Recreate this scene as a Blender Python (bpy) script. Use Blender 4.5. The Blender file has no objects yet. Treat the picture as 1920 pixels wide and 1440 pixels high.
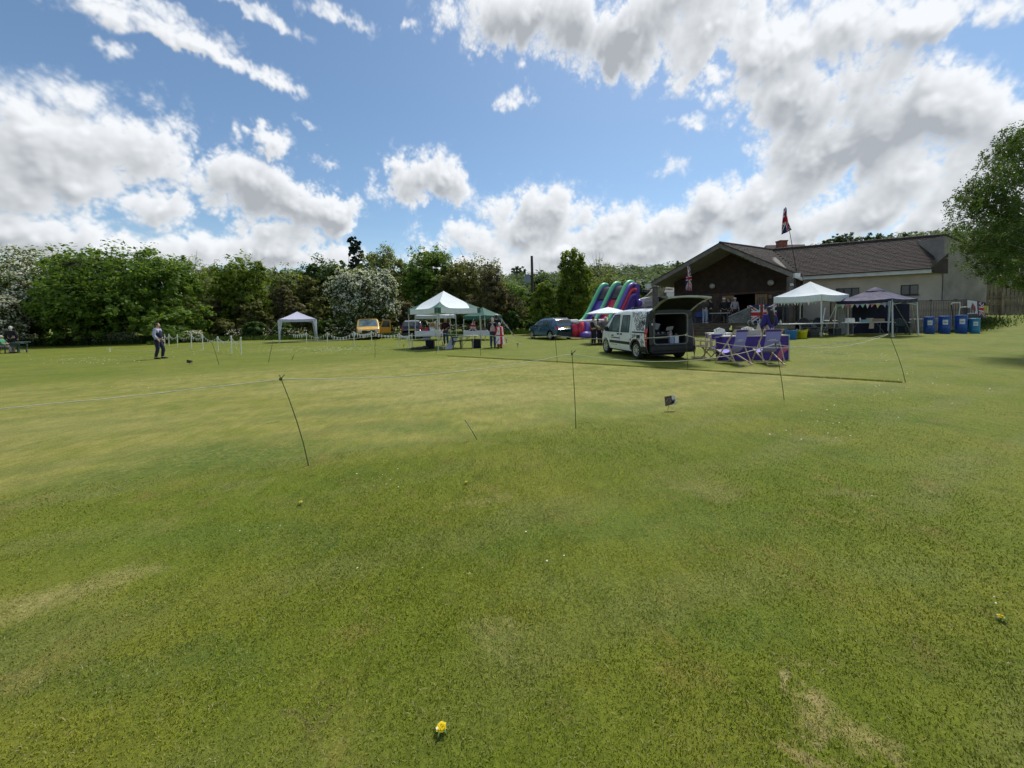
import bpy, bmesh, math, random
import numpy as np
from mathutils import Vector, Matrix, Euler

rad = math.radians
scene = bpy.context.scene
COL = scene.collection
# ---------------------------------------------------------------- camera
CAM_H, F_PX, ROLL, PITCH, HORIZON = 1.6, 720.0, 1.3, 2.5, 597.0
PP_Y = HORIZON + F_PX * math.tan(rad(PITCH))
cam_d = bpy.data.cameras.new('camera'); cam = bpy.data.objects.new('camera', cam_d); COL.objects.link(cam)
cam_d.sensor_width = 36; cam_d.lens = F_PX / 1920 * 36
cam_d.shift_y = (PP_Y - 720) / 1920
cam_d.clip_start = 0.05; cam_d.clip_end = 3000
CAM_R = Matrix.Rotation(rad(90 - PITCH), 3, 'X') @ Matrix.Rotation(rad(-ROLL), 3, 'Z')
cam.rotation_euler = CAM_R.to_euler(); cam.location = (0, 0, CAM_H)
scene.camera = cam

def ray(px, py):
    return CAM_R @ Vector(((px - 960) / F_PX, -(py - PP_Y) / F_PX, -1))
def P(px, py, Y):
    d = ray(px, py); return Vector((0, 0, CAM_H)) + d * (Y / d.y)

# ---------------------------------------------------------------- node helper
class NT:
    def __init__(s, tree): s.t = tree
    def n(s, typ, **kw):
        nd = s.t.nodes.new(typ)
        for k, v in kw.items(): setattr(nd, k, v)
        return nd
    def put(s, sock, v):
        if hasattr(v, 'is_output'): s.t.links.new(v, sock)
        elif v is not None: sock.default_value = v
    def math(s, op, a, b=None, c=None, clamp=False):
        nd = s.n('ShaderNodeMath', operation=op, use_clamp=clamp)
        for i, v in enumerate((a, b, c)):
            if v is not None: s.put(nd.inputs[i], v)
        return nd.outputs[0]
    def vm(s, op, a, b=None, c=None):
        nd = s.n('ShaderNodeVectorMath', operation=op)
        for i, v in enumerate((a, b, c)):
            if v is not None: s.put(nd.inputs['Scale'] if (op == 'SCALE' and i == 1) else nd.inputs[i], v)
        return nd.outputs['Value'] if op in ('LENGTH', 'DOT_PRODUCT', 'DISTANCE') else nd.outputs['Vector']
    def mix(s, f, a, b, blend='MIX'):
        nd = s.n('ShaderNodeMix', data_type='RGBA', blend_type=blend, clamp_factor=True)
        s.put(nd.inputs['Factor'], f)
        for k, v in ((6, a), (7, b)):
            if isinstance(v, (tuple, list)) and len(v) == 3: v = (*v, 1)
            s.put(nd.inputs[k], v)
        return nd.outputs[2]
    def noise(s, vec, scale, detail=3, rough=.55, dist=0, out='Fac', lac=2.0):
        nd = s.n('ShaderNodeTexNoise')
        if vec is not None: s.put(nd.inputs['Vector'], vec)
        nd.inputs['Scale'].default_value = scale; nd.inputs['Detail'].default_value = detail
        nd.inputs['Roughness'].default_value = rough; nd.inputs['Distortion'].default_value = dist
        nd.inputs['Lacunarity'].default_value = lac
        return nd.outputs[out]
    def ss(s, v, lo, hi):
        nd = s.n('ShaderNodeMapRange', interpolation_type='SMOOTHSTEP')
        s.put(nd.inputs[0], v); nd.inputs[1].default_value = lo; nd.inputs[2].default_value = hi
        return nd.outputs[0]
    def lin(s, v, lo, hi, a=0., b=1.):
        nd = s.n('ShaderNodeMapRange')
        s.put(nd.inputs[0], v)
        for i, x in enumerate((lo, hi, a, b)): nd.inputs[i + 1].default_value = x
        return nd.outputs[0]

# ---------------------------------------------------------------- world: sky with clouds
SUN_AZ, SUN_EL = 34.0, 58.0           # degrees: azimuth from +Y towards +X, elevation
world = bpy.data.worlds.new('World'); scene.world = world; world.use_nodes = True
wt = world.node_tree; wt.nodes.clear(); W = NT(wt)
wout = W.n('ShaderNodeOutputWorld'); bg = W.n('ShaderNodeBackground')
wt.links.new(bg.outputs[0], wout.inputs[0]); bg.inputs[1].default_value = 0.1
sky = W.n('ShaderNodeTexSky', sky_type='NISHITA', sun_disc=False)
sky.sun_elevation = rad(SUN_EL); sky.sun_rotation = rad(SUN_AZ)
sky.air_density = 1.0; sky.dust_density = 0.6; sky.ozone_density = 1.0
# cloud masses of that day, each: centre pixel, half width, half height, thickness
CLOUDS = [
 # big mass upper right
 (1000, 40, 170, 80, 1.0), (1120, 60, 180, 90, 1.0), (1320, 80, 190, 95, .55), (1240, 20, 200, 70, .8), (1480, 90, 190, 120, .35), (1560, 210, 190, 110, 1.15),
 (1480, 190, 130, 110, .8), (1640, 270, 190, 90, 1.2), (1780, 200, 180, 90, .9), (1860, 210, 120, 90, .8), (1600, 60, 160, 90, .5), (1750, 30, 230, 50, .45),
 (1700, 340, 200, 110, .6), (1620, 400, 130, 70, .75), (1500, 300, 110, 90, .5), (1850, 330, 150, 110, .5), (1760, 420, 240, 60, .6),
 # lower right bank
 (1330, 395, 110, 60, .85), (1260, 425, 100, 50, .9), (1420, 380, 110, 55, .6), (1440, 430, 150, 45, .9), (1200, 470, 130, 40, .7),
 (1045, 375, 75, 55, .85), (1010, 410, 90, 45, .8), (1150, 415, 70, 40, .75), (1070, 455, 200, 45, .6), (900, 445, 120, 35, .6), (1000, 490, 300, 40, .5),
 # small ones
 (985, 200, 42, 30, .3), (1270, 245, 40, 16, .15), (1225, 325, 48, 30, .2), (1255, 235, 60, 20, .05), (785, 58, 22, 22, .1),
 # mid left cumulus
 (800, 345, 85, 55, .75), (850, 340, 60, 45, .7), (755, 310, 45, 30, .5), (690, 330, 30, 45, .12),
 (480, 340, 110, 62, .95), (545, 370, 95, 60, .95), (430, 325, 75, 40, .8), (610, 380, 60, 38, .6), (535, 430, 80, 40, .9),
 (480, 255, 50, 22, .4), (548, 220, 32, 20, .15), (590, 280, 40, 20, .05),
 # left banks
 (180, 270, 170, 75, .6), (280, 285, 90, 70, .65), (90, 300, 170, 70, .65), (40, 350, 130, 60, .6), (150, 200, 130, 50, .15), (310, 385, 75, 38, .7),
 (60, 425, 200, 50, .75), (200, 450, 200, 45, .8), (370, 465, 140, 45, .8), (540, 480, 140, 45, .75), (20, 180, 80, 60, .1), (140, 335, 120, 35, .4),
 # streaks upper left
 (260, 60, 190, 34, .25), (350, 110, 130, 26, .35), (440, 140, 90, 20, .3), (230, 130, 50, 24, .1), (200, 15, 240, 34, .3), (400, 8, 160, 26, .2), (640, 15, 130, 26, .05),
]

def cloud_map(nw=4096, nh=1024):
    """cover and greyness of the clouds over the whole upper sky, by azimuth and elevation"""
    rg = np.random.default_rng(21)
    az = (np.arange(nw) + .5) / nw * 2 * np.pi - np.pi; el = (np.arange(nh) + .5) / nh * np.pi / 2
    fy = np.fft.fftfreq(nh)[:, None] * nh * 4; fx = np.fft.rfftfreq(nw)[None, :] * nw
    fr = np.hypot(fx, fy); fr[0, 0] = 1
    def fractal(beta, lo, hi, ax=1.):
        sp = np.fft.rfft2(rg.normal(0, 1, (nh, nw)).astype(np.float32)); f = np.hypot(fx * ax, fy)
        sp *= np.where((f > lo) & (f < hi), np.maximum(f, 1.) ** (-beta), 0); n = np.fft.irfft2(sp, s=(nh, nw)).astype(np.float32)
        return n / n.std()
    w1x, w1y = fractal(2.0, 5, 160) * .020, fractal(2.0, 5, 160) * .016
    w2x, w2y = fractal(1.5, 60, 900) * .0055, fractal(1.5, 60, 900) * .0045
    A = az[None, :] + w1x + w2x; E = el[:, None] + w1y + w2y
    Fm = np.full((nh, nw), -3., np.float32); T = np.zeros((nh, nw), np.float32); Wt = np.zeros((nh, nw), np.float32) + 1e-4
    for (px, py, rx, ry, th) in CLOUDS:
        d = ray(px, py).normalized(); a0, e0 = math.atan2(d.x, d.y), math.asin(d.z)
        d1 = ray(px + rx, py).normalized(); d2 = ray(px, py - ry).normalized()
        ra = abs(math.atan2(d1.x, d1.y) - a0) * 1.13; re = abs(math.asin(d2.z) - e0) * 1.13
        i0, i1 = np.searchsorted(el, [e0 - 2.2 * re - .05, e0 + 2.2 * re + .05]); j0, j1 = np.searchsorted(az, [a0 - 2.2 * ra - .05, a0 + 2.2 * ra + .05])
        q = np.hypot((A[i0:i1, j0:j1] - a0) / ra, (E[i0:i1, j0:j1] - e0) / re); f = 1 - q - (.28 if th < .32 else 0)
        k = .13; Fs = Fm[i0:i1, j0:j1]; h = np.maximum(k - np.abs(Fs - f), 0) / k
        Fm[i0:i1, j0:j1] = np.maximum(Fs, f) + h * h * k * .25
        wv = np.exp(-2.2 * q * q); low = 1.0 - .55 * np.clip((E[i0:i1, j0:j1] - e0) / re, -1, 1)
        T[i0:i1, j0:j1] += wv * th * low; Wt[i0:i1, j0:j1] += wv
    T = T / np.maximum(Wt, .35)
    # broken cloud of the same kind over the rest of the sky
    away = np.maximum(sstep(.95, 1.25, np.abs(az))[None, :], sstep(.66, .85, el)[:, None]).astype(np.float32)
    gen = fractal(1.7, 3, 300) * .8 - .1
    Fm = np.maximum(Fm, gen - 3 * (1 - away)); T = np.maximum(T, np.clip(gen, 0, 1) * .8 * away)
    fine = fractal(1.62, 22, 1500)
    puffs = sum(w * (np.abs(fractal(1.0, f0, f0 * 2.2)) - .8) for w, f0 in ((.17, 24), (.12, 55), (.075, 125), (.045, 280), (.028, 600)))
    dens = Fm + puffs + fine * np.clip(.095 + .04 * fractal(1.2, 4, 40), .02, .2)
    soft = np.clip(.62 - T, 0, .6) * .9; cover = sstep(0, 1, (dens + .09) / (.52 + soft)) * (.62 + .38 * sstep(.0, .5, dens + .35 * T))
    low = lambda a, k: np.fft.irfft2(np.fft.rfft2(a) * np.exp(-(np.hypot(fx, fy) / k) ** 2), s=(nh, nw)).astype(np.float32)
    thick = low(np.clip(dens, 0, 1.2).astype(np.float32), 640.)
    # light from the sun side: difference of the thickness towards the sun at three scales
    emb = 0
    for st, wt_ in ((5, .9), (12, .8), (26, .6)):
        emb = emb + wt_ * (np.roll(np.roll(thick, -st, 0), -st // 2, 1) - thick)
    grey = T * .95 * sstep(.08, .85, thick) + .52 * emb + .010 * fine + .03
    return np.clip(cover, 0, 1), np.clip(grey, 0, 1)
def sstep(a, b, x):
    t = np.clip((np.asarray(x, float) - a) / (b - a), 0, 1); return t * t * (3 - 2 * t)
_cov, _gry = cloud_map(); _h, _w = _cov.shape
sky_img = bpy.data.images.new('cloud_field', _w, _h, alpha=False, float_buffer=False); sky_img.colorspace_settings.name = 'Non-Color'
_px = np.ones((_h, _w, 4), np.float32); _px[..., 0] = _cov; _px[..., 1] = _gry; _px[..., 2] = 0
sky_img.pixels.foreach_set(_px.ravel()); sky_img.update(); sky_img.pack()
tc = W.n('ShaderNodeTexCoord'); DIR = tc.outputs['Generated']
sx = W.n('ShaderNodeSeparateXYZ'); wt.links.new(DIR, sx.inputs[0])
AZ = W.math('ARCTAN2', sx.outputs[0], sx.outputs[1]); EL = W.math('ARCSINE', sx.outputs[2])
cx = W.n('ShaderNodeCombineXYZ'); W.put(cx.inputs[0], W.math('MULTIPLY_ADD', AZ, 1 / (2 * math.pi), .5)); W.put(cx.inputs[1], W.math('MULTIPLY', W.math('MAXIMUM', EL, .003), 2 / math.pi))
ti = W.n('ShaderNodeTexImage', image=sky_img, interpolation='Linear', extension='EXTEND'); wt.links.new(cx.outputs[0], ti.inputs[0])
sc_ = W.n('ShaderNodeSeparateColor'); wt.links.new(ti.outputs[0], sc_.inputs[0])
CLOUD_BRIGHT, CLOUD_GREY = (7.3, 7.5, 7.7), (3.35, 3.55, 3.8)
ccol = W.mix(sc_.outputs[1], CLOUD_BRIGHT, CLOUD_GREY)
skyc = W.mix(W.math('MULTIPLY', W.ss(EL, 0.25, 0.0), .6), W.mix(1.0, sky.outputs[0], (.82, .94, .98), 'MULTIPLY'), (4.8, 5.7, 6.6))
wt.links.new(W.mix(W.math('MULTIPLY', sc_.outputs[0], .97), skyc, ccol), bg.inputs[0])
world.cycles.sampling_method = 'MANUAL'; world.cycles.sample_map_resolution = 512

# ---------------------------------------------------------------- sun behind thin cloud
sun_d = bpy.data.lights.new('sun', 'SUN'); sun = bpy.data.objects.new('sun', sun_d); COL.objects.link(sun)
sun_d.energy = 2.9; sun_d.angle = rad(12); sun_d.color = (1, .95, .87)
sdir = Vector((math.sin(rad(SUN_AZ)) * math.cos(rad(SUN_EL)), math.cos(rad(SUN_AZ)) * math.cos(rad(SUN_EL)), math.sin(rad(SUN_EL))))
sun.rotation_euler = sdir.to_track_quat('Z', 'Y').to_euler(); sun.location = (20, 20, 40)
vs = scene.view_settings
scene.display_settings.display_device = 'sRGB'
vs.view_transform = 'Standard'; vs.look = 'None'; vs.exposure = 0.38; vs.gamma = 1.0; vs.use_curve_mapping = False
scene.render.engine = 'CYCLES'
scene.cycles.use_denoising = True
scene.cycles.max_bounces = 5; scene.cycles.diffuse_bounces = 2; scene.cycles.glossy_bounces = 2
scene.cycles.transmission_bounces = 3; scene.cycles.transparent_max_bounces = 6; scene.cycles.use_light_tree = False; scene.cycles.caustics_reflective = False; scene.cycles.caustics_refractive = False
scene.cycles.use_adaptive_sampling = True; scene.cycles.adaptive_threshold = 0.02

# ---------------------------------------------------------------- terrain heights
def sstep(a, b, x):
    t = np.clip((np.asarray(x, float) - a) / (b - a), 0, 1); return t * t * (3 - 2 * t)
def ht(x, y):
    x = np.asarray(x, float); y = np.asarray(y, float)
    h = .22 * sstep(9, 17, x) * sstep(13, 20, y)
    h = h + .85 * sstep(26.0, 31, x) * sstep(17, 24, y)
    h = h + .05 * np.sin(x * .21 + 1.3) * np.sin(y * .17 + .4) * sstep(6, 20, np.hypot(x, y)) * (1 - sstep(20, 30, x))
    # the wooded hill behind
    az = np.arctan2(x, y); r = np.hypot(x, y)
    crest = 16 + 2.5 * sstep(.45, .75, az) + 1.2 * np.sin(az * 9)
    h = h + crest * sstep(85, 200, r) * sstep(0, 40, y)
    return h
def G(px, py):
    d = ray(px, py); o = Vector((0, 0, CAM_H)); z = 0.0
    for _ in range(12):
        t = (z - CAM_H) / d.z; p = o + d * t; z = float(ht(p.x, p.y))
    return Vector((p.x, p.y, z))
def GY(px, Y):
    """ground point under pixel column px at depth Y"""
    X = (px - 960) / F_PX * Y
    return Vector((X, Y, float(ht(X, Y))))

# ---------------------------------------------------------------- mesh builder
class MB:
    def __init__(s): s.v = []; s.f = []; s.m = []
    def add(s, verts, faces, mi=0):
        b = len(s.v); s.v += [tuple(p) for p in verts]
        s.f += [tuple(b + i for i in f) for f in faces]; s.m += [mi] * len(faces); return s
    def box(s, c, size, R=None, mi=0, taper=1.0):
        c = Vector(c); hx, hy, hz = (a / 2 for a in size); vs_ = []
        for z in (-hz, hz):
            k = taper if z > 0 else 1.0
            for x, y in ((-hx, -hy), (hx, -hy), (hx, hy), (-hx, hy)):
                p = Vector((x * k, y * k, z)); vs_.append(c + (R @ p if R else p))
        return s.add(vs_, [(3, 2, 1, 0), (4, 5, 6, 7), (0, 1, 5, 4), (1, 2, 6, 5), (2, 3, 7, 6), (3, 0, 4, 7)], mi)
    def beam(s, p0, p1, w, h, up=(0, 0, 1), mi=0):
        p0, p1 = Vector(p0), Vector(p1); d = (p1 - p0)
        L = d.length; d = d / L; up = Vector(up)
        if abs(d.dot(up)) > .98: up = Vector((0, 1, 0))
        a = d.cross(up).normalized(); b = a.cross(d)
        vs_ = []
        for p in (p0, p1):
            for i, j in ((-1, -1), (1, -1), (1, 1), (-1, 1)): vs_.append(p + a * (w / 2 * i) + b * (h / 2 * j))
        return s.add(vs_, [(0, 1, 2, 3), (7, 6, 5, 4), (0, 4, 5, 1), (1, 5, 6, 2), (2, 6, 7, 3), (3, 7, 4, 0)], mi)
    def path(s, pts, r, n=6, mi=0, caps=True):
        pts = [Vector(p) for p in pts]; k = len(pts)
        rs = r if isinstance(r, (list, tuple)) else [r] * k
        vs_ = []; fs = []; prev = None
        for i, p in enumerate(pts):
            d = (pts[min(i + 1, k - 1)] - pts[max(i - 1, 0)])
            d = d.normalized() if d.length > 1e-9 else Vector((0, 0, 1))
            if prev is None:
                a = d.cross(Vector((0, 0, 1)))
                if a.length < .05: a = d.cross(Vector((0, 1, 0)))
            else: a = prev - d * prev.dot(d)
            a.normalize(); prev = a; b = d.cross(a)
            for j in range(n):
                t = 2 * math.pi * j / n; vs_.append(p + (a * math.cos(t) + b * math.sin(t)) * rs[i])
        for i in range(k - 1):
            for j in range(n):
                fs.append((i * n + j, i * n + (j + 1) % n, (i + 1) * n + (j + 1) % n, (i + 1) * n + j))
        if caps: fs.append(tuple(range(n - 1, -1, -1))); fs.append(tuple((k - 1) * n + j for j in range(n)))
        return s.add(vs_, fs, mi)
    def tube(s, p0, p1, r0, r1=None, n=8, mi=0):
        return s.path([p0, p1], [r0, r0 if r1 is None else r1], n, mi)
    def lathe(s, prof, n=16, M=None, mi=0, caps=True):
        vs_ = []; fs = []; k = len(prof)
        for r, z in prof:
            for j in range(n):
                t = 2 * math.pi * j / n; p = Vector((r * math.cos(t), r * math.sin(t), z)); vs_.append(M @ p if M else p)
        for i in range(k - 1):
            for j in range(n): fs.append((i * n + j, i * n + (j + 1) % n, (i + 1) * n + (j + 1) % n, (i + 1) * n + j))
        if caps:
            fs.append(tuple(range(n - 1, -1, -1))); fs.append(tuple((k - 1) * n + j for j in range(n)))
        return s.add(vs_, fs, mi)
    def ell(s, c, r, nu=12, nv=8, R=None, mi=0):
        c = Vector(c); vs_ = []; fs = []
        for i in range(nv + 1):
            ph = math.pi * i / nv
            for j in range(nu):
                t = 2 * math.pi * j / nu
                p = Vector((r[0] * math.sin(ph) * math.cos(t), r[1] * math.sin(ph) * math.sin(t), r[2] * math.cos(ph)))
                vs_.append(c + (R @ p if R else p))
        for i in range(nv):
            for j in range(nu): fs.append((i * nu + j, (i + 1) * nu + j, (i + 1) * nu + (j + 1) % nu, i * nu + (j + 1) % nu))
        return s.add(vs_, fs, mi)
    def grid(s, fn, nu, nv, mi=0, thick=None):
        vs_ = [Vector(fn(i / nu, j / nv)) for j in range(nv + 1) for i in range(nu + 1)]
        fs = [(j * (nu + 1) + i, j * (nu + 1) + i + 1, (j + 1) * (nu + 1) + i + 1, (j + 1) * (nu + 1) + i) for j in range(nv) for i in range(nu)]
        mis = mi if callable(mi) else (lambda u, v: mi)
        b = len(s.v); s.v += [tuple(p) for p in vs_]; s.f += [tuple(b + q for q in f) for f in fs]
        s.m += [mis((i + .5) / nu, (j + .5) / nv) for j in range(nv) for i in range(nu)]
        return s
    def poly(s, pts, mi=0): return s.add(pts, [tuple(range(len(pts)))], mi)
    def prism(s, pts, off, mi=0):
        pts = [Vector(p) for p in pts]; off = Vector(off); n = len(pts)
        return s.add(pts + [p + off for p in pts], [tuple(range(n - 1, -1, -1)), tuple(range(n, 2 * n))] + [(i, (i + 1) % n, n + (i + 1) % n, n + i) for i in range(n)], mi)
    def mesh(s, name, mats, smooth=False):
        me = bpy.data.meshes.new(name); me.from_pydata(s.v, [], s.f)
        for m in (mats if isinstance(mats, (list, tuple)) else [mats]): me.materials.append(m)
        if any(s.m): me.polygons.foreach_set('material_index', s.m)
        if smooth: me.polygons.foreach_set('use_smooth', [True] * len(me.polygons))
        me.update(); return me
    def build(s, name, mats, parent=None, loc=None, rz=0, smooth=False, label=None):
        return link(name, s.mesh(name, mats, smooth), parent, loc, rz, label)

def link(name, me, parent=None, loc=None, rz=0, label=None):
    o = bpy.data.objects.new(name, me); COL.objects.link(o)
    if parent is not None: o.parent = parent
    if loc is not None: o.location = loc
    if rz: o.rotation_euler = (0, 0, rz)
    if label: o['label'] = label
    return o
def tag(o, label, cat, group=None):
    o['label'] = label; o['category'] = cat
    if group: o['group'] = group
    return o
def thing(name, label, cat, loc=(0, 0, 0), rz=0, group=None):
    o = bpy.data.objects.new(name, None); COL.objects.link(o); o.location = loc; o.rotation_euler = (0, 0, rz)
    o.empty_display_size = .2
    return tag(o, label, cat, group)
def struct(o, kind='structure'): o['kind'] = kind; return o
def dup(o, parent=None, loc=None, rz=None):
    c = o.copy(); COL.objects.link(c); c.parent = parent
    if loc is not None: c.location = loc
    if rz is not None: c.rotation_euler = (0, 0, rz)
    for ch in o.children: dup(ch, c)
    return c
def quads_mesh(name, V, mats, mi=None, tri=False):
    """V: (N,4,3) array of quads (or (N,3,3) triangles)"""
    n, k = V.shape[0], V.shape[1]
    me = bpy.data.meshes.new(name); me.vertices.add(n * k); me.loops.add(n * k); me.polygons.add(n)
    me.vertices.foreach_set('co', np.ascontiguousarray(V, dtype=np.float32).ravel())
    me.loops.foreach_set('vertex_index', np.arange(n * k, dtype=np.int32))
    me.polygons.foreach_set('loop_start', np.arange(0, n * k, k, dtype=np.int32))
    for m in (mats if isinstance(mats, (list, tuple)) else [mats]): me.materials.append(m)
    if mi is not None: me.polygons.foreach_set('material_index', np.asarray(mi, np.int32))
    me.update(calc_edges=True); return me

# ---------------------------------------------------------------- materials
MATS = {}
def pm(name, col, rough=.65, var=.12, scale=6., metal=0., bump=0., bscale=60., spec=.5, coat=0., trans=0., hue=None, emit=None, alpha=1.):
    """principled material whose colour wanders a little over the surface"""
    if name in MATS: return MATS[name]
    m = bpy.data.materials.new(name); m.use_nodes = True; t = m.node_tree; N = NT(t)
    b = t.nodes['Principled BSDF']; g = N.n('ShaderNodeTexCoord')
    nz = N.noise(g.outputs['Object'], scale, 5, .6)
    lo = tuple(c * (1 - var) for c in col); hi = tuple(min(1, c * (1 + var)) for c in (hue or col))
    t.links.new(N.mix(N.ss(nz, .3, .7), lo, hi), b.inputs['Base Color'])
    b.inputs['Roughness'].default_value = rough; b.inputs['Metallic'].default_value = metal
    b.inputs['Specular IOR Level'].default_value = spec; b.inputs['Coat Weight'].default_value = coat
    if trans: b.inputs['Transmission Weight'].default_value = trans
    if alpha < 1: b.inputs['Alpha'].default_value = alpha
    if bump:
        bn = N.n('ShaderNodeBump'); bn.inputs['Strength'].default_value = bump; bn.inputs['Distance'].default_value = .01
        t.links.new(N.noise(g.outputs['Object'], bscale, 4, .6), bn.inputs['Height']); t.links.new(bn.outputs[0], b.inputs['Normal'])
    MATS[name] = m; return m
def leafmat(name, a, b_, c=None, transl=.5, rough=.6, nscale=.8):
    """leaf: colour varies leaf by leaf and clump by clump, some light shines through"""
    if name in MATS: return MATS[name]
    m = bpy.data.materials.new(name); m.use_nodes = True; t = m.node_tree; t.nodes.clear(); N = NT(t)
    geo = N.n('ShaderNodeNewGeometry'); rnd = geo.outputs['Random Per Island']
    n1 = N.ss(N.noise(geo.outputs['Position'], nscale, 2), .35, .65)
    col = N.mix(N.math('ADD', N.math('MULTIPLY', rnd, .55), N.math('MULTIPLY', n1, .45)), a, b_)
    if c: col = N.mix(N.math('MULTIPLY', N.ss(rnd, .8, .95), .8), col, c)
    d = N.n('ShaderNodeBsdfPrincipled'); d.inputs['Roughness'].default_value = rough; d.inputs['Specular IOR Level'].default_value = .25
    tr = N.n('ShaderNodeBsdfTranslucent'); mx = N.n('ShaderNodeMixShader'); mx.inputs[0].default_value = transl
    t.links.new(col, d.inputs['Base Color']); t.links.new(N.mix(1., col, (1.3, 1.35, .55), 'MULTIPLY'), tr.inputs[0])
    t.links.new(d.outputs[0], mx.inputs[1]); t.links.new(tr.outputs[0], mx.inputs[2])
    o = N.n('ShaderNodeOutputMaterial'); t.links.new(mx.outputs[0], o.inputs[0])
    MATS[name] = m; return m
# ================================================================ lawn
def lawn_group():
    g = bpy.data.node_groups.new('lawn_colour', 'ShaderNodeTree')
    g.interface.new_socket('Color', in_out='OUTPUT', socket_type='NodeSocketColor')
    N = NT(g); out = N.n('NodeGroupOutput')
    geo = N.n('ShaderNodeNewGeometry'); pos = N.vm('MULTIPLY', geo.outputs['Position'], (1, 1, 0))
    G1, G2, G3, STRAW = (.130, .170, .013), (.186, .197, .024), (.089, .136, .012), (.42, .33, .16)
    col = N.mix(N.ss(N.noise(pos, .42, 4, .6), .36, .66), G1, G2)
    col = N.mix(N.math('MULTIPLY', N.ss(N.noise(pos, .95, 4, .6), .50, .70), .75), col, G3)
    # mower bands across the outfield
    wob = N.vm('ADD', pos, N.vm('SCALE', N.vm('SUBTRACT', N.noise(pos, .25, 3, .5, out='Color'), (.5, .5, .5)), 2.2))
    far = N.ss(N.vm('LENGTH', pos), 6, 14)
    dp = N.vm('DOT_PRODUCT', wob, (.12, .99, 0))
    band = N.ss(N.math('SINE', N.math('MULTIPLY', dp, 3.1)), -.5, .5)
    col = N.mix(N.math('MULTIPLY', N.math('MULTIPLY', band, far), .22), col, (.18, .20, .045))
    # the mown square, paler and drier
    wob2 = N.vm('ADD', pos, N.vm('SCALE', N.vm('SUBTRACT', N.noise(pos, .9, 4, .6, out='Color'), (.5, .5, .5)), 1.3))
    A, B_, C_ = G(1692, 718), G(560, 858), G(838, 668)
    def side(p, q, vec, soft):
        d = (q - p); n = Vector((-d.y, d.x, 0)).normalized()
        v = N.math('SUBTRACT', N.vm('DOT_PRODUCT', vec, tuple(n)), n.dot(p))
        return N.ss(v, -soft, soft)
    m = N.math('MULTIPLY', side(B_, A, wob2, .75), side(A, C_, pos, .05))
    m = N.math('MULTIPLY', m, side(C_, C_ + Vector((-9, -4.5, 0)), wob2, 1.6))
    m = N.math('MULTIPLY', m, N.ss(N.noise(pos, .55, 4, .6), .22, .52))
    pale = N.mix(N.ss(N.noise(pos, 2.2, 4, .65), .38, .66), (.235, .238, .052), (.325, .29, .085))
    col = N.mix(N.math('MULTIPLY', m, .80), col, pale)
    # patches with a place of their own: (pixel, pixel half-size, colour, strength)
    wob3 = N.vm('ADD', pos, N.vm('ADD', N.vm('SCALE', N.vm('SUBTRACT', N.noise(pos, 1.3, 5, .65, out='Color'), (.5, .5, .5)), 1.1),
                                  N.vm('SCALE', N.vm('SUBTRACT', N.noise(pos, 7, 4, .65, out='Color'), (.5, .5, .5)), .22)))
    brk = N.lin(N.noise(pos, 16, 4, .7), .34, .64, .25, 1.0)
    for px, py, rx, ry, c, k in [
        (450, 852, 190, 32, (.055, .118, .014), .72), (190, 900, 130, 24, (.060, .120, .015), .6), (650, 770, 90, 10, (0.065, 0.130, 0.033), .55), (760, 800, 90, 14, (0.072, 0.137, 0.034), .55),
        (880, 740, 220, 22, (0.390, 0.345, 0.137), .5), (700, 720, 220, 14, (0.377, 0.338, 0.130), .5), (120, 800, 230, 26, (0.273, 0.267, 0.086), .55),
        (1190, 745, 120, 16, (0.312, 0.293, 0.104), .4), (1400, 695, 160, 7, (0.325, 0.299, 0.111), .5), (1480, 705, 140, 6, (0.286, 0.280, 0.104), .5),
        (1120, 765, 200, 12, (0.117, 0.182, 0.036), .45), (1600, 725, 140, 8, (0.078, 0.150, 0.031), .5),
        (1540, 1325, 90, 34, STRAW, .62), (1470, 1410, 70, 26, (0.468, 0.338, 0.182), .72), (1640, 1350, 50, 24, (0.416, 0.325, 0.169), .45), (1475, 1268, 34, 12, (0.546, 0.442, 0.247), .6), (1480, 1215, 34, 10, STRAW, .35),
        (60, 1130, 110, 34, (0.390, 0.325, 0.143), .55), (210, 1095, 80, 24, (0.351, 0.299, 0.130), .4), (90, 1235, 80, 26, (0.338, 0.286, 0.130), .35), (930, 1220, 70, 40, (0.338, 0.299, 0.143), .35),
        (600, 1310, 60, 14, (0.156, 0.117, 0.058), .45), (1330, 910, 90, 18, (0.312, 0.260, 0.111), .4), (1600, 925, 60, 14, (0.299, 0.247, 0.111), .4), (1540, 825, 70, 8, (0.299, 0.273, 0.117), .4),
        (900, 945, 60, 12, (0.325, 0.273, 0.117), .4), (430, 920, 60, 10, (0.260, 0.247, 0.091), .4), (300, 1230, 200, 50, (0.072, 0.127, 0.029), .4), (1250, 980, 260, 40, (0.091, 0.159, 0.029), .5),
        (1060, 1090, 160, 40, (0.169, 0.202, 0.058), .4), (1300, 1150, 180, 36, (0.075, 0.146, 0.029), .45), (980, 1010, 150, 30, (0.091, 0.156, 0.031), .4), (1650, 1060, 160, 40, (0.169, 0.208, 0.065), .4),
        (500, 1000, 300, 30, (0.081, 0.143, 0.029), .4), (1780, 870, 150, 24, (0.098, 0.169, 0.031), .4)]:
        c0 = G(px, py); c1 = G(px + rx, py); c2 = G(px, py - ry); c3 = G(px, py + ry)
        r1 = abs(c1.x - c0.x); r2 = abs(c2.y - c3.y) / 2
        q = N.vm('MULTIPLY', N.vm('SUBTRACT', wob3, (c0.x, c0.y, 0)), (1 / (r1 * 1.35), 1 / (r2 * 1.35), 0))
        w = N.math('MULTIPLY', N.math('MULTIPLY', N.ss(N.vm('LENGTH', q), 1.10, .15), k * 1.25), brk)
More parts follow.
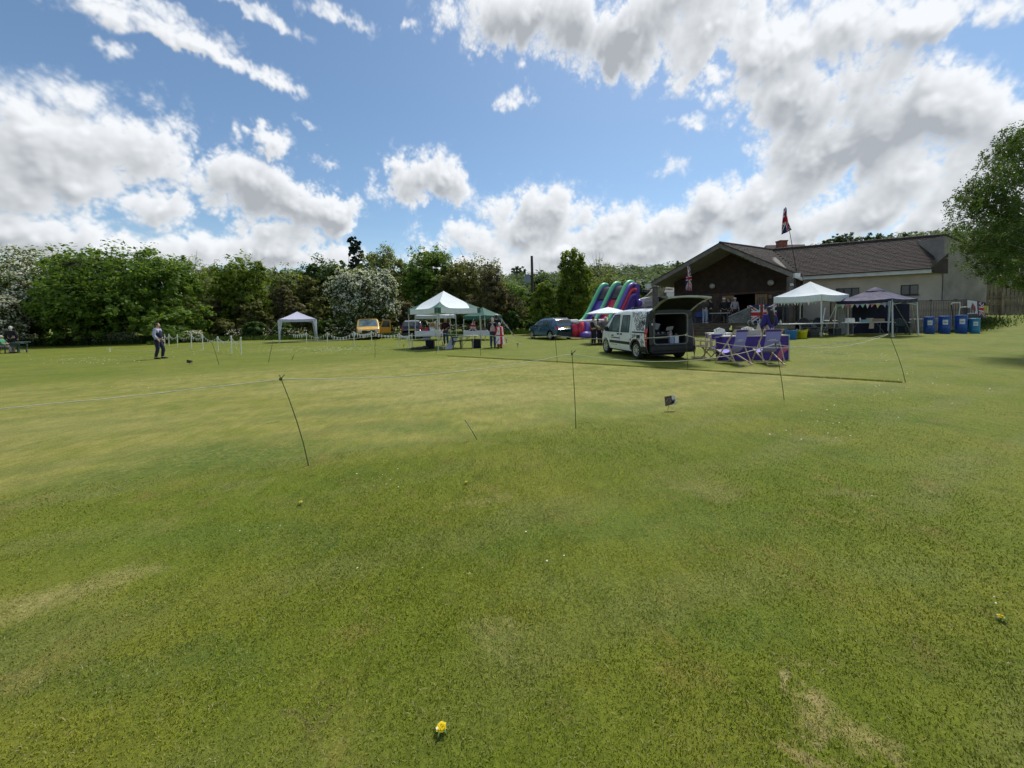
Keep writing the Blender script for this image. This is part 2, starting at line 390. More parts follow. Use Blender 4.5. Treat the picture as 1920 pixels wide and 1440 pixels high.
        col = N.mix(w, col, c)
    # faint mower passes across the near lawn
    wob4 = N.vm('ADD', pos, N.vm('SCALE', N.vm('SUBTRACT', N.noise(pos, .6, 3, .5, out='Color'), (.5, .5, .5)), .9))
    ps = N.ss(N.math('SINE', N.math('MULTIPLY', N.vm('DOT_PRODUCT', wob4, (-.42, .908, 0)), 5.2)), .35, .95)
    col = N.mix(N.math('MULTIPLY', N.math('MULTIPLY', ps, N.ss(N.noise(pos, .5, 3), .36, .58)), .6), col, (.172, .188, .046))
    col = N.mix(N.math('MULTIPLY', N.ss(N.noise(pos, 1.9, 5, .7), .52, .70), .55), col, (.235, .195, .050))
    # fine dry flecks
    col = N.mix(N.math('MULTIPLY', N.ss(N.noise(pos, 9, 5, .7), .58, .78), .5), col, (.25, .225, .10))
    col = N.mix(N.math('MULTIPLY', N.ss(N.noise(pos, 3.2, 4, .65), .60, .75), .45), col, (.038, .075, .016))
    g.links.new(col, out.inputs[0]); return g
LAWN = lawn_group()
def lawn_mat(name, blade):
    m = bpy.data.materials.new(name); m.use_nodes = True; t = m.node_tree; t.nodes.clear(); N = NT(t)
    gn = N.n('ShaderNodeGroup', node_tree=LAWN); col = gn.outputs[0]; geo = N.n('ShaderNodeNewGeometry')
    o = N.n('ShaderNodeOutputMaterial'); d = N.n('ShaderNodeBsdfPrincipled'); d.inputs['Roughness'].default_value = .75; d.inputs['Specular IOR Level'].default_value = .15
    if blade:
        rnd = geo.outputs['Random Per Island']
        col = N.mix(N.ss(rnd, .86, .98), N.mix(1., col, N.mix(rnd, (1.2, 1.22, 1.0), (1.55, 1.5, 1.25)), 'MULTIPLY'), (.34, .30, .17))
        nrm = N.vm('NORMALIZE', N.vm('ADD', N.vm('SCALE', geo.outputs['Normal'], .40), (0, 0, .8)))
        t.links.new(nrm, d.inputs['Normal']); t.links.new(col, d.inputs['Base Color'])
        tr = N.n('ShaderNodeBsdfTranslucent'); mx = N.n('ShaderNodeMixShader'); mx.inputs[0].default_value = .22
        t.links.new(N.mix(1., col, (1.15, 1.15, .45), 'MULTIPLY'), tr.inputs[0])
        t.links.new(d.outputs[0], mx.inputs[1]); t.links.new(tr.outputs[0], mx.inputs[2]); t.links.new(mx.outputs[0], o.inputs[0])
    else:
        pos = geo.outputs['Position']
        f = N.noise(pos, 38, 5, .75); f2 = N.noise(N.vm('MULTIPLY', pos, (1, .35, 1)), 9, 5, .7)
        col = N.mix(1., col, N.mix(N.ss(f, .3, .7), (.62, .66, .6), (1.18, 1.15, 1.1)), 'MULTIPLY')
        col = N.mix(1., col, N.mix(N.ss(f2, .35, .65), (.86, .88, .86), (1.1, 1.1, 1.08)), 'MULTIPLY')
        t.links.new(col, d.inputs['Base Color'])
        b = N.n('ShaderNodeBump'); b.inputs['Strength'].default_value = .7; b.inputs['Distance'].default_value = .02
        t.links.new(N.math('ADD', N.noise(pos, 60, 6, .75), N.math('MULTIPLY', f2, .8)), b.inputs['Height']); t.links.new(b.outputs[0], d.inputs['Normal'])
        t.links.new(d.outputs[0], o.inputs[0])
    return m
M_LAWN, M_BLADE = lawn_mat('lawn_turf', False), lawn_mat('lawn_blade', True)

# ground sheet out to the horizon
rr = np.concatenate([[0.0], np.geomspace(.4, 60, 90), np.geomspace(63, 2400, 70)]); na = 256
aa = np.linspace(0, 2 * np.pi, na, endpoint=False)
gx = np.outer(rr, np.sin(aa)); gy = np.outer(rr, np.cos(aa)); gz = ht(gx, gy)
gv = np.stack([gx, gy, gz], -1).reshape(-1, 3)
gf = [(i * na + j, i * na + (j + 1) % na, (i + 1) * na + (j + 1) % na, (i + 1) * na + j) for i in range(len(rr) - 1) for j in range(na)]
me = bpy.data.meshes.new('ground'); me.from_pydata(gv.tolist(), [], [f[::-1] for f in gf]); me.materials.append(M_LAWN)
me.polygons.foreach_set('use_smooth', [True] * len(me.polygons)); me.validate(); me.update()
struct(link('ground', me))

rng = np.random.default_rng(11)
def blades(name, x, y, h, w, lean=.45, mat=None, label=None):
    """each blade: a bent strip of two quads-tris built from five points"""
    n = len(x); z = ht(x, y) - .003; a = rng.uniform(0, 2 * np.pi, n); ld = rng.uniform(0, 2 * np.pi, n)
    ln = np.abs(rng.normal(0, lean, n)); wx, wy = np.cos(a) * w / 2, np.sin(a) * w / 2
    lx, ly = np.cos(ld) * ln * h, np.sin(ld) * ln * h
    V = np.zeros((n, 5, 3), np.float32)
    V[:, 0] = np.stack([x - wx, y - wy, z], -1); V[:, 1] = np.stack([x + wx, y + wy, z], -1)
    mx, my, mz = x + lx * .35, y + ly * .35, z + h * .55
    V[:, 2] = np.stack([mx + wx * .8, my + wy * .8, mz], -1); V[:, 3] = np.stack([mx - wx * .8, my - wy * .8, mz], -1)
    V[:, 4] = np.stack([x + lx, y + ly, z + h * np.sqrt(np.maximum(.15, 1 - .5 * ln ** 2))], -1)
    me = bpy.data.meshes.new(name); me.vertices.add(n * 5); me.loops.add(n * 7); me.polygons.add(n * 2)
    me.vertices.foreach_set('co', V.ravel())
    b = (np.arange(n) * 5)[:, None]; li = np.concatenate([b + np.array([[0, 1, 2, 3]]), b + np.array([[3, 2, 4]])], 1)
    me.loops.foreach_set('vertex_index', li.astype(np.int32).ravel())
    ls = np.stack([np.arange(n) * 7, np.arange(n) * 7 + 4], 1)
    me.polygons.foreach_set('loop_start', ls.astype(np.int32).ravel())
    me.materials.append(mat or M_BLADE); me.update(calc_edges=True)
    o = struct(link(name, me), 'stuff'); tag(o, label, 'grass'); return o
def wedge(n, r0, r1, half=56):
    r = np.sqrt(rng.uniform(r0 * r0, r1 * r1, n)); t = np.radians(rng.uniform(-half, half, n)); return r * np.sin(t), r * np.cos(t)
n = 520000
_r = np.linspace(.75, 22, 4000); _pdf = _r / (1 + (_r / 2.6) ** 2.6); _cdf = np.cumsum(_pdf); _cdf /= _cdf[-1]
r_ = np.interp(rng.uniform(0, 1, n), _cdf, _r); t_ = np.radians(rng.uniform(-56, 56, n)); X, Y_ = r_ * np.sin(t_), r_ * np.cos(t_)
tuft = np.sin(X * 9.1 + 2 * np.sin(Y_ * 5.3)) * np.sin(Y_ * 8.3 + 2 * np.sin(X * 4.1))
H_ = .0145 * np.clip(1.12 - r_ / 22, .45, 1) * rng.uniform(.4, 1.25, n) * (1 + .25 * np.sin(X * 1.7) * np.sin(Y_ * 1.3 + 1) + .22 * tuft); Wd = .0023 * (1 + r_ / 3.4) * rng.uniform(.6, 1.35, n)
# the mown square is cut very short
A, B_, C_ = G(1692, 718), G(560, 858), G(838, 668)
def left_of(p, q, x, y): return (q.x - p.x) * (y - p.y) - (q.y - p.y) * (x - p.x) > 0
insq = left_of(B_, A, X, Y_) & left_of(A, C_, X, Y_)
H_[insq] *= .45
blades('lawn_grass', X, Y_, H_, Wd, .85, None, 'short green and straw-coloured grass covering the playing field')
# longer grass along the cut far edge of the square
n = 9000; t = rng.uniform(0, 1, n); off = np.abs(rng.normal(0, .05, n))
ex, ey = A.x + (C_.x - A.x) * t, A.y + (C_.y - A.y) * t; L = math.hypot(C_.x - A.x, C_.y - A.y)
nx_, ny_ = (C_.y - A.y) / L, -(C_.x - A.x) / L
blades('edge_grass', ex + nx_ * off, ey + ny_ * off, rng.uniform(.03, .05, n), rng.uniform(.005, .011, n), .4, None, 'slightly longer dark line of grass along the cut edge of the square')

# daisies: far too many to count
M_DAISY = pm('daisy_petal', (.78, .78, .72), .7, .05)
def daisies(n, boxes):
    V = []
    for px0, py0, px1, py1, k in boxes:
        for _ in range(int(n * k)):
            u = rng.normal(.5, .24); v = rng.normal(.5, .24)
            p = G(px0 + (px1 - px0) * u, py0 + (py1 - py0) * v); r = rng.uniform(.011, .020) if (py0 < 700 and px0 < 1000) else rng.uniform(.006, .011) if py0 < 700 else (rng.uniform(.007, .011) if py0 < 850 else rng.uniform(.004, .007))
            zt = float(ht(p.x, p.y)) + rng.uniform(.03, .05); tilt = rng.normal(0, .25, 2)
            a0 = rng.uniform(0, 6.28)
            ring = [(p.x + r * math.cos(a0 + i * math.pi / 2), p.y + r * math.sin(a0 + i * math.pi / 2), zt + r * (tilt[0] * math.cos(a0 + i * 1.57) + tilt[1] * math.sin(a0 + i * 1.57)) + .006) for i in range(4)]
            V.append(ring)
    return np.array(V)
dv = daisies(210, [(420, 648, 760, 664, 2.8), (300, 650, 460, 668, .7), (60, 668, 300, 684, 1.0), (560, 650, 720, 660, 1.3), (1440, 655, 1640, 672, .8), (1000, 645, 1110, 668, .45), (1550, 662, 1760, 684, .5), (1480, 690, 1900, 760, .35),
                   (620, 880, 780, 930, .06), (1400, 770, 1700, 850, .12), (1450, 900, 1860, 960, .03), (930, 1000, 1150, 1100, .015), (640, 1050, 980, 1130, .02), (300, 960, 640, 1020, .02), (815, 1378, 825, 1388, .005), (1850, 1130, 1900, 1170, .012), (30, 700, 520, 740, .25)])
o = link('daisies', quads_mesh('daisies', dv, M_DAISY)); struct(o, 'stuff'); tag(o, 'tiny white daisies sprinkled through the lawn', 'daisies')

# dandelions
M_DAN = pm('dandelion_yellow', (.88, .68, .012), .6, .08, 200); M_DAN2 = pm('dandelion_green', (.06, .13, .02), .7, .2)
def dandelion(px, py, d, label, gone=False):
    p = G(px, py); t = thing('dandelion', label, 'flower', p, group='dandelions in the lawn')
    st = MB(); st.tube((0, 0, 0), (.002, -.002, .030), .0022, .002, 6); st.build('stem', M_DAN2, t)
    pt = MB()
    for layer, (n, rad_, zz) in enumerate([(26, d / 2, .028), (20, d * .38, .031), (14, d * .25, .033), (8, d * .12, .034)]):
        for i in range(n):
            a = 2 * math.pi * (i + .5 * (layer % 2)) / n + random.uniform(-.05, .05); r = rad_ * random.uniform(.9, 1.06); wv = rad_ * .17 + .0012
            c, s_ = math.cos(a), math.sin(a)
            pt.add([(0.003 * c, .003 * s_, zz - .004), (r * .6 * c - wv * s_, r * .6 * s_ + wv * c, zz), (r * c, r * s_, zz - .002 - .3 * (r - d * .3) * (layer == 0)), (r * .6 * c + wv * s_, r * .6 * s_ - wv * c, zz)], [(0, 1, 2, 3)])
    pt.build('petals', M_DAN, t)
    lf = MB()
    for i in range(6):
        a = i * 1.05 + .3; L = random.uniform(.022, .038); c, s_ = math.cos(a), math.sin(a)
        prev = None; pts = []
        for k in range(7):
            u = k / 6; w = .005 * math.sin(math.pi * min(u * .9 + .08, 1)) * (1.35 if k % 2 else .6)
            pts.append(((L * u * c - w * s_, L * u * s_ + w * c, .012 + .014 * math.sin(u * 2.6)), (L * u * c + w * s_, L * u * s_ - w * c, .012 + .014 * math.sin(u * 2.6))))
        for (a0, b0), (a1, b1) in zip(pts, pts[1:]): lf.add([a0, b0, b1, a1], [(0, 1, 2, 3)])
    lf.build('leaf_rosette', M_DAN2, t)
random.seed(4)
dandelion(828, 1374, .046, 'large yellow dandelion alone in the grass nearest the viewer')
dandelion(1876, 1164, .030, 'small yellow dandelion close to the right edge of the lawn')
dandelion(564, 946, .034, 'yellow dandelion just below the foot of the bent cane')
dandelion(874, 908, .028, 'yellow dandelion in the lawn below the short snapped stick')

# ================================================================ trees
M_BARK = pm('bark_brown', (.060, .048, .036), .9, .35, 5, bump=.6, bscale=14)
M_BIRCHBARK = pm('bark_birch', (.34, .32, .29), .85, .5, 4, bump=.4, bscale=18)
LEAF = {
 'mid':   leafmat('leaf_mid', (0.069, 0.135, 0.023), (0.192, 0.286, 0.044), (0.270, 0.350, 0.069)),
 'dark':  leafmat('leaf_dark', (0.044, 0.086, 0.024), (0.108, 0.174, 0.039), (0.153, 0.217, 0.053)),
 'pale':  leafmat('leaf_pale', (0.113, 0.148, 0.048), (0.260, 0.293, 0.098), (0.347, 0.368, 0.153)),
 'lime':  leafmat('leaf_lime', (0.092, 0.148, 0.018), (0.230, 0.295, 0.037), (0.295, 0.350, 0.065)),
 'olive': leafmat('leaf_olive', (0.086, 0.100, 0.030), (0.199, 0.208, 0.059), (0.260, 0.239, 0.098)),
 'brown': leafmat('leaf_brown', (0.098, 0.086, 0.048), (0.191, 0.169, 0.078), (0.217, 0.228, 0.086)),
 'pine':  leafmat('leaf_pine', (0.021, 0.044, 0.025), (0.056, 0.091, 0.053), None, .1),
 'haw':   leafmat('leaf_hawthorn', (0.056, 0.091, 0.025), (0.130, 0.184, 0.048), None),
 'hill':  leafmat('leaf_hill', (0.054, 0.086, 0.044), (0.110, 0.155, 0.077), (0.143, 0.182, 0.093), nscale=.25),
 'birch': leafmat('leaf_birch', (0.060, 0.100, 0.025), (0.129, 0.192, 0.043), (0.176, 0.244, 0.061), .3, nscale=1.5),
 'blossom': leafmat('blossom_white', (0.546, 0.536, 0.462), (0.800, 0.800, 0.735), None, .3),
}
def leaf_quads(C, N_, s, rg, flat=.5):
    """quads centred at C with normals near N_, edge about s"""
    n = len(C); nn = N_ + rg.normal(0, flat, (n, 3)); nn /= np.linalg.norm(nn, axis=1, keepdims=True) + 1e-9
    a = np.cross(nn, rg.normal(0, 1, (n, 3))); a /= np.linalg.norm(a, axis=1, keepdims=True) + 1e-9
    b = np.cross(nn, a); s = np.asarray(s)[:, None]
    a = a * s * .5; b = b * s * .32
    return np.stack([C - a, C + b - a * .1, C + a, C - b - a * .1], 1)
def crown(rg, lobes, n, size, clump=.16, shell=.55, up=.6):
    """leaves gathered in clumps around the surface of several lobes; gaps stay between clumps"""
    w = np.array([l[3] * l[4] * l[5] for l in lobes]) ** .62; w /= w.sum(); Cs, Ns, Ss = [], [], []
    n = int(n * 2.2); size *= .96
    for l, k in zip(lobes, w):
        c = np.array(l[:3]); r = np.array(l[3:6]); m = max(6, int(n * k)); nc = max(14, int(m / 34))
        d = rg.normal(0, 1, (nc, 3)); d /= np.linalg.norm(d, axis=1, keepdims=True)
        d[:, 2] = np.where(d[:, 2] < -.75, -d[:, 2] * .5, d[:, 2])
        rho = (shell - .15) + (1.12 - shell) * rg.uniform(0, 1, (nc, 1)) ** .6
        rho = rho * (1 + .08 * np.sin(d[:, :1] * 7 + 1) * np.sin(d[:, 1:2] * 6 + d[:, 2:3] * 8))
        cc = c + d * r * rho; cr = clump * 1.05 * r.mean() * rg.uniform(.5, 1.7, (nc, 1))
        idx = rg.integers(0, nc, m); e = rg.normal(0, 1, (m, 3)); e /= np.linalg.norm(e, axis=1, keepdims=True)
        e *= rg.uniform(.05, 1, (m, 1)) ** .45; e[:, 2] *= .8
        p = cc[idx] + e * cr[idx]; p[:, 2] -= .10 * cr[idx][:, 0]
        nn = (p - c) / (r * r) ; nn /= np.linalg.norm(nn, axis=1, keepdims=True) + 1e-9
        nn = nn * .6 + e * .4; nn[:, 2] += up
        Cs.append(p); Ns.append(nn); Ss.append(size * rg.uniform(.55, 1.3, m))
    return np.concatenate(Cs), np.concatenate(Ns), np.concatenate(Ss)
def limbs(rg, h, spread, lobes, r0, n=9, lean=0., zfork=.22):
    b = MB(); top = np.array([lean * h, 0, h * .82])
    tr = [np.array([0, 0, -.15]), np.array([lean * h * .1 + rg.normal(0, .03), rg.normal(0, .03), h * zfork]), np.array([lean * h * .5, 0, h * .5]), top]
    b.path(tr, [r0 * 1.25, r0 * .9, r0 * .5, r0 * .12], 8)
    for i in range(n):
        t = rg.uniform(zfork * .9, .7); l = lobes[rg.integers(len(lobes))]
        st = np.array([lean * h * t, 0, h * t]); d = rg.normal(0, 1, 3); d /= np.linalg.norm(d)
        en = np.array(l[:3]) + d * np.array(l[3:6]) * .75
        en[2] = max(en[2], st[2] + .1)
        mid = st * .5 + en * .5 + np.array([0, 0, .08 * h]) + rg.normal(0, .03 * h, 3)
        b.path([st, mid, en], [r0 * .42 * (1 - t * .5), r0 * .22, r0 * .04], 5, caps=False)
        for _ in range(2):
            e2 = en + rg.normal(0, 1, 3) * np.array(l[3:6]) * .35
            b.path([mid, (mid + e2) / 2 + rg.normal(0, .1, 3), e2], [r0 * .14, r0 * .08, r0 * .02], 4, caps=False)
    return b
def tree(name, label, px0, px1, top, Y, leaf, n=9000, size=.28, seed=1, base=None, shape='round', blossom=0, trunk=.22, group=None, clump=.17, cat='tree', cbase=.12, nl=None, twigs=0, bark=None, shell=.55, skirt=True):
    rg = np.random.default_rng(seed); pxc = (px0 + px1) / 2
    loc = GY(pxc, Y); w = (px1 - px0) / F_PX * Y / 2; zt = P(pxc, top, Y).z; h = zt - loc.z
    if base is not None: cbase = max(0.0, (P(pxc, base, Y).z - loc.z) / h)
    t = thing(name, label, cat, loc, rg.uniform(0, .01), group); lobes = []
    hb = h * cbase; hc = (h + hb) / 2; hr = (h - hb) / 2
    if shape == 'round':
        w *= 1.1; lobes.append((0, 0, hb + hr * .75, w * .84, w * .74, hr * .72)); lobes.append((0, 0, hb + hr * 1.30, w * .84, w * .74, hr * .60))
        if skirt:
            for i in range(7):
                u = rg.uniform(-.85, .85); lobes.append((u * w, rg.uniform(-.5, .1) * w, h * rg.uniform(.12, .3), w * .34, w * .3, h * .2))
        for i in range(nl or 9):
            a = rg.uniform(0, 6.28); e = rg.uniform(-.75, .80); c = max(0, 1 - abs(e) ** 2.8) ** (1 / 2.8); k = rg.uniform(.28, .44)
            lobes.append((w * (1 - k) * c * math.cos(a), w * (1 - k) * c * math.sin(a) * .8, hc + (hr * (1 - k)) * e, w * k, w * k, min(w, hr) * k * rg.uniform(.9, 1.15)))
    elif shape == 'column':
        for i in range(9):
            u = i / 8; k = (.50 + .5 * math.sin(math.pi * (u * .72 + .12))) * (1.0 if u < .85 else .86)
            lobes.append((rg.normal(0, .06) * w, rg.normal(0, .06) * w, hb + (h - hb) * (.08 + .84 * u), w * k, w * k * .9, (h - hb) * .14))
    elif shape == 'shrub':
        for i in range(nl or 8):
            u = rg.uniform(-.8, .8); k = rg.uniform(.24, .4); zz = rg.uniform(.30, .75) * h * (1 - .35 * u * u)
            lobes.append((u * w, rg.normal(0, .3) * w * .6, zz, w * k, w * k, zz * .62))
    elif shape == 'pine':
        for i in range(7):
            u = i / 6
            for _ in range(3):
                a = rg.uniform(0, 6.28); rr_ = w * (.75 - .45 * u) * rg.uniform(.3, .9)
                lobes.append((rr_ * math.cos(a), rr_ * math.sin(a), hb + (h - hb) * (u * .8 + rg.uniform(.02, .18)), w * rg.uniform(.3, .5), w * rg.uniform(.3, .5), (h - hb) * rg.uniform(.05, .10)))
    C, N_, S = crown(rg, lobes, n, size, clump, shell)
    C[:, 2] = np.maximum(C[:, 2], .12)
    lm = [LEAF[leaf]]
    bk = limbs(rg, h, w, lobes, max(.1, trunk), 12 if shape != 'column' else 6).build('trunk', bark or M_BARK, t, smooth=True)
    struct(link('crown', quads_mesh('crown', leaf_quads(C, N_, S, rg), lm), t), 'stuff')
    if blossom:
        idx = rg.choice(len(C), int(len(C) * blossom), replace=True)
        out = rg.uniform(0, 1, len(idx)) < (.35 + .65 * np.clip((C[idx, 2] - hb) / (h - hb) * 1.3, 0, 1)); idx = idx[out]
        nn = N_[idx]; Cb = C[idx] + nn / (np.linalg.norm(nn, axis=1, keepdims=True) + 1e-9) * .12 + rg.normal(0, .10, (len(idx), 3))
        link('blossom', quads_mesh('blossom', leaf_quads(Cb, nn, size * rg.uniform(.45, .85, len(idx)), rg), [LEAF['blossom']]), t)['kind'] = 'stuff'
    if twigs:
        b = MB()
        for _ in range(twigs):
            l = lobes[rg.integers(len(lobes))]; d = rg.normal(0, 1, 3); d /= np.linalg.norm(d); d[2] = abs(d[2]) * 1.2
            p0 = np.array(l[:3]) + d * np.array(l[3:6]) * .4; p1 = np.array(l[:3]) + d * np.array(l[3:6]) * rg.uniform(.9, 1.25)
            b.path([p0, (p0 + p1) / 2 + rg.normal(0, .08, 3), p1], [.03, .022, .008], 3, caps=False)
        struct(b.build('twigs', bark or M_BARK, t), 'stuff')
    return t
GT = 'trees bordering the field'
tree('hawthorn_tree', 'white-blossomed hawthorn at far left beside the big green tree', -40, 135, 452, 38, 'haw', 11000, .30, 3, shape='round', blossom=1.5, group=GT, cbase=.03)
tree('hawthorn_bush', 'low white-blossomed hawthorn bush cut by the left edge', -70, 28, 545, 33, 'haw', 4000, .26, 5, shape='round', blossom=1.6, group=GT, cbase=.1, cat='bush')
tree('maple_tree', 'largest dense bright green tree with a broad round crown', 112, 358, 444, 38, 'mid', 26000, .34, 7, shape='round', group=GT, cbase=.02, nl=16, trunk=.35, clump=.15)
tree('ash_tree', 'pale thin-leaved tree right behind the largest green tree', 315, 425, 476, 48, 'pale', 6500, .30, 8, group=GT, shape='round', twigs=120, cbase=.1)
tree('field_tree', 'round mid-green tree standing left of the grey gazebo', 402, 508, 466, 45, 'lime', 9500, .32, 9, group=GT, cbase=.05, twigs=60)
tree('ash_tree', 'loose pale tree just right of the round mid-green tree', 496, 575, 488, 50, 'pale', 5000, .30, 10, group=GT, twigs=120, cbase=.05)
tree('oak_tree', 'dark green oak below and left of the black pine', 566, 672, 470, 56, 'dark', 9000, .36, 12, group=GT, cbase=.1)
tree('pine_tree', 'black-green pine poking above the trees behind the hawthorn', 652, 694, 446, 78, 'pine', 4200, .5, 13, group=GT, shape='pine', cbase=.45)
tree('hawthorn_tree', 'white-blossomed hawthorn spreading above the yellow truck', 622, 748, 496, 38, 'haw', 10000, .28, 14, group=GT, blossom=1.0, cbase=.2, base=628, skirt=False)
tree('willow_tree', 'tall grey-green tree behind the hawthorn and the green-and-white gazebo', 672, 772, 448, 54, 'pale', 11000, .32, 15, group=GT, cbase=.05, twigs=120)
tree('lime_tree', 'tall green tree with the highest crown over the green-and-white gazebo', 752, 862, 444, 52, 'mid', 13000, .33, 16, group=GT, cbase=.05, twigs=50)
tree('field_tree', 'broad olive-green tree sloping down towards the telegraph pole', 820, 962, 470, 50, 'olive', 13000, .32, 17, group=GT, cbase=.02, twigs=140)
tree('field_tree', 'mid-green tree behind the bare grey thicket', 905, 1000, 512, 56, 'mid', 7000, .32, 18, group=GT, cbase=.05)
tree('thicket_bush', 'twiggy brown thicket left of the telegraph pole', 862, 985, 520, 41, 'brown', 6000, .24, 19, group=GT, shape='shrub', twigs=420, cat='bush')
tree('dark_tree', 'dark brownish tree behind the transformer on the pole', 985, 1052, 500, 58, 'dark', 5000, .32, 20, group=GT, twigs=120)
tree('lime_bush', 'yellow-green bush beside the parked blue car', 992, 1048, 531, 37, 'lime', 6500, .24, 21, group=GT, shape='column', cat='bush', cbase=.0)
tree('cypress_tree', 'tall columnar lime-green tree between pole and slide', 1042, 1114, 474, 39, 'lime', 14000, .22, 22, group=GT, shape='column', cbase=.02, shell=.7)
tree('bare_tree', 'half-bare twiggy tree behind the columnar tree', 1090, 1155, 474, 62, 'pale', 1800, .26, 23, group=GT, twigs=300)
tree('field_tree', 'pale green tree behind the inflatable slide', 1105, 1182, 502, 55, 'pale', 6500, .32, 24, group=GT, cbase=.0)
tree('field_tree', 'shaded green tree low between columnar tree and slide', 1098, 1150, 555, 48, 'mid', 4000, .3, 25, group=GT, cbase=.0)
tree('yew_tree', 'nearly black yew between the slide and the pavilion', 1180, 1232, 524, 48, 'pine', 5500, .34, 26, group=GT, shape='round', cbase=.0)
tree('laurel_bush', 'small olive bush at the foot of the black yew', 1184, 1215, 556, 40, 'mid', 2400, .22, 27, group=GT, shape='column', cat='bush', cbase=0)
tree('field_tree', 'green tree filling the gap behind the two pale trees', 380, 450, 500, 56, 'olive', 5000, .33, 28, group=GT)
tree('field_tree', 'olive tree between the dark oak and the loose pale tree', 530, 620, 510, 52, 'olive', 6000, .32, 29, group=GT, twigs=60)
tree('field_tree', 'pale tree showing above the left hawthorn', 60, 150, 452, 52, 'pale', 5000, .34, 30, group=GT)
# hedge bottom: brambles and brown scrub, bush by bush
HB = [(30, 120, 560, 'dark', 40), (110, 200, 575, 'dark', 40), (180, 290, 580, 'dark', 41), (280, 370, 565, 'olive', 42), (345, 440, 545, 'brown', 44), (420, 500, 565, 'olive', 43), (480, 570, 545, 'brown', 45), (555, 640, 560, 'olive', 43), (600, 700, 588, 'dark', 42),
      (690, 780, 560, 'brown', 44), (760, 850, 560, 'olive', 44), (840, 920, 565, 'dark', 45), (930, 1000, 585, 'dark', 40), (1040, 1110, 590, 'dark', 39), (380, 470, 600, 'olive', 41), (470, 540, 604, 'dark', 40), (640, 720, 600, 'olive', 43), (880, 960, 596, 'olive', 41)]
HL = ['dark scrub under the left hawthorn', 'dark scrub below the left side of the largest tree', 'dark scrub below the middle of the largest tree', 'olive scrub behind the man in the gilet', 'brown scrub right of the largest tree', 'olive scrub below the round mid-green tree',
      'brown scrub left of the grey gazebo', 'olive scrub behind the grey gazebo', 'dark scrub behind the yellow truck', 'brown scrub behind the black car', 'olive scrub behind the green-and-white gazebo', 'dark scrub behind the couple by the gazebo', 'dark scrub at the telegraph pole foot',
      'dark scrub behind the blue car', 'low olive bramble behind the left bunting', 'low dark bramble left of the grey gazebo', 'low olive bramble right of the yellow truck', 'low olive bramble behind the green gazebo']
for i, ((a, b, tp, lf, Yh), lb) in enumerate(zip(HB, HL)):
    tree('scrub_bush', lb, a - 8, b + 8, tp, Yh, lf, 5200, .34, 60 + i, group='scrub along the hedge', shape='shrub', cat='bush', trunk=.08, twigs=60 if lf == 'brown' else 0)

# cow parsley and long grass in front of the hedge
M_LONG = leafmat('long_grass', (.030, .070, .012), (.075, .125, .025), (.14, .15, .05), .3)
n = 26000; u = rng.uniform(0, 1, n); px = np.where(u < .55, rng.uniform(-30, 390, n), rng.uniform(390, 1000, n)); Yg = np.where(u < .55, rng.uniform(36.2, 39.5, n), rng.uniform(37.5, 40.5, n))
xg = (px - 960) / F_PX * Yg
blades('long_grass', xg, Yg, np.where(u < .55, rng.uniform(.35, .95, n), rng.uniform(.2, .55, n)), rng.uniform(.03, .09, n), .35, M_LONG, 'unmown long grass along the foot of the hedge')
n = 8500; u = rng.uniform(0, 1, n); px = np.where(u < .8, rng.uniform(-20, 380, n), rng.uniform(420, 960, n)); Yc = np.where(u < .8, rng.uniform(36.0, 38.6, n), rng.uniform(38.5, 40.5, n))
clus = np.sin(px * .05) * np.sin(px * .013 + 1) > -.4; px, Yc = px[clus], Yc[clus]
xc = (px - 960) / F_PX * Yc; zc = ht(xc, Yc) + rng.uniform(.35, 1.15, len(px))
Q = leaf_quads(np.stack([xc, Yc, zc], -1), np.tile([[0, 0, 1.]], (len(px), 1)), rng.uniform(.07, .17, len(px)), rng, .5)
o = link('cow_parsley', quads_mesh('cow_parsley', Q, LEAF['blossom'])); struct(o, 'stuff'); tag(o, 'white cow parsley flower heads over the long grass', 'wildflowers')

# wooded hillside far behind
def hill_points(n, az0, az1, r0, r1, rg):
    az = rg.uniform(az0, az1, n); r = rg.uniform(r0, r1, n); x, y = r * np.sin(az), r * np.cos(az); return x, y, ht(x, y)
rg = np.random.default_rng(5); hx, hy, hz = hill_points(1500, -.68, 1.0, 66, 235, rg)
Cs, Ns, Ss = [], [], []
for x, y, z in zip(hx, hy, hz):
    R = rg.uniform(3.2, 5.6); m = 110; e = rg.normal(0, 1, (m, 3)); e /= np.linalg.norm(e, axis=1, keepdims=True); e[:, 2] = np.abs(e[:, 2])
    Cs.append(np.array([x, y, z + R * .55]) + e * np.array([R, R, R * 1.1]) * rg.uniform(.75, 1.05, (m, 1))); Ns.append(e + [0, 0, .5]); Ss.append(rg.uniform(.8, 1.5, m))
o = link('hill_woodland', quads_mesh('hill_woodland', leaf_quads(np.concatenate(Cs), np.concatenate(Ns), np.concatenate(Ss), rg, .35), LEAF['hill'])); struct(o, 'stuff'); tag(o, 'far woodland covering the hillside behind the field', 'woodland')
rlab = 'distant tree on the skyline above the pavilion roof, {} from its pole flag'
ORD = ['first', 'second', 'third', 'fourth', 'fifth', 'sixth', 'seventh', 'eighth', 'ninth', 'tenth', 'eleventh', 'twelfth', 'thirteenth']
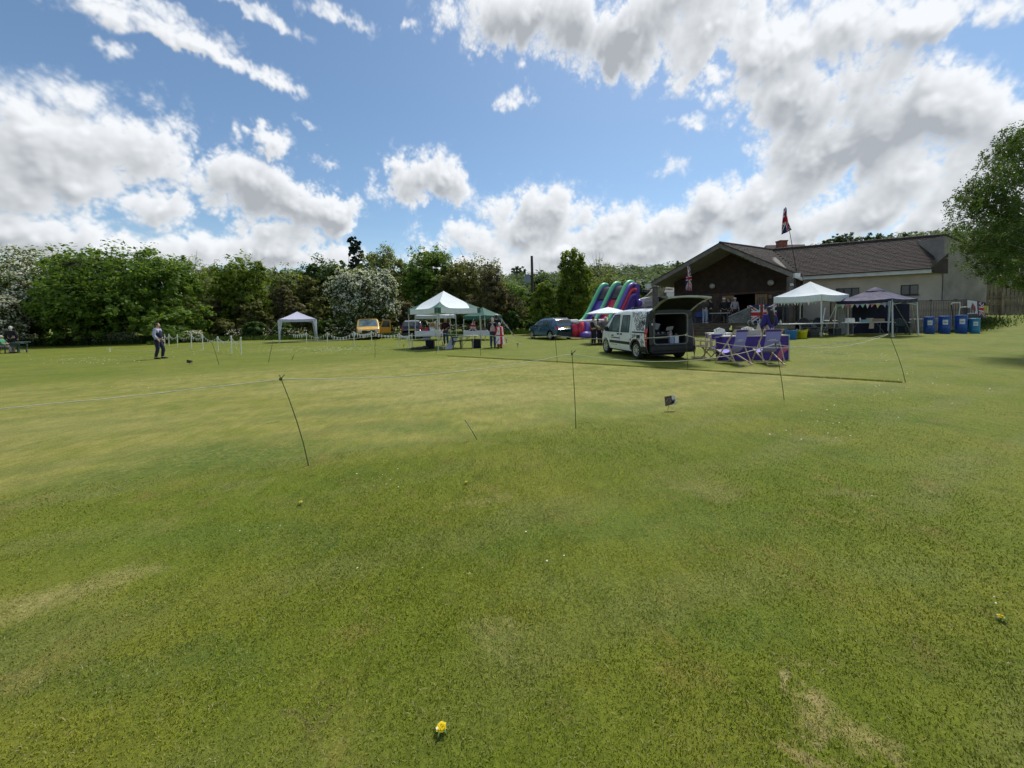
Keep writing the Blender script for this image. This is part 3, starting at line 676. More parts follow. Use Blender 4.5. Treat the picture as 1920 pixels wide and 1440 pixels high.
for i, (a, b, tp) in enumerate([(1498, 1520, 457), (1519, 1534, 456), (1540, 1558, 444), (1556, 1578, 434), (1576, 1602, 432), (1598, 1624, 440), (1618, 1652, 432), (1648, 1674, 433), (1668, 1694, 440), (1682, 1706, 430), (1700, 1734, 430), (1728, 1758, 428), (1754, 1790, 426)]):
    tree('skyline_tree', rlab.format(ORD[i]), a - 3, b + 3, tp, 195, 'hill', 2600, .85, 90 + i, shape='round', group='trees on the skyline', nl=5, trunk=.3, cbase=.25, shell=.5, skirt=False)
for i, (a, b, tp, lb) in enumerate([(1262, 1282, 486, 'distant round tree on the hill left of the pavilion gable'), (1225, 1250, 492, 'distant tree on the hill above the black yew'), (1170, 1200, 496, 'distant tree on the hill above the slide'), (962, 986, 496, 'distant tree on the hill left of the telegraph pole')]):
    tree('skyline_tree', lb, a - 3, b + 3, tp, 195, 'hill', 2200, .85, 110 + i, shape='round', group='trees on the skyline', nl=5, trunk=.3, cbase=.25, skirt=False)
# ================================================================ people
M_SKIN = pm('skin', (.50, .30, .22), .55, .08, 20); M_EYE = pm('eye_dark', (.02, .015, .012), .3, 0); M_LIP = pm('lip', (.36, .15, .13), .5, 0)
JOINTS = dict(pelvis=(0, 0, .95), spine=(0, .01, 1.12), chest=(0, .0, 1.32), neck=(0, .0, 1.50), head=(0, .02, 1.63),
  shL=(-.18, 0, 1.43), elL=(-.25, -.03, 1.16), wrL=(-.24, .08, .92), shR=(.18, 0, 1.43), elR=(.25, -.03, 1.16), wrR=(.24, .08, .92),
  hiL=(-.09, 0, .90), knL=(-.105, .03, .50), anL=(-.11, -.02, .09), toL=(-.125, .13, .035), hiR=(.09, 0, .90), knR=(.105, .03, .50), anR=(.11, -.02, .09), toR=(.125, .13, .035))
RADII = dict(pelvis=.135, spine=.125, chest=.135, neck=.055, head=.085, shL=.062, elL=.045, wrL=.030, hiL=.088, knL=.060, anL=.042, toL=.034)
for k in list(RADII):
    if k.endswith('L'): RADII[k[:-1] + 'R'] = RADII[k]
LIMBS = [('pelvis', 'spine'), ('spine', 'chest'), ('chest', 'neck'), ('neck', 'head'), ('chest', 'shL'), ('shL', 'elL'), ('elL', 'wrL'), ('chest', 'shR'), ('shR', 'elR'), ('elR', 'wrR'),
         ('pelvis', 'hiL'), ('hiL', 'knL'), ('knL', 'anL'), ('anL', 'toL'), ('pelvis', 'hiR'), ('hiR', 'knR'), ('knR', 'anR'), ('anR', 'toR')]
def skinmesh(name, J, names, grow, mats, lev=2, fat=1.0):
    idx = {k: i for i, k in enumerate(names)}
    ed = [(idx[a], idx[b]) for a, b in LIMBS if a in idx and b in idx]
    me = bpy.data.meshes.new(name); me.from_pydata([J[k] for k in names], ed, [])
    o = bpy.data.objects.new('tmp', me); COL.objects.link(o); o.modifiers.new('s', 'SKIN')
    o.modifiers.new('d', 'SUBSURF').levels = lev
    for k, i in idx.items():
        r = (RADII[k] + grow) * (.80 if (grow and k == 'pelvis') else 1); r *= fat if k in ('pelvis', 'spine', 'chest', 'hiL', 'hiR') else 1
        sv = me.skin_vertices[0].data[i]; sv.radius = (r, r); sv.use_root = (i == 0)
    dg = bpy.context.evaluated_depsgraph_get(); m2 = bpy.data.meshes.new_from_object(o.evaluated_get(dg))
    bpy.data.objects.remove(o); bpy.data.meshes.remove(me); m2.name = name; m2.materials.clear()
    for m in mats: m2.materials.append(m)
    m2.polygons.foreach_set('use_smooth', [True] * len(m2.polygons)); return m2
def merge_into(me, mb, mats):
    bm = bmesh.new(); bm.from_mesh(me); base = [bm.verts.new(v) for v in mb.v]
    for f, mi in zip(mb.f, mb.m):
        try: fc = bm.faces.new([base[i] for i in f]); fc.material_index = mi; fc.smooth = True
        except ValueError: pass
    bm.to_mesh(me); bm.free(); me.materials.clear()
    for m in mats: me.materials.append(m)
def person(loc, rz, label, H=1.72, pose=None, top=None, legs=None, shoe=None, hair=None, hat=None, short_sleeve=False, shorts=False, long_hair=False, fat=1.0, group='people at the fete', vest=None, cat='person'):
    t = thing('person', label, cat, loc, rz, group); k = H / 1.74
    J = {n: Vector(p) for n, p in JOINTS.items()}
    for n, p in (pose or {}).items(): J[n] = Vector(p)
    J = {n: p * k for n, p in J.items()}
    body = skinmesh('body', J, list(JOINTS), 0, [M_SKIN], 2, fat)
    det = MB(); h = J['head']; hd = (h - J['neck']).normalized()
    det.ell(h + Vector((0, .005, .005)), (.076 * k, .098 * k, .118 * k), 14, 10)
    det.ell(h + Vector((0, .105, -.015)) * k, (.014, .018, .026), 6, 5)                       # nose
    for s_ in (-1, 1):
        det.ell(h + Vector((.032 * s_, .090, .012)) * k, (.012, .008, .007), 6, 4, mi=1)      # eyes
        det.ell(h + Vector((.080 * s_, -.005, -.005)) * k, (.010, .020, .032), 6, 5)          # ears
        w = J['wrL' if s_ < 0 else 'wrR']; e = J['elL' if s_ < 0 else 'elR']; d = (w - e).normalized()
        side = d.cross(Vector((0, 1, 0.01))).normalized(); pal = w + d * .05
        det.path([w - d * .01, w + d * .04, w + d * .09], [.028, .040, .036], 8)                # palm
        for i in range(4):
            b0 = w + d * .085 + side * (.024 * (1.5 - i) * .75); bend = d.cross(side).normalized() * .012
            L = (.062, .072, .068, .052)[i]
            det.path([b0, b0 + d * L * .55 + bend * .3, b0 + d * L * .95 + bend], [.0095, .0085, .007], 5)
        tb = w + d * .03 + side * .035 * (-s_)
        det.path([tb - side * .01 * (-s_), tb + d * .03 + side * .014 * (-s_), tb + d * .055 + side * .012 * (-s_)], [.012, .011, .009], 5)
    det.ell(h + Vector((0, .094, -.05)) * k, (.024, .008, .006), 6, 4, mi=2)                  # mouth
    merge_into(body, det, [M_SKIN, M_EYE, M_LIP]); link('body', body, t)
    if legs is not None:
        nm = ['pelvis', 'hiL', 'knL', 'hiR', 'knR'] + ([] if shorts else ['anL', 'anR'])
        J4 = dict(J); J4['pelvis'] = J['pelvis'] + Vector((0, 0, .10)); link('shorts' if shorts else 'trousers', skinmesh('trousers', J4, nm, .022, [legs], 2, fat), t)
    if top is not None:
        nm = ['pelvis', 'spine', 'chest', 'neck', 'shL', 'elL', 'shR', 'elR'] + ([] if short_sleeve else ['wrL', 'wrR'])
        J2 = dict(J); J2['pelvis'] = J['pelvis'] + Vector((0, 0, -.05)); J2['neck'] = J['chest'].lerp(J['neck'], .72)
        link('jacket', skinmesh('jacket', J2, nm, .032, [top], 2, fat), t)
    if vest is not None:
        J3 = dict(J); J3['pelvis'] = J['pelvis'] + Vector((0, 0, .02)); J3['shL'] = J['chest'].lerp(J['shL'], .75); J3['shR'] = J['chest'].lerp(J['shR'], .75)
        link('gilet', skinmesh('gilet', J3, ['pelvis', 'spine', 'chest', 'shL', 'shR'], .055, [vest], 2, fat), t)
    if shoe is not None:
        for s_ in 'LR':
            b = MB(); a, o_ = J['an' + s_], J['to' + s_]; d = (o_ - a); d.z = 0; d.normalize()
            zf = min(a.z, o_.z) ; c0 = a + Vector((0, 0, -.03))
            b.path([a - d * .06 + Vector((0, 0, -.04)), a + Vector((0, 0, -.035)), o_ * .6 + a * .4 + Vector((0, 0, -.005)), o_ + d * .06], [.035, .050, .047, .026], 8)
            b.build('shoe', shoe, t, smooth=True)
    if hair is not None:
        b = MB(); b.ell(h + Vector((0, -.020, .028)) * k, (.089 * k, .102 * k, .112 * k), 14, 9)
        if long_hair:
            b.path([h + Vector((0, -.06, .02)), h + Vector((0, -.09, -.12)), h + Vector((0, -.12, -.30)), h + Vector((0.01, -.13, -.48))], [.085, .095, .10, .05], 10)
        else: b.ell(h + Vector((0, -.055, -.03)) * k, (.078 * k, .066 * k, .08 * k), 10, 7)
        b.build('hair', hair, t, smooth=True)
    if hat is not None:
        b = MB(); M = Matrix.Translation(h + Vector((0, -.008, .055 * k)))
        b.lathe([(.098 * k, 0), (.098 * k, .03), (.088 * k, .065), (.055 * k, .088), (.01, .095)], 16, M)
        b.grid(lambda u, v: h + Vector((math.sin((u - .5) * 2.2) * (.09 + .075 * v) * k, math.cos((u - .5) * 2.2) * (.09 + .075 * v) * k, .058 * k - .012 * v)), 8, 3)
        b.build('cap', hat, t, smooth=True)
    return t

# ================================================================ flags
M_UB = pm('flag_blue', (.012, .018, .11), .75, .15); M_UW = pm('flag_white', (.72, .72, .74), .75, .06); M_UR = pm('flag_red', (.52, .010, .028), .75, .12)
UNION = [M_UB, M_UW, M_UR]
def union_mi(u, v):
    x, y = (u - .5) * 60, (v - .5) * 30
    if abs(x) < 3 or abs(y) < 3: return 2
    if abs(x) < 5 or abs(y) < 5: return 1
    d = min(abs(x * 30 - y * 60), abs(x * 30 + y * 60)) / math.hypot(30, 60)
    return 2 if d < 1.1 else (1 if d < 3.1 else 0)

# ================================================================ vehicles
M_TYRE = pm('tyre_rubber', (.014, .014, .015), .85, .2); M_RIM = pm('rim_silver', (.58, .59, .60), .35, .05, metal=.6); M_BLACKP = pm('black_plastic', (.014, .014, .016), .55, .15)
M_GLASS = pm('car_glass', (.020, .032, .034), .06, .1, 3, spec=.8); M_GLASS2 = pm('car_glass_pale', (.13, .18, .19), .08, .45, 1.6, spec=.8)
M_UNDER = pm('underbody_light_block', (.008, .008, .008), .9, 0); M_LAMPR = pm('lamp_red', (.55, .010, .022), .2, .1); M_LAMPW = pm('lamp_clear', (.62, .64, .64), .15, .1); M_CHROME = pm('chrome', (.6, .6, .62), .2, .05, metal=.8)
M_PLATEY = pm('plate_yellow', (.72, .50, .02), .5, .05)
def smooth_interp(pts, n=7, w=.07):
    xs_, ys_ = zip(*pts)
    def f(y): return float(np.mean(np.interp(np.linspace(y - w, y + w, n), xs_, ys_)))
    return f
class Shell:
    def __init__(s, L, zt, wp, sill, arches, belt, tumble, rr=.12, camber=.03):
        s.L, s.sill, s.arches, s.belt, s.tumble, s.rr, s.camber = L, sill, arches, belt, tumble, rr, camber
        s.zt = smooth_interp(zt); s.wp = smooth_interp(wp)
    def zb(s, y):
        z = s.sill
        for yc, r in s.arches:
            if abs(y - yc) < r: z = max(z, .32 + math.sqrt(r * r - (y - yc) ** 2))
        return z
    def half(s, y, z):
        w, t = s.wp(y), s.zt(y); x = w - s.tumble * max(0, z - s.belt) + .012 * math.sin(min(1, max(0, (z - s.sill) / (s.belt - s.sill))) * math.pi)
        if z < s.sill + .12: x -= .04 * (1 - (z - s.sill) / .12)
        rr = min(s.rr, max(.03, t - s.sill))
        if z > t - rr: k = min(1, (z - (t - rr)) / rr); x -= rr * (1 - math.sqrt(1 - k * k)) * 1.1
        return max(.03, x)
    def body(s, name, mat, parent, open_rear=False, n=72):
        ys = sorted(set([round(v, 4) for v in np.linspace(0, s.L, n)] + [round(yc + r * c, 4) for yc, r in s.arches for c in (-1, -.995, -.97, .97, .995, 1)]))
        rings = []
        for y in ys:
            t = s.zt(y); zb = min(s.zb(y), t - .02); rr = min(s.rr, max(.03, t - s.sill)); z1 = max(zb, t - rr)
            zs = list(np.linspace(zb, z1, 9)) + [z1 + (t - z1) * math.sin(a) for a in (.35, .7, 1.05, 1.4, 1.5708)]
            left = [Vector((-s.half(y, z), y, z)) for z in zs]; xe = -left[-1].x
            mid = [Vector((xe * f, y, t + s.camber * (1 - f * f))) for f in (-.75, -.4, 0, .4, .75)]
            rings.append(left + mid + [Vector((-p.x, p.y, p.z)) for p in reversed(left)])
        m = len(rings[0]); b = MB(); vs_ = [p for r in rings for p in r]
        b.add(vs_, [(i * m + j, (i + 1) * m + j, (i + 1) * m + j + 1, i * m + j + 1) for i in range(len(ys) - 1) for j in range(m - 1)])
        last = (len(ys) - 1) * m; b.f.append(tuple(last + j for j in range(m))); b.m.append(0)
        if not open_rear: b.f.append(tuple(range(m - 1, -1, -1))); b.m.append(0)
        return b.build(name, mat, parent, smooth=True)
    def side(s, corners, sgn, off=.006, nu=10, nv=6, mb=None):
        """corners (y,z): rear-bottom, front-bottom, front-top, rear-top"""
        c = corners
        def fn(u, v):
            y = (c[0][0] * (1 - u) + c[1][0] * u) * (1 - v) + (c[3][0] * (1 - u) + c[2][0] * u) * v
            z = (c[0][1] * (1 - u) + c[1][1] * u) * (1 - v) + (c[3][1] * (1 - u) + c[2][1] * u) * v
            return (sgn * (s.half(y, z) + off), y, z)
        return (mb or MB()).grid(fn, nu, nv)
    def top(s, y0, y1, fr0, fr1, off=.006, mb=None):
        def fn(u, v):
            y = y0 + (y1 - y0) * v; f = (fr0 + (fr1 - fr0) * v) * (2 * u - 1); xe = s.half(y, s.zt(y)); e = .01
            sl = (s.zt(y + e) - s.zt(y - e)) / (2 * e); nl = math.sqrt(1 + sl * sl)
            return (xe * f, y - off * sl / nl, s.zt(y) + s.camber * (1 - f * f) + off / nl)
        return (mb or MB()).grid(fn, 12, 10)
def wheel(parent, x, y, r=.32, w=.2, spokes=9, rim=None, name='wheel'):
    sg = -1 if x < 0 else 1; M = Matrix.Translation((x, y, r)) @ Matrix.Rotation(rad(90 * sg), 4, 'Y')
    b = MB(); b.lathe([(r * .62, -w), (r * .93, -w), (r, -w * .86), (r, -w * .12), (r * .95, 0), (r * .70, .0), (r * .66, -.02), (r * .66, -w * .6)], 28, M, caps=False)
    o = b.build(name, M_TYRE, parent, smooth=True)
    b = MB(); b.lathe([(r * .66, -.025), (r * .665, -.006), (r * .60, -.012), (r * .57, -.03)], 28, M, caps=False)
    b.lathe([(r * .02, -.012), (r * .17, -.014), (r * .19, -.03)], 14, M)
    for i in range(spokes):
        a = 2 * math.pi * i / spokes; R_ = Matrix.Rotation(a, 4, 'Z')
        for sgn in ((0,) if spokes > 6 else (-.03, .03)):
            pts = [M @ R_ @ Vector(p) for p in ((r * .15, -r * .055 + sgn, -.018), (r * .6, -r * .085 + sgn, -.012), (r * .6, r * .085 + sgn, -.012), (r * .15, r * .055 + sgn, -.018))]
            b.add(pts, [(0, 1, 2, 3)])
    b.build('rim', rim or M_RIM, o)
    b = MB(); b.lathe([(.01, -.05), (r * .66, -.05)], 20, M, caps=False); b.build('hub', M_UNDER, o)
    return o
def plate(parent, p, w, h, mat, rot=0):
    b = MB(); b.box(p, (w, .012, h)); return b.build('number_plate', mat, parent)
def under(parent, L, W_, z0=.17, z1=.62):  # near-black box added inside the shell to block light at the wheel wells
    b = MB(); b.box((0, L / 2, (z0 + z1) / 2), (2 * W_, L - .5, z1 - z0)); return b.build('underbody_light_block', M_UNDER, parent)

# ---------------------------------------------------------------- the white van
M_VANW = pm('van_white', (.84, .86, .86), .30, .03, 2, coat=.5); M_PRINT = pm('print_black', (.012, .012, .02), .5, 0)
vp = Vector((4.67, 13.3, 0)); va = rad(9.7)
vdir = Vector((-math.sin(va), math.cos(va), 0)); vrt = Vector((math.cos(va), math.sin(va), 0)); vc = vp + vrt * .915
van = thing('delivery_van', 'small white van printed with black lettering, its tailgate raised', 'van', vc, va)
S = Shell(4.32, [(0, 1.79), (.3, 1.82), (1.8, 1.84), (2.55, 1.80), (2.92, 1.69), (3.35, 1.36), (3.60, 1.13), (3.78, 1.06), (4.06, .97), (4.24, .82), (4.32, .60)],
          [(0, .895), (.25, .915), (3.4, .915), (3.9, .86), (4.2, .74), (4.32, .62)], .26, [(.80, .375), (3.50, .375)], .98, .16, .13)
S.body('body', M_VANW, van, open_rear=True)
under(van, 4.3, .66)
for sg in (-1, 1):
    side_lab = None
    fw = S.side([(2.20, 1.0), (3.20, 1.0), (2.72, 1.60), (2.26, 1.63)], sg).build('door_window', M_GLASS2, van)
    fr = MB()
    for c in ([(2.14, .95), (3.30, .95), (3.20, 1.0), (2.20, 1.0)], [(3.20, 1.0), (3.30, .95), (2.78, 1.66), (2.72, 1.60)], [(2.20, 1.0), (2.26, 1.63), (2.22, 1.66), (2.15, .97)], [(2.26, 1.63), (2.72, 1.60), (2.78, 1.66), (2.22, 1.66)]): S.side(c, sg, .004, mb=fr)
    fr.build('frame', M_BLACKP, fw)
    rw = S.side([(1.34, 1.0), (2.00, 1.0), (1.96, 1.60), (1.40, 1.60)], sg, .005).build('side_window', M_GLASS2, van)
    fr = MB()
    S.side([(1.30, .97), (1.36, .97), (1.42, 1.63), (1.36, 1.63)], sg, .008, mb=fr); S.side([(1.96, .97), (2.03, .97), (2.0, 1.63), (1.94, 1.63)], sg, .008, mb=fr)
    S.side([(1.36, 1.59), (2.0, 1.59), (2.0, 1.63), (1.36, 1.63)], sg, .009, mb=fr); S.side([(1.3, .96), (2.02, .96), (2.0, 1.0), (1.32, 1.0)], sg, .009, mb=fr); S.side([(1.52, 1.0), (1.56, 1.0), (1.57, 1.6), (1.53, 1.6)], sg, .009, mb=fr)
    fr.build('frame', M_BLACKP, rw)
    S.side([(1.22, .50), (3.02, .50), (3.05, .61), (1.22, .61)], sg, .014, 20, 3).build('side_trim', M_BLACKP, van)
    S.side([(.14, .965), (1.06, .965), (1.06, 1.015), (.14, 1.015)], sg, .010, 14, 2).build('sliding_rail', M_BLACKP, van)
    if sg < 0: S.side([(.46, .74), (.72, .74), (.72, .90), (.46, .90)], sg, .008).build('fuel_flap', M_BLACKP, van)
    for yy in (2.24, 1.96):
        b = MB(); S.side([(yy - .07, .865), (yy + .07, .865), (yy + .07, .90), (yy - .07, .90)], sg, .022, mb=b); S.side([(yy - .08, .85), (yy + .08, .85), (yy + .08, .915), (yy - .08, .915)], sg, .007, mb=b)
        b.build('door_handle', M_BLACKP, van)
    seam = MB()
    for a in ([(2.09, .30), (2.10, .30), (2.10, 1.70), (2.09, 1.70)], [(1.15, .34), (1.16, .34), (1.20, 1.70), (1.19, 1.70)], [(3.02, .62), (3.03, .62), (3.33, 1.05), (3.32, 1.05)], [(3.03, .30), (3.04, .30), (3.04, .62), (3.03, .62)]): S.side(a, sg, .004, 1, 10).build('panel_gap', M_BLACKP, van)
    S.side([(.0, 1.13), (.17, 1.13), (.19, 1.72), (.0, 1.74)], sg, .006).build('rear_pillar', M_BLACKP, van)
    tl = S.side([(-.01, .70), (.13, .72), (.17, 1.13), (-.01, 1.13)], sg, .016).build('tail_light', M_LAMPR, van)
    S.side([(.02, .84), (.09, .84), (.09, .93), (.02, .93)], sg, .022).build('indicator', M_LAMPW, tl)
    S.side([(-.01, .50), (.09, .50), (.12, .70), (-.01, .69)], sg, .010).build('lower_reflector', pm('reflector_red', (.30, .008, .02), .3, .1), van)
    b = MB(); S.side([(-.02, .26), (.44, .29), (.46, .50), (-.02, .50)], sg, .022, mb=b)
    S.side([(.35, .62), (1.22, .62), (1.2, .66), (.37, .66)], sg, .004, 1, 1)
    b.build('bumper_corner', M_BLACKP, van)
    for yc in (.80, 3.50):
        b = MB(); n = 18
        for i in range(n):
            a0, a1 = math.pi * i / n, math.pi * (i + 1) / n
            q = [(yc + .375 * math.cos(a), max(S.sill, .32 + .375 * math.sin(a))) for a in (a0, a1)]; q2 = [(yc + .44 * math.cos(a), max(S.sill, .32 + .44 * math.sin(a))) for a in (a0, a1)]
            S.side([q[0], q[1], q2[1], q2[0]], sg, .010, 1, 1, mb=b)
        if yc < 1: b.build('arch_trim', M_BLACKP, van)
    b = MB(); hx = S.half(3.18, 1.02) + .11
    b.ell((sg * hx, 3.16, 1.08), (.10, .07, .12), 10, 7); b.beam((sg * (hx - .12), 3.14, 1.02), (sg * hx, 3.16, 1.04), .05, .05); b.build('wing_mirror', M_BLACKP, van, smooth=True)
    hl = MB(); S.side([(3.95, .72), (4.24, .66), (4.16, .83), (3.86, .92)], sg, .008, mb=hl); hl.build('headlight', M_LAMPW, van)
    for yc in (.80, 3.50): wheel(van, sg * .905, yc, .325, .20)
S.top(2.98, 3.55, .92, .95).build('windscreen', M_GLASS, van)
b = MB(); b.box((0, 4.24, .42), (1.3, .2, .28)); b.build('front_bumper', M_BLACKP, van)
# lettering on the flank
b = MB()
for i in range(3): S.side([(2.86 - i * .075 - .062, .775), (2.86 - i * .075, .775), (2.86 - i * .075, .835), (2.86 - i * .075 - .062, .835)], -1, .006, 1, 1, mb=b)
random.seed(3); yy = 2.86
for w in [.05, .035, .045, .0, .045, .03, .05, .04, .03, .045, .05, .03, .035, .05, .04, .045, .03, .04, .05, .035]:
    if w:
        hgt = random.choice((.052, .045, .06))
        S.side([(yy - w * .62, .695), (yy, .695), (yy, .695 + hgt), (yy - w * .62, .695 + hgt)], -1, .006, 1, 1, mb=b)
    yy -= max(w, .03)
S.side([(2.78, .645), (2.84, .645), (2.84, .66), (2.78, .66)], -1, .006, 1, 1, mb=b)
yy = 2.86
for k in range(16):
    if k not in (4, 9): S.side([(yy - .022, .43), (yy, .43), (yy, .43 + random.uniform(.02, .035)), (yy - .022, .45)], -1, .006, 1, 1, mb=b)
    yy -= .034
struct(b.build('door_lettering', M_PRINT, van), 'stuff')
b = MB(); random.seed(9)
def bandrow(y0, z0, y1, z1, hgt, wmean):
    """one diagonal row of letters"""
    L = math.hypot(y1 - y0, z1 - z0); dy, dz = (y1 - y0) / L, (z1 - z0) / L; ny, nz = -dz, dy; t = 0
    while t < L:
        w = wmean * random.uniform(.5, 1.1)
        if random.random() < .88:
            a = [(y0 + dy * t, z0 + dz * t), (y0 + dy * (t + w * .62), z0 + dz * (t + w * .62))]
            h1 = hgt * random.choice((.75, .8, .45)); o1 = random.choice((0, 0, hgt * .35))
            q = [(p[0] + ny * o, p[1] + nz * o) for p, o in ((a[0], o1), (a[1], o1), (a[1], o1 + h1), (a[0], o1 + h1))]
            ok = all(.17 < y < 1.62 and .40 < z < 1.76 and not (.42 < y < .76 and .72 < z < .92) and not (1.29 < y < 2.05 and .95 < z < 1.65) and not (.12 < y < 1.08 and .95 < z < 1.03) and math.hypot(y - .8, z - .32) > .46 and not (z < .63 and y > 1.2) for y, z in q)
            if ok: S.side(q, -1, .0055, 1, 1, mb=b)
        t += w
for i in range(9): bandrow(1.62 - i * .085, .36, .55 - i * .085, 1.42, .064, .075)
for i in range(8): bandrow(1.22 - i * .09, 1.80, .62 - i * .12, .95, .064, .07)
for i in range(5): bandrow(.62 - i * .085, 1.30, .17 - i * .085, 1.78, .06, .065)
for i in range(4): bandrow(.9 - i * .09, .95, .3 - i * .1, .55, .06, .07)
struct(b.build('side_lettering', M_PRINT, van), 'stuff')
# open rear: frame, lining, sill and bumper
ring_o, ring_i = [], []
def rr_rect(hw, z0, z1, r, n=6):
    pts = []
    for cx_, cz, a0 in ((hw - r, z0 + r, -90), (hw - r, z1 - r, 0), (-hw + r, z1 - r, 90), (-hw + r, z0 + r, 180)):
        for i in range(n + 1):
            a = rad(a0 + 90 * i / n); pts.append((cx_ + r * math.cos(a), cz + r * math.sin(a)))
    return pts
outer = rr_rect(.84, .48, 1.80, .16); inner = rr_rect(.66, .56, 1.66, .13); inn2 = rr_rect(.63, .59, 1.63, .12)
b = MB(); n = len(outer); b.add([(x * .98, .0, z) for x, z in outer] + [(x, -.005, z) for x, z in inner], [(i, (i + 1) % n, n + (i + 1) % n, n + i) for i in range(n)]); b.build('tailgate_frame', pm('frame_dark', (.022, .024, .026), .4, .2), van)
b = MB(); b.add([(x, -.012, z) for x, z in inner] + [(x, -.012, z) for x, z in inn2], [(i, (i + 1) % n, n + (i + 1) % n, n + i) for i in range(n)])
b.add([(x, -.012, z) for x, z in inn2] + [(x, .06, z) for x, z in inn2], [(i, (i + 1) % n, n + (i + 1) % n, n + i) for i in range(n)]); b.build('door_seal', pm('seal_grey', (.20, .205, .20), .5, .2), van)
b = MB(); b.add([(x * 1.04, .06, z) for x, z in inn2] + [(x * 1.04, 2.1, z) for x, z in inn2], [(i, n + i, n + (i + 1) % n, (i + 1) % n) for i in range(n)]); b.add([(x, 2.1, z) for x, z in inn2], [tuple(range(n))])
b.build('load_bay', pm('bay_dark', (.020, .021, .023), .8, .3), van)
b = MB(); b.box((0, -.05, .42), (1.66, .14, .20)); b.box((0, -.06, .33), (1.5, .12, .10)); b.box((0, -.035, .545), (1.4, .10, .035)); b.build('rear_bumper', M_BLACKP, van)
b = MB(); b.box((-.72, -.02, 1.28), (.05, .02, .07)); b.build('number_sticker', M_UW, van)
# raised tailgate
def tg(u, v):
    x = (2 * u - 1) * (.76 + .02 * v); y = -.02 - 1.06 * v; z = 1.80 + .36 * v + .09 * math.sin(math.pi * v * .8) - .05 * (2 * u - 1) ** 2; return Vector((x, y, z))
b = MB(); b.grid(tg, 14, 8); o = b.build('tailgate', M_VANW, van, smooth=True)
b = MB(); b.grid(lambda u, v: tg(.04 + .92 * u, .06 + .80 * v) - Vector((0, 0, .045)), 12, 6); b.build('inner_panel', pm('tailgate_lining', (.014, .015, .016), .95, .3, spec=.1), o)
b = MB()
for u0, u1, v0, v1 in ((0, 1, .90, 1.0), (0, .05, .05, .92), (.95, 1, .05, .92)):
    b.grid(lambda u, v: tg(u0 + (u1 - u0) * u, v0 + (v1 - v0) * v) - Vector((0, 0, .05)), 10, 4)
    b.grid(lambda u, v: tg(u0 + (u1 - u0) * u, v1) - Vector((0, 0, .05 * v)), 10, 1)
b.build('rim', pm('tailgate_rim', (.42, .45, .45), .4, .1), o)
for sg in (-1, 1): b = MB(); b.tube((sg * .70, -.01, 1.45), (sg * .72, -.52, 1.93), .012, .012); b.build('gas_strut', M_BLACKP, o)
# roof bars and lights
for yy in (.55, 1.55):
    b = MB(); b.box((0, yy, 1.905), (1.35, .24, .055), taper=.92); b.box((-.6, yy, 1.872), (.08, .1, .05)); b.box((.6, yy, 1.872), (.08, .1, .05)); b.build('roof_bar', M_BLACKP, van)
# things carried in the van
def item(name, label, cat, mb, mat, loc, rz=0, group='equipment inside the van'):
    o = mb.build(name, mat, None, loc, rz); return tag(o, label, cat, group)
def vloc(x, y, z): return vc + vrt * x + vdir * y + Vector((0, 0, z))
M_EQ = pm('equipment_black', (.012, .012, .014), .5, .3); M_EQG = pm('equipment_grey', (.11, .115, .12), .45, .5, 14)
rk = thing('equipment_rack', 'grey rack of equipment drawers in the open van', 'rack', vloc(-.46, .55, .62), va, 'equipment inside the van')
b = MB(); b.box((0, .2, .36), (.30, .5, .72)); b.build('case', M_EQ, rk)
for i in range(5): b = MB(); b.box((0, -.06, .08 + i * .135), (.25, .02, .085)); b.box((.06, -.075, .08 + i * .135), (.08, .012, .03)); b.build('drawer', M_EQG, rk)
t = thing('equipment_desk', 'black desk of controls along the van floor', 'desk', vloc(0, .6, .595), va, 'equipment inside the van')
b = MB(); b.box((0.06, .25, .30), (.72, .5, .03)); b.build('shelf', M_EQG, t)
b = MB(); b.box((.06, .25, .145), (.70, .48, .27)); b.build('cabinet', M_EQ, t)
b = MB(); b.box((-.02, -.008, .17), (.55, .02, .04)); b.build('rail', pm('rail_pale', (.45, .44, .40), .5, .1), t)
random.seed(8)
for i in range(9):
    b = MB(); b.box((-.22 + i * .065, .06 + random.uniform(0, .1), .315 + .035), (.045, .05, random.uniform(.04, .08))); b.build('control', [M_EQG, M_EQ, M_UW][i % 3], t)
b = MB(); b.box((0, .15, .0), (.5, .35, .30)); item('equipment_case', 'black case behind the paper in the van', 'case', b, M_EQ, vloc(-.08, 1.0, 1.05), va)
b = MB(); b.box((0, 0, 0), (.36, .02, .24), Matrix.Rotation(.2, 3, 'Y') @ Matrix.Rotation(.5, 3, 'X')); item('paper_sheet', 'lilac paper propped up in the van above the drawers', 'paper', b, pm('paper_lilac', (.55, .55, .70), .7, .05), vloc(-.18, .75, 1.20), va)
b = MB(); b.box((0, 0, 0), (.26, .03, .15), Matrix.Rotation(-.1, 3, 'Y') @ Matrix.Rotation(.6, 3, 'X')); item('clipboard', 'white clipboard leaning at the van wall', 'clipboard', b, pm('paper_white', (.66, .68, .70), .7, .05), vloc(.36, .65, 1.10), va)
for x, c, nm, lb in ((.12, (.30, .36, .50), 'paper_bag', 'blue-grey paper bag on the van floor'), (.30, (.62, .68, .74), 'paper_bag', 'white paper bag on the van floor')):
    t = thing(nm, lb, 'bag', vloc(x, .16, .595), va, 'bags in the van')
    b = MB(); b.box((0, 0, .13), (.15, .10, .26)); b.build('bag_body', pm('bag_%d' % int(x * 100), c, .7, .06), t)
    b = MB(); b.path([(-.04, 0, .26), (-.03, 0, .33), (.03, 0, .33), (.04, 0, .26)], .004, 4); b.build('handle', M_UW, t)
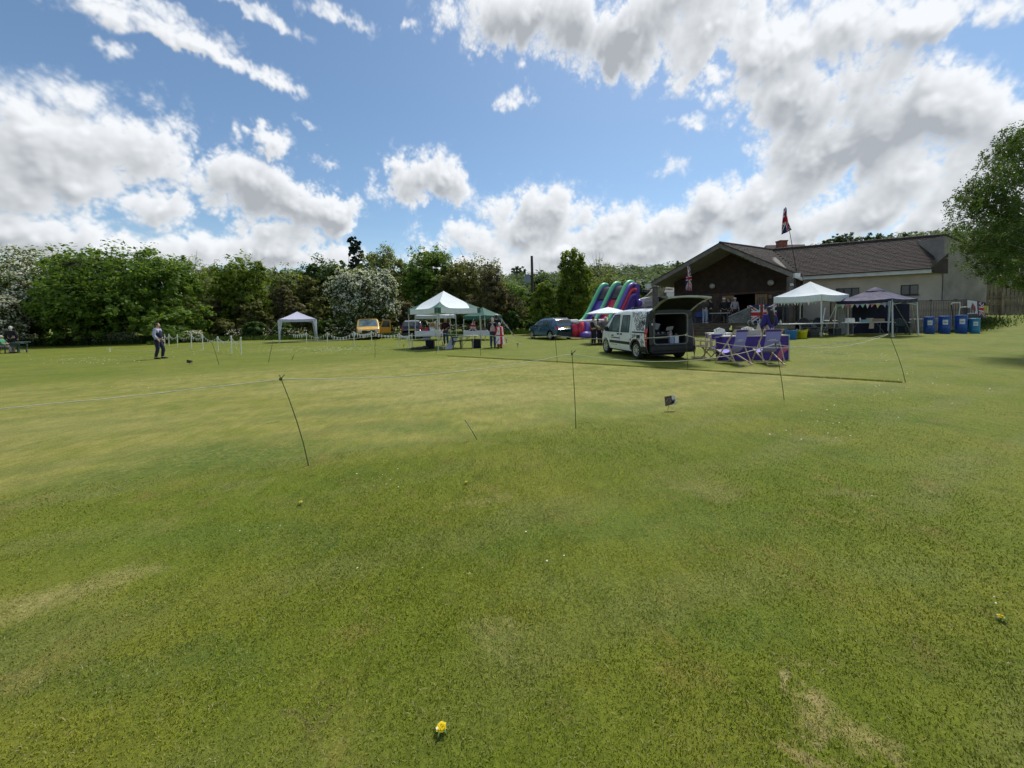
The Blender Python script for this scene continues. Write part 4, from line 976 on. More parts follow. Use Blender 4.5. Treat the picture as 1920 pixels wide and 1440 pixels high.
b = MB(); b.path([(0, 0, 0), (.02, 0, .12), (.06, .02, .20)], [.07, .06, .02], 8); item('cloth_bundle', 'pinkish cloth stuffed above the paper bags', 'cloth', b, pm('cloth_pink', (.48, .34, .34), .8, .2), vloc(.14, .30, .84), va)
b = MB(); b.box((0, 0, 0), (.09, .02, .09)); item('warning_sticker', 'small yellow square on the drawers in the van', 'sticker', b, pm('sticker_yellow', (.50, .52, .06), .5, .1), vloc(-.49, .40, .70), va)

# ---------------------------------------------------------------- other vehicles
def car(name, label, loc, rz, L, zt, wp, belt, paint, axles, windows, rear_glass=None, windscreen=None, wr=.33, tumble=.30, sill=.24, rim=None, spokes=10, plate_mat=None, rails=None, roof=None, cat='car', group='vehicles parked on the field', tail=None, rr=.12, plate_at=None, lower=True):
    t = thing(name, label, cat, loc, rz, group)
    S = Shell(L, zt, wp, sill, [(a, wr + .05) for a in axles], belt, tumble, rr)
    S.body('body', paint, t); hw = max(w for _, w in wp); under(t, L, hw - .24)
    for sg in (-1, 1):
        for c in windows: S.side(c, sg).build('side_window', M_GLASS, t)
        if lower:
            b = MB(); S.side([(.35, sill), (L - .45, sill), (L - .45, sill + .13), (.35, sill + .13)], sg, .012, 30, 2, mb=b)
            b2 = MB()
            for yc in axles:
                for i in range(16):
                    a0, a1 = math.pi * i / 16, math.pi * (i + 1) / 16; R1, R2 = wr + .05, wr + .11
                    q = [(yc + R1 * math.cos(a), max(sill, .32 + R1 * math.sin(a))) for a in (a0, a1)]; q2 = [(yc + R2 * math.cos(a), max(sill, .32 + R2 * math.sin(a))) for a in (a0, a1)]
                    S.side([q[0], q[1], q2[1], q2[0]], sg, .008, 1, 1, mb=b2)
            b2.build('arch_trim', M_BLACKP, t)
        if tail: S.side(tail, sg, .012).build('tail_light', M_LAMPR, t)
        hl = MB(); S.side([(L - .50, .64), (L - .22, .62), (L - .26, .78), (L - .55, .80)], sg, .008, mb=hl); hl.build('headlight', M_LAMPW, t)
        b = MB(); xm = S.half(L * .64, belt) + .09; b.ell((sg * xm, L * .645, belt + .06), (.09, .06, .075), 8, 6); b.build('wing_mirror', M_BLACKP, t, smooth=True)
        S.side([(L * .50, .82), (L * .50 + .16, .82), (L * .50 + .16, .85), (L * .50, .85)], sg, .02, 3, 1).build('door_handle', M_CHROME, t)
        if rails:
            b = MB(); x = sg * (S.half(rails[0], S.zt(rails[0])) - .02); b.path([(x, rails[0], S.zt(rails[0]) + .02), (x, rails[0] + .1, S.zt(rails[0]) + .07), (x, rails[1] - .1, S.zt(rails[1]) + .07), (x, rails[1], S.zt(rails[1]) + .02)], .018, 6); b.build('roof_rail', pm('rail_silver', (.42, .43, .45), .4, .1, metal=.5), t)
        for a in axles: wheel(t, sg * (hw - .01), a, wr, .21, spokes, rim)
    if rear_glass: S.top(rear_glass[0], rear_glass[1], .9, .9).build('rear_window', M_GLASS, t)
    if windscreen: S.top(windscreen[0], windscreen[1], .9, .92).build('windscreen', M_GLASS, t)
    if roof: S.top(roof[0], roof[1], .92, .92, .01).build('roof_reflection', roof[2], t)
    b = MB(); b.box((0, .02, .42), (2 * hw - .25, .12, .26)); b.build('rear_bumper', M_BLACKP, t)
    if plate_mat: plate(t, plate_at or (0, -.045, .72), .52, .11, plate_mat)
    return t, S
M_BLUECAR = pm('car_blue', (.014, .085, .165), .25, .1, 2, coat=.8); M_BLACKCAR = pm('car_black', (.016, .017, .020), .25, .1, 2, coat=.8); M_YEL = pm('truck_yellow', (.66, .40, .085), .4, .08, 2, coat=.3)
M_ROOFSHEEN = pm('roof_sky_sheen', (.30, .33, .36), .35, .05, coat=.4)  # pale grey panel paints the sky's reflection onto the car roofs
# blue hatchback, rear quarter towards us
pf = GY(1003, 28.2); pr_ = Vector((0, 0, 0))
cb = rad(62)     # heading: mostly to the left and away
t, S2 = car('hatchback_car', 'teal-blue hatchback with sky sheen painted on its roof parked near the slide', GY(1062, 28.0), rad(28), 4.15,
    [(0, .55), (.03, .98), (.14, 1.12), (.35, 1.46), (.7, 1.53), (1.6, 1.56), (2.35, 1.50), (2.85, 1.30), (3.15, 1.06), (3.45, 1.00), (3.9, .93), (4.12, .82), (4.25, .55)],
    [(0, .72), (.2, .86), (.8, .91), (3.2, .91), (3.8, .86), (4.1, .74), (4.25, .60)], .98, M_BLUECAR, (.80, 3.40),
    [[(.62, 1.02), (1.16, 1.02), (1.10, 1.38), (.72, 1.38)], [(1.22, 1.02), (1.98, 1.01), (1.92, 1.42), (1.18, 1.42)], [(2.06, 1.01), (2.86, 1.01), (2.48, 1.38), (2.02, 1.42)]], (.17, .36), (2.45, 3.05), plate_mat=M_PLATEY, rails=(.7, 2.2), tail=[(.0, .80), (.16, .82), (.18, .98), (.02, .98)], roof=(.45, 2.35, M_ROOFSHEEN), spokes=5, plate_at=(-.0, -.02, .90))
# black estate car seen from behind
t, S3 = car('estate_car', 'black estate car parked left of the green-and-white gazebo', GY(772, 33.2), rad(10), 4.5,
    [(0, .6), (.04, .98), (.15, 1.10), (.45, 1.48), (.9, 1.58), (1.9, 1.60), (2.6, 1.52), (3.1, 1.28), (3.4, 1.06), (4.1, .98), (4.4, .82), (4.5, .55)],
    [(0, .78), (.25, .90), (.9, .93), (3.4, .93), (4.1, .84), (4.5, .65)], 1.0, M_BLACKCAR, (.85, 3.55),
    [[(.72, 1.04), (1.3, 1.04), (1.25, 1.42), (.85, 1.42)], [(1.38, 1.04), (2.1, 1.03), (2.05, 1.46), (1.35, 1.45)], [(2.2, 1.03), (3.0, 1.03), (2.62, 1.40), (2.16, 1.46)]], (.18, .44), (2.7, 3.3), plate_mat=M_PLATEY, rails=(.8, 2.4), tail=[(.0, .82), (.2, .84), (.24, 1.02), (.02, 1.0)], plate_at=(0, -.03, .80), roof=(.55, 2.4, M_ROOFSHEEN))
# yellow tipper truck, cab facing us, door open
ty = GY(690, 33.6)
trk = thing('tipper_truck', 'yellow pickup truck facing the field with one cab door open', 'truck', ty + Vector((-.8, 2.2, 0)), rad(201), 'vehicles parked on the field')
St = Shell(2.4, [(0, 2.02), (.5, 2.06), (1.0, 2.02), (1.35, 1.88), (1.75, 1.40), (1.95, 1.18), (2.2, 1.08), (2.34, .95), (2.4, .55)], [(0, .95), (1.6, .97), (2.0, .95), (2.3, .86), (2.4, .74)], .34, [(1.75, .40)], 1.15, .13, .1)
trk.scale = (1, 1, .9); St.body('cab', M_YEL, trk); under(trk, 2.3, .72, .3, .8)
St.top(1.16, 1.86, .95, .96).build('windscreen', M_GLASS2, trk)
for sg in (-1, 1):
    St.side([(.55, 1.2), (1.55, 1.2), (1.2, 1.82), (.6, 1.86)], sg).build('side_window', M_GLASS, trk)
    hl = MB(); hl.box((sg * .70, 2.30, .92), (.30, .12, .24), Matrix.Rotation(sg * -.35, 3, 'Z')); hl.build('headlight', M_LAMPW, trk)
    wheel(trk, sg * .97, 1.75, .36, .24, 8, pm('rim_dark', (.08, .08, .08), .6, .2))
    wheel(trk, sg * .97, -1.6, .36, .24, 8, MATS['rim_dark'])
    b = MB(); b.box((sg * 1.12, 1.45, 1.30), (.16, .10, .26)); b.build('wing_mirror', M_BLACKP, trk)
b = MB(); b.box((0, 2.39, .82), (1.05, .06, .20)); b.build('grille', M_BLACKP, trk)
b = MB(); b.box((0, 2.40, .50), (1.80, .16, .30)); b.build('bumper', pm('bumper_dark', (.02, .02, .021), .6, .2), trk)
b = MB(); b.box((0, 2.43, .885), (.20, .02, .05)); b.build('badge', M_CHROME, trk)
plate(trk, (0, 2.49, .50), .50, .11, M_UW)
b = MB(); b.box((0, -1.3, .95), (2.0, 2.4, .12))
for p, s_ in (((-.98, -1.3, 1.2), (.05, 2.4, .4)), ((.98, -1.3, 1.2), (.05, 2.4, .4)), ((0, -.12, 1.2), (2.0, .05, .4)), ((0, -2.48, 1.2), (2.0, .05, .4))): b.box(p, s_)
b.build('load_bed', M_YEL, trk)
dr = MB(); R_ = Matrix.Rotation(rad(12), 3, 'Z'); hp = Vector((-.985, 1.62, 0))
def dpt(a, z): return hp + R_ @ Vector((-a, .0, z))
for q in ([(0.02, .62), (.98, .62), (1.0, 1.18), (.0, 1.18)], [(.0, 1.18), (.10, 1.18), (.34, 1.86), (.30, 1.90)], [(.90, 1.18), (1.0, 1.18), (.96, 1.90), (.88, 1.84)], [(.34, 1.84), (.90, 1.84), (.96, 1.92), (.30, 1.92)]):
    dr.prism([dpt(a, z) for a, z in q], R_ @ Vector((0, -.06, 0)))
o = dr.build('door', pm('door_orange', (.62, .27, .012), .4, .08, coat=.3), trk)
b = MB(); b.prism([dpt(a, z) for a, z in ((.10, 1.18), (.90, 1.18), (.88, 1.84), (.34, 1.84))], R_ @ Vector((0, -.01, 0))); b.build('window', M_GLASS, o)
# ================================================================ pavilion
def hit(px, py, p0, n):
    d = ray(px, py); o = Vector((0, 0, CAM_H)); return o + d * ((p0 - o).dot(n) / d.dot(n))
M_CREAM = pm('render_cream', (.47, .41, .315), .9, .10, 1.2, bump=.25, bscale=45); M_GREYW = pm('render_grey', (.27, .24, .205), .92, .22, .9, bump=.3, bscale=30)
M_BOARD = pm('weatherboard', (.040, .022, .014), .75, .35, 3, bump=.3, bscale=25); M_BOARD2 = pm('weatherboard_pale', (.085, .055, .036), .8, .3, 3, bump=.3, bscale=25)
M_TILE = pm('roof_tile', (.050, .036, .030), .85, .14, 2.5, bump=.2, bscale=20, hue=(.058, .043, .037)); M_BARGE = pm('bargeboard', (.17, .15, .135), .8, .2, 3)
M_SOFFIT = pm('soffit', (.20, .185, .16), .85, .12, 2); M_GUTTER = pm('gutter_white', (.62, .63, .62), .5, .08, 3); M_GUTTERD = pm('gutter_dark', (.02, .02, .021), .5, .1)
M_POST = pm('post_timber', (.13, .115, .10), .85, .25, 4); M_STONE = pm('stone', (.23, .19, .135), .92, .35, 3, bump=.6, bscale=22, hue=(.28, .24, .18)); M_DECK = pm('deck_timber', (.12, .092, .062), .85, .3, 4)
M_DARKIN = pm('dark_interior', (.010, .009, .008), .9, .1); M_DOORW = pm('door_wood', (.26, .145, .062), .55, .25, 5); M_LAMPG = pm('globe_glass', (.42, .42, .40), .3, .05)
Z = Vector((0, 0, 1))
zE, zR = 4.12, 6.60
def atz(px, Y, z): return Vector(((px - 960) / F_PX * Y, Y, z))
Rv, Lv, Av, Bv = atz(1487, 24.6, zE), atz(1219, 30.4, zE), atz(1350, 27.4, zR), atz(1447, 31.0, zR)
Vv, E1, R1 = atz(1504, 27.8, zE), atz(1742, 24.7, zE), atz(1767, 26.5, zR)
bdir = (Vv - Rv); bdir.z = 0; bdir.normalize(); fdir = (Rv - Lv).normalized()
pav = thing('pavilion', 'long low sports pavilion with dark gabled porch and brown tiled roof', 'building', GY(1500, 27))
inv = Matrix.Translation(-pav.location)
def pb(mb, name, mats, parent=None, smooth=False):
    """build with world coordinates under the pavilion"""
    mb.v = [tuple(Vector(v) - pav.location) for v in mb.v]
    return mb.build(name, mats, parent or pav, smooth=smooth)
# --- roof: slabs, then overlapping tile courses
def bil(c, u, v): return (c[0] * (1 - u) + c[1] * u) * (1 - v) + (c[3] * (1 - u) + c[2] * u) * v
L2 = Lv + bdir * 7.5
slopes = [('roof', (Vv, E1, R1, Bv), 24, 44), ('roof', (Rv, Vv, Bv, Av), 20, 22), ('roof', (L2, Lv, Av, Bv), 20, 26)]
rg = np.random.default_rng(2)
for nm, c, nr, nc in slopes:
    nrm = (c[1] - c[0]).cross(c[3] - c[0]).normalized()
    if nrm.z < 0: nrm = -nrm
    b = MB(); b.prism([p - nrm * .06 for p in c], -nrm * .10); ro = pb(b, nm, M_SOFFIT)
    t = MB()
    for r in range(nr):
        for k in range(nc):
            u0, u1 = (k + (.5 if r % 2 else 0)) / (nc + .5), (k + 1 + (.5 if r % 2 else 0)) / (nc + .5) - .06 / nc
            v0, v1 = max(-.01, (r - .15) / nr), (r + 1) / nr; j = rg.normal(0, .002)
            p = [bil(c, u0, v0) + nrm * (.036 + j), bil(c, u1, v0) + nrm * (.036 + j), bil(c, u1, v1) + nrm * (.004 + j), bil(c, u0, v1) + nrm * (.004 + j)]
            q = [x - nrm * .034 for x in p]
            t.add(p + q, [(0, 1, 2, 3), (4, 5, 1, 0), (5, 6, 2, 1), (7, 4, 0, 3)])
    struct(pb(t, 'roof_tiles', M_TILE, ro), 'stuff')
b = MB(); b.path([Bv + Z * .03, R1 + Z * .03], .09, 8); b.path([Av + Z * .03, Bv + Z * .03], .09, 8); pb(b, 'ridge_tiles', M_TILE)
# tiled return below the verge at the far end of the wing
C1 = atz(1765, 24.75, 0); C2 = atz(1849, 25.2, 0)
b = MB(); b.add([E1 + Z * .02, E1 - Z * .22 + Vector((.0, .02, 0)), Vector((C1.x + .12, C1.y - .22, zE - .30)), Vector((C1.x + .12, C1.y - .22, zE + 1.0))], [(0, 1, 2, 3)]); pb(b, 'tiled_return', M_TILE)
# --- bargeboards, soffits, gutters
b = MB()
for p, q in ((Lv, Av), (Av, Rv)):
    d = (q - p).normalized(); nrm = -bdir
    b.prism([p + nrm * .05, q + nrm * .05, q + nrm * .05 - Z * .34, p + nrm * .05 - Z * .34], -nrm * .05)
pb(b, 'bargeboard', M_BARGE)
b = MB()
for p, q in ((Lv, Av), (Av, Rv)): b.prism([p - bdir * .055 + Z * .03, q - bdir * .055 + Z * .03, q - bdir * .055 - Z * .05, p - bdir * .055 - Z * .05], -bdir * .02)
pb(b, 'verge_trim', M_TILE)
b = MB(); b.beam(Vv - Z * .10 - Vector((.02, .10, 0)), E1 - Z * .10 - Vector((.02, .10, 0)), .05, .24); pb(b, 'fascia', M_GUTTER)
b = MB(); b.beam(Vv + Z * .045 - Vector((.05, .17, 0)), E1 + Z * .045 - Vector((.05, .17, 0)), .12, .06); pb(b, 'gutter', M_GUTTERD)
b = MB(); b.beam(Rv - Z * .18, Vv - Z * .18, .06, .24); pb(b, 'side_fascia', M_GUTTER)
b = MB(); b.box(Lv + Vector((-.12, -.05, -.22)), (.35, .3, .36)); pb(b, 'eaves_box', M_GUTTER)
b = MB(); b.box(Rv + Vector((.18, -.02, -.20)), (.32, .28, .30)); pb(b, 'eaves_box', M_GUTTER)
# --- porch gable wall of weatherboards
zD = .92                                         # deck level
W0, W1 = Lv + bdir * 3.0, Rv + bdir * 3.0; W0 = Vector((W0.x, W0.y, 0)); W1 = Vector((W1.x, W1.y, 0)); T0 = .085
wn = -bdir
gw = thing('gable', '', '', pav.location); del gw['label']; del gw['category']; gw.name = 'gable_wall'; gw.parent = pav; gw.location = (0, 0, 0)
def ztop(t): return zE - .30 + (zR - zE) * (1 - abs(2 * t - 1))
nb = 36; bh = (zR - .3 - zD) / nb
DOOR = (.475, .80)                                # door opening along the wall
for i in range(nb):
    z0 = zD + i * bh; z1 = z0 + bh
    spans = [(T0, 1.0)]
    if z0 > zE - .3:
        k = (z0 + bh * .5 - (zE - .3)) / (zR - zE); spans = [(max(T0, k / 2), 1 - k / 2)]
    if z1 < zD + 2.15: spans = [(T0, DOOR[0]), (DOOR[1], 1.0)]
    for a, c in spans:
        if c - a < .02: continue
        p0, p1 = W0.lerp(W1, a), W0.lerp(W1, c)
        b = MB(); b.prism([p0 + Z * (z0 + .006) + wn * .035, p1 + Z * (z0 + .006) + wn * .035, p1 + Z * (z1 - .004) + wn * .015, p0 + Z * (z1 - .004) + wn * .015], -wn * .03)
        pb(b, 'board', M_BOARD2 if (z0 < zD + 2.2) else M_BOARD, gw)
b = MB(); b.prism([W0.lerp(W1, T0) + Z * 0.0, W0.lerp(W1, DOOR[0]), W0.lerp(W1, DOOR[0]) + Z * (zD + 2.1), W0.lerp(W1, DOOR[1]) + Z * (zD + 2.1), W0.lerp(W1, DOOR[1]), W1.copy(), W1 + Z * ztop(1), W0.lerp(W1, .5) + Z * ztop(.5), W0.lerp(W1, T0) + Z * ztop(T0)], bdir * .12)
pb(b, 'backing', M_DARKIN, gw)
# left flank of the porch block and dark room behind the doors
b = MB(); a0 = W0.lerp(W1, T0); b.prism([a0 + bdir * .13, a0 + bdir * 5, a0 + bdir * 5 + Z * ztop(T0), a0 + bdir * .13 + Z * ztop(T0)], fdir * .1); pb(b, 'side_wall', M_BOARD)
b = MB(); q0, q1 = W0.lerp(W1, DOOR[0] - .05), W0.lerp(W1, DOOR[1] + .05)
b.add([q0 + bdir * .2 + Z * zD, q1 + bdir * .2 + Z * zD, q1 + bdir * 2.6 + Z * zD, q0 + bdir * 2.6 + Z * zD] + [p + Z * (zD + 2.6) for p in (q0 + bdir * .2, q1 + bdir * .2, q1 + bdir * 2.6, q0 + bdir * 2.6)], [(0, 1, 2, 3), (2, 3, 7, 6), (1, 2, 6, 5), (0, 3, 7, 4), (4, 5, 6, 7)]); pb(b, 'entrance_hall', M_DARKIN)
# two carved timber doors folded back
for a, c in ((.478, .565), (.715, .797)):
    p0, p1 = W0.lerp(W1, a) + wn * .06, W0.lerp(W1, c) + wn * .06; w = (p1 - p0).length; dd = (p1 - p0).normalized()
    b = MB(); b.prism([p0 + Z * zD, p1 + Z * zD, p1 + Z * (zD + 2.05), p0 + Z * (zD + 2.05)], wn * .05); o = pb(b, 'door', M_DOORW)
    b = MB(); pts = [(.14, .95), (.86, .95), (.86, 1.6)] + [(.5 + .36 * math.cos(t), 1.6 + .24 * math.sin(t)) for t in np.linspace(.2, 2.94, 7)] + [(.14, 1.6)]
    b.prism([p0 + dd * (w * u) + Z * (zD + z) + wn * .055 for u, z in pts], wn * .012); pb(b, 'door_pane', pm('door_glass', (.03, .018, .012), .2, .3), o)
    b = MB(); b.box(p0 + dd * w * .9 + Z * (zD + 1.0) + wn * .08, (.03, .06, .14)); pb(b, 'handle', M_CHROME, o)
    b = MB()
    for u in (.3, .5, .7): b.prism([p0 + dd * (w * (u - .012)) + Z * (zD + .95) + wn * .070, p0 + dd * (w * (u + .012)) + Z * (zD + .95) + wn * .070, p0 + dd * (w * (u + .012)) + Z * (zD + 1.75) + wn * .070, p0 + dd * (w * (u - .012)) + Z * (zD + 1.75) + wn * .070], wn * .006)
    pb(b, 'glazing_bar', M_DOORW, o)
# round globe lamps on the boards
for px, py in ((1335.5, 536.5), (1445, 530)):
    p = hit(px, py, W0 + wn * .05, wn); b = MB(); b.lathe([(.20, 0), (.20, .03), (.17, .09), (.10, .14), (.01, .16)], 20, Matrix.Translation(p - pav.location) @ wn.to_track_quat('Z', 'Y').to_matrix().to_4x4())
    b.build('wall_lamp', M_LAMPG, pav, smooth=True)
p = hit(1444, 556, W0 + wn * .05, wn); b = MB(); b.box(p, (.22, .04, .26)); pb(b, 'notice', pm('notice_brown', (.20, .15, .11), .7, .2))
# glazed screen beside the door
for k in range(4):
    a = .865 + k * .032; p0, p1 = W0.lerp(W1, a) + wn * .06, W0.lerp(W1, a + .026) + wn * .06
    b = MB(); b.prism([p0 + Z * (zD + .1), p1 + Z * (zD + .1), p1 + Z * (zD + 2.0), p0 + Z * (zD + 2.0)], wn * .02); pb(b, 'glazed_panel', pm('screen_glass', (.035, .05, .055), .15, .2))
# --- porch posts
for px, Yp in ((1229, 30.3), (1482, 24.85)):
    p = atz(px, Yp, 0); b = MB(); b.prism([p + Vector((-.17, -.12, .3)), p + Vector((.17, -.12, .3)), p + Vector((.17, -.12, zE - .25)), p + Vector((-.17, -.12, zE - .25))], (0, .24, 0)); pb(b, 'porch_post', M_POST)
b = MB(); b.box(atz(1484, 24.6, 3.35), (.12, .1, .14)); b.tube(atz(1485, 24.55, 3.38), atz(1487, 24.4, 3.3), .05, .03); pb(b, 'camera_lamp', M_GUTTER)
b = MB(); b.tube(atz(1490, 24.7, zE - .3), atz(1490, 24.7, .3), .04); pb(b, 'downpipe', M_GUTTERD)
# --- deck, steps, stone front
D0, D1 = Lv + fdir * .3 - bdir * .9, Rv + fdir * .2 - bdir * .9
D0 = Vector((D0.x, D0.y, 0)); D1 = Vector((D1.x, D1.y, 0))
Dl = (D1 - D0).length
b = MB(); b.prism([D0 + Z * (zD - .14), D1 + Z * (zD - .14), W1 + Z * (zD - .14), W0 + Z * (zD - .14)], Z * .14); pb(b, 'deck', M_DECK)
S0, S1 = .26, .62                                 # steps span along the deck front
for i in range(4):
    p0, p1 = D0.lerp(D1, S0) - bdir * (.32 * i), D0.lerp(D1, S1) - bdir * (.32 * i)
    zt_ = zD - .03 - .185 * i
    b = MB(); b.prism([p0 + Z * (zt_ - .06), p1 + Z * (zt_ - .06), p1 - bdir * .36 + Z * (zt_ - .06), p0 - bdir * .36 + Z * (zt_ - .06)], Z * .06)
    b.prism([p0 - bdir * .30 + Z * (zt_ - .20), p1 - bdir * .30 + Z * (zt_ - .20), p1 - bdir * .30 + Z * (zt_ - .06), p0 - bdir * .30 + Z * (zt_ - .06)], bdir * .03); pb(b, 'step', M_DECK)
rg = np.random.default_rng(6)
def stones(p0, p1, z0, z1, nrm, rows, parent):
    L = (p1 - p0).length; d = (p1 - p0).normalized(); h = (z1 - z0) / rows
    b = MB(); b.prism([p0 + Z * z0 - nrm * .02, p1 + Z * z0 - nrm * .02, p1 + Z * z1 - nrm * .02, p0 + Z * z1 - nrm * .02], -nrm * .25); pb(b, 'mortar_core', pm('mortar', (.16, .14, .11), .95, .2), parent)
    for r in range(rows):
        x = 0.
        while x < L - .02:
            w = min(rg.uniform(.22, .5), L - x)
            a, c = p0 + d * (x + .008), p0 + d * (x + w - .008); za, zc = z0 + r * h + .008, z0 + (r + 1) * h - .008; k = rg.uniform(.0, .03)
            b = MB(); b.prism([a + Z * za + nrm * k, c + Z * za + nrm * k, c + Z * zc + nrm * k, a + Z * zc + nrm * k], -nrm * (.05 + k)); pb(b, 'stone', M_STONE, parent); x += w
stones(D0.lerp(D1, S1) + bdir * .05, D1 + bdir * .05, .1, zD - .14, -bdir, 3, pav)
stones(D0 + bdir * .05, D0.lerp(D1, S0) + bdir * .05, .0, zD - .14, -bdir, 3, pav)
# glass ramp balustrade beside the steps
p0, p1 = D0.lerp(D1, .60) - bdir * .05, D0.lerp(D1, .74) - bdir * .05
b = MB(); b.prism([p0 + Z * (zD + .02), p1 + Z * (zD + .02), p1 + Z * (zD + 1.05), p0 + Z * (zD + .45)], bdir * .02); pb(b, 'balustrade_pane', pm('smoky_glass', (.10, .115, .12), .1, .1, alpha=.75))
b = MB(); b.beam(p0 + Z * (zD + .47), p1 + Z * (zD + 1.07), .05, .05); pb(b, 'handrail', pm('handrail', (.28, .30, .30), .5, .1))
q1 = D1 - bdir * .02; p1 = D0.lerp(D1, .74) - bdir * .02
b = MB()
for t_ in (0, .25, .5, .75, 1): q = p1.lerp(q1, t_); b.beam(q + Z * zD, q + Z * (zD + 1.05), .05, .05)
b.beam(p1 + Z * (zD + 1.05), q1 + Z * (zD + 1.05), .06, .05); pb(b, 'porch_rail', M_POST)
# --- wing: cream wall, windows
cdir = (E1 - Vv).normalized(); cn = Vector((cdir.y, -cdir.x, 0))
if cn.y > 0: cn = -cn
Wa = C1 - cdir * 9.0
b = MB(); b.prism([Wa + Z * 0, C1 + Z * 0, C1 + Z * (zE - .02), Wa + Z * (zE - .02)], -cn * .3); pb(b, 'front_wall', M_CREAM)
b = MB(); kq = C1 - cdir * 7.2; b.prism([Wa + cn * .01 + Z * .9, kq + cn * .01 + Z * .9, kq + cn * .01 + Z * (zE - .1), Wa + cn * .01 + Z * (zE - .1)], cn * .03); pb(b, 'boarded_bay', M_BOARD)
b = MB(); b.prism([Vv - Z * .2 + Vector((0, -.05, 0)), E1 - Z * .2 + Vector((0, -.05, 0)), C1 + Z * (zE - .2), Wa + Z * (zE - .2)], Z * .02); pb(b, 'wing_soffit', M_SOFFIT)
M_WFRAME = pm('window_frame_dark', (.016, .017, .018), .5, .1); M_WGLASS = pm('window_glass', (.014, .022, .020), .08, .2, 2, spec=.7)
for (xa, ya, xb, yb, k) in ((1567, 540, 1611, 557, 3), (1688.5, 534, 1721.5, 553, 2)):
    p = [hit(x, y, C1, cn) for x, y in ((xa, yb), (xb, yb), (xb, ya), (xa, ya))]; zb_, zt_ = (p[0].z + p[1].z) / 2, (p[2].z + p[3].z) / 2
    a, c = Vector((p[0].x, p[0].y, 0)), Vector((p[1].x, p[1].y, 0)); d = (c - a).normalized(); L = (c - a).length
    b = MB(); b.prism([a + cn * .004 + Z * zb_, c + cn * .004 + Z * zb_, c + cn * .004 + Z * zt_, a + cn * .004 + Z * zt_], cn * .02); wo = pb(b, 'window', M_WFRAME)
    for i in range(k):
        u0, u1 = a + d * (L * i / k + .05), a + d * (L * (i + 1) / k - .04)
        b = MB(); b.prism([u0 + cn * .026 + Z * (zb_ + .06), u1 + cn * .026 + Z * (zb_ + .06), u1 + cn * .026 + Z * (zt_ - .06), u0 + cn * .026 + Z * (zt_ - .06)], cn * .006); pb(b, 'pane', M_WGLASS, wo)
    b = MB(); b.prism([a - d * .05 + cn * .004 + Z * (zb_ - .06), c + d * .05 + cn * .004 + Z * (zb_ - .06), c + d * .05 + cn * .004 + Z * zb_, a - d * .05 + cn * .004 + Z * zb_], cn * .08); pb(b, 'sill', M_GUTTERD, wo)
# --- tall rendered end block
g0, g1 = C1 + Vector((.0, -.08, 0)), C2; gd = (g1 - g0).normalized(); gn = Vector((gd.y, -gd.x, 0))
b = MB(); b.prism([g0, g1, g1 + Z * 5.1, g0 + Z * 6.25], Vector((1.2, 6.0, 0))); pb(b, 'end_block', M_GREYW)
b = MB(); b.beam(g1 + Z * 5.16 - gn * .1, g0 + Z * 6.31 - gn * .1, .3, .08); pb(b, 'end_verge', M_TILE)
b = MB(); p = hit(1806, 468, g0, gn); b.box(p + gn * .05, (.22, .14, .30)); b.tube(p + gn * .1 - Z * .2, p + gn * .1 - Z * 1.2, .02); pb(b, 'wall_vent', pm('vent_grey', (.30, .30, .29), .6, .2))
# --- terrace with stone plinth and slatted railing
zT = 1.02; Yr = 22.6
r0, r1 = atz(1560, Yr, 0), atz(1812, Yr, 0)
b = MB(); b.prism([r0 + Z * (zT - .10), r1 + Z * (zT - .10), C2 + Z * (zT - .10), C1 + Z * (zT - .10), atz(1520, 27.0, zT - .10)], Z * .10); pb(b, 'terrace', pm('terrace_slab', (.25, .23, .20), .9, .15))
stones(r0, r1, .05, zT - .10, Vector((0, -1, 0)), 4, pav)
rl = thing('railing', '', '', (0, 0, 0)); del rl['label']; del rl['category']; rl.name = 'terrace_railing'; rl.parent = pav
M_SLAT = pm('slat_timber', (.26, .215, .165), .85, .25, 3); M_SLATP = pm('slat_post', (.08, .068, .055), .85, .2, 3)
nsl = int((r1 - r0).length / .145); sl_mesh = None
for i in range(nsl + 1):
    p = r0.lerp(r1, i / nsl) - pav.location + Vector((0, 0, zT))
    if i % 10 == 0:
        b = MB(); b.box((0, .05, .55), (.09, .09, 1.14)); b.build('rail_post', M_SLATP, rl, p)
    if sl_mesh is None:
        b = MB(); b.box((0, 0, .53), (.095, .03, 1.0)); sl_mesh = b.mesh('slat', M_SLAT)
    link('slat', sl_mesh, rl, p + Vector((0, -.02, rg.normal(0, .006))))
b = MB(); b.beam(r0 + Z * (zT + 1.06), r1 + Z * (zT + 1.06), .10, .04); pb(b, 'top_rail', M_SLATP, rl)
b = MB(); b.beam(r0 + Z * (zT + .12) + Vector((0, .03, 0)), r1 + Z * (zT + .12) + Vector((0, .03, 0)), .04, .08); pb(b, 'bottom_rail', M_SLATP, rl)
rx = atz(1846, 25.0, 0); b = MB(); b.beam(r1 + Z * (zT + 1.06), rx + Z * (zT + .92), .06, .04); b.beam(rx + Z * .6, rx + Z * (zT + .92), .08, .08); pb(b, 'return_rail', M_SLATP, rl)
for i in range(1, 12):
    p = r1.lerp(rx, i / 12) - pav.location + Vector((0, 0, zT - .1)); link('slat', sl_mesh, rl, p).rotation_euler = (0, 0, math.atan2(rx.y - r1.y, rx.x - r1.x))

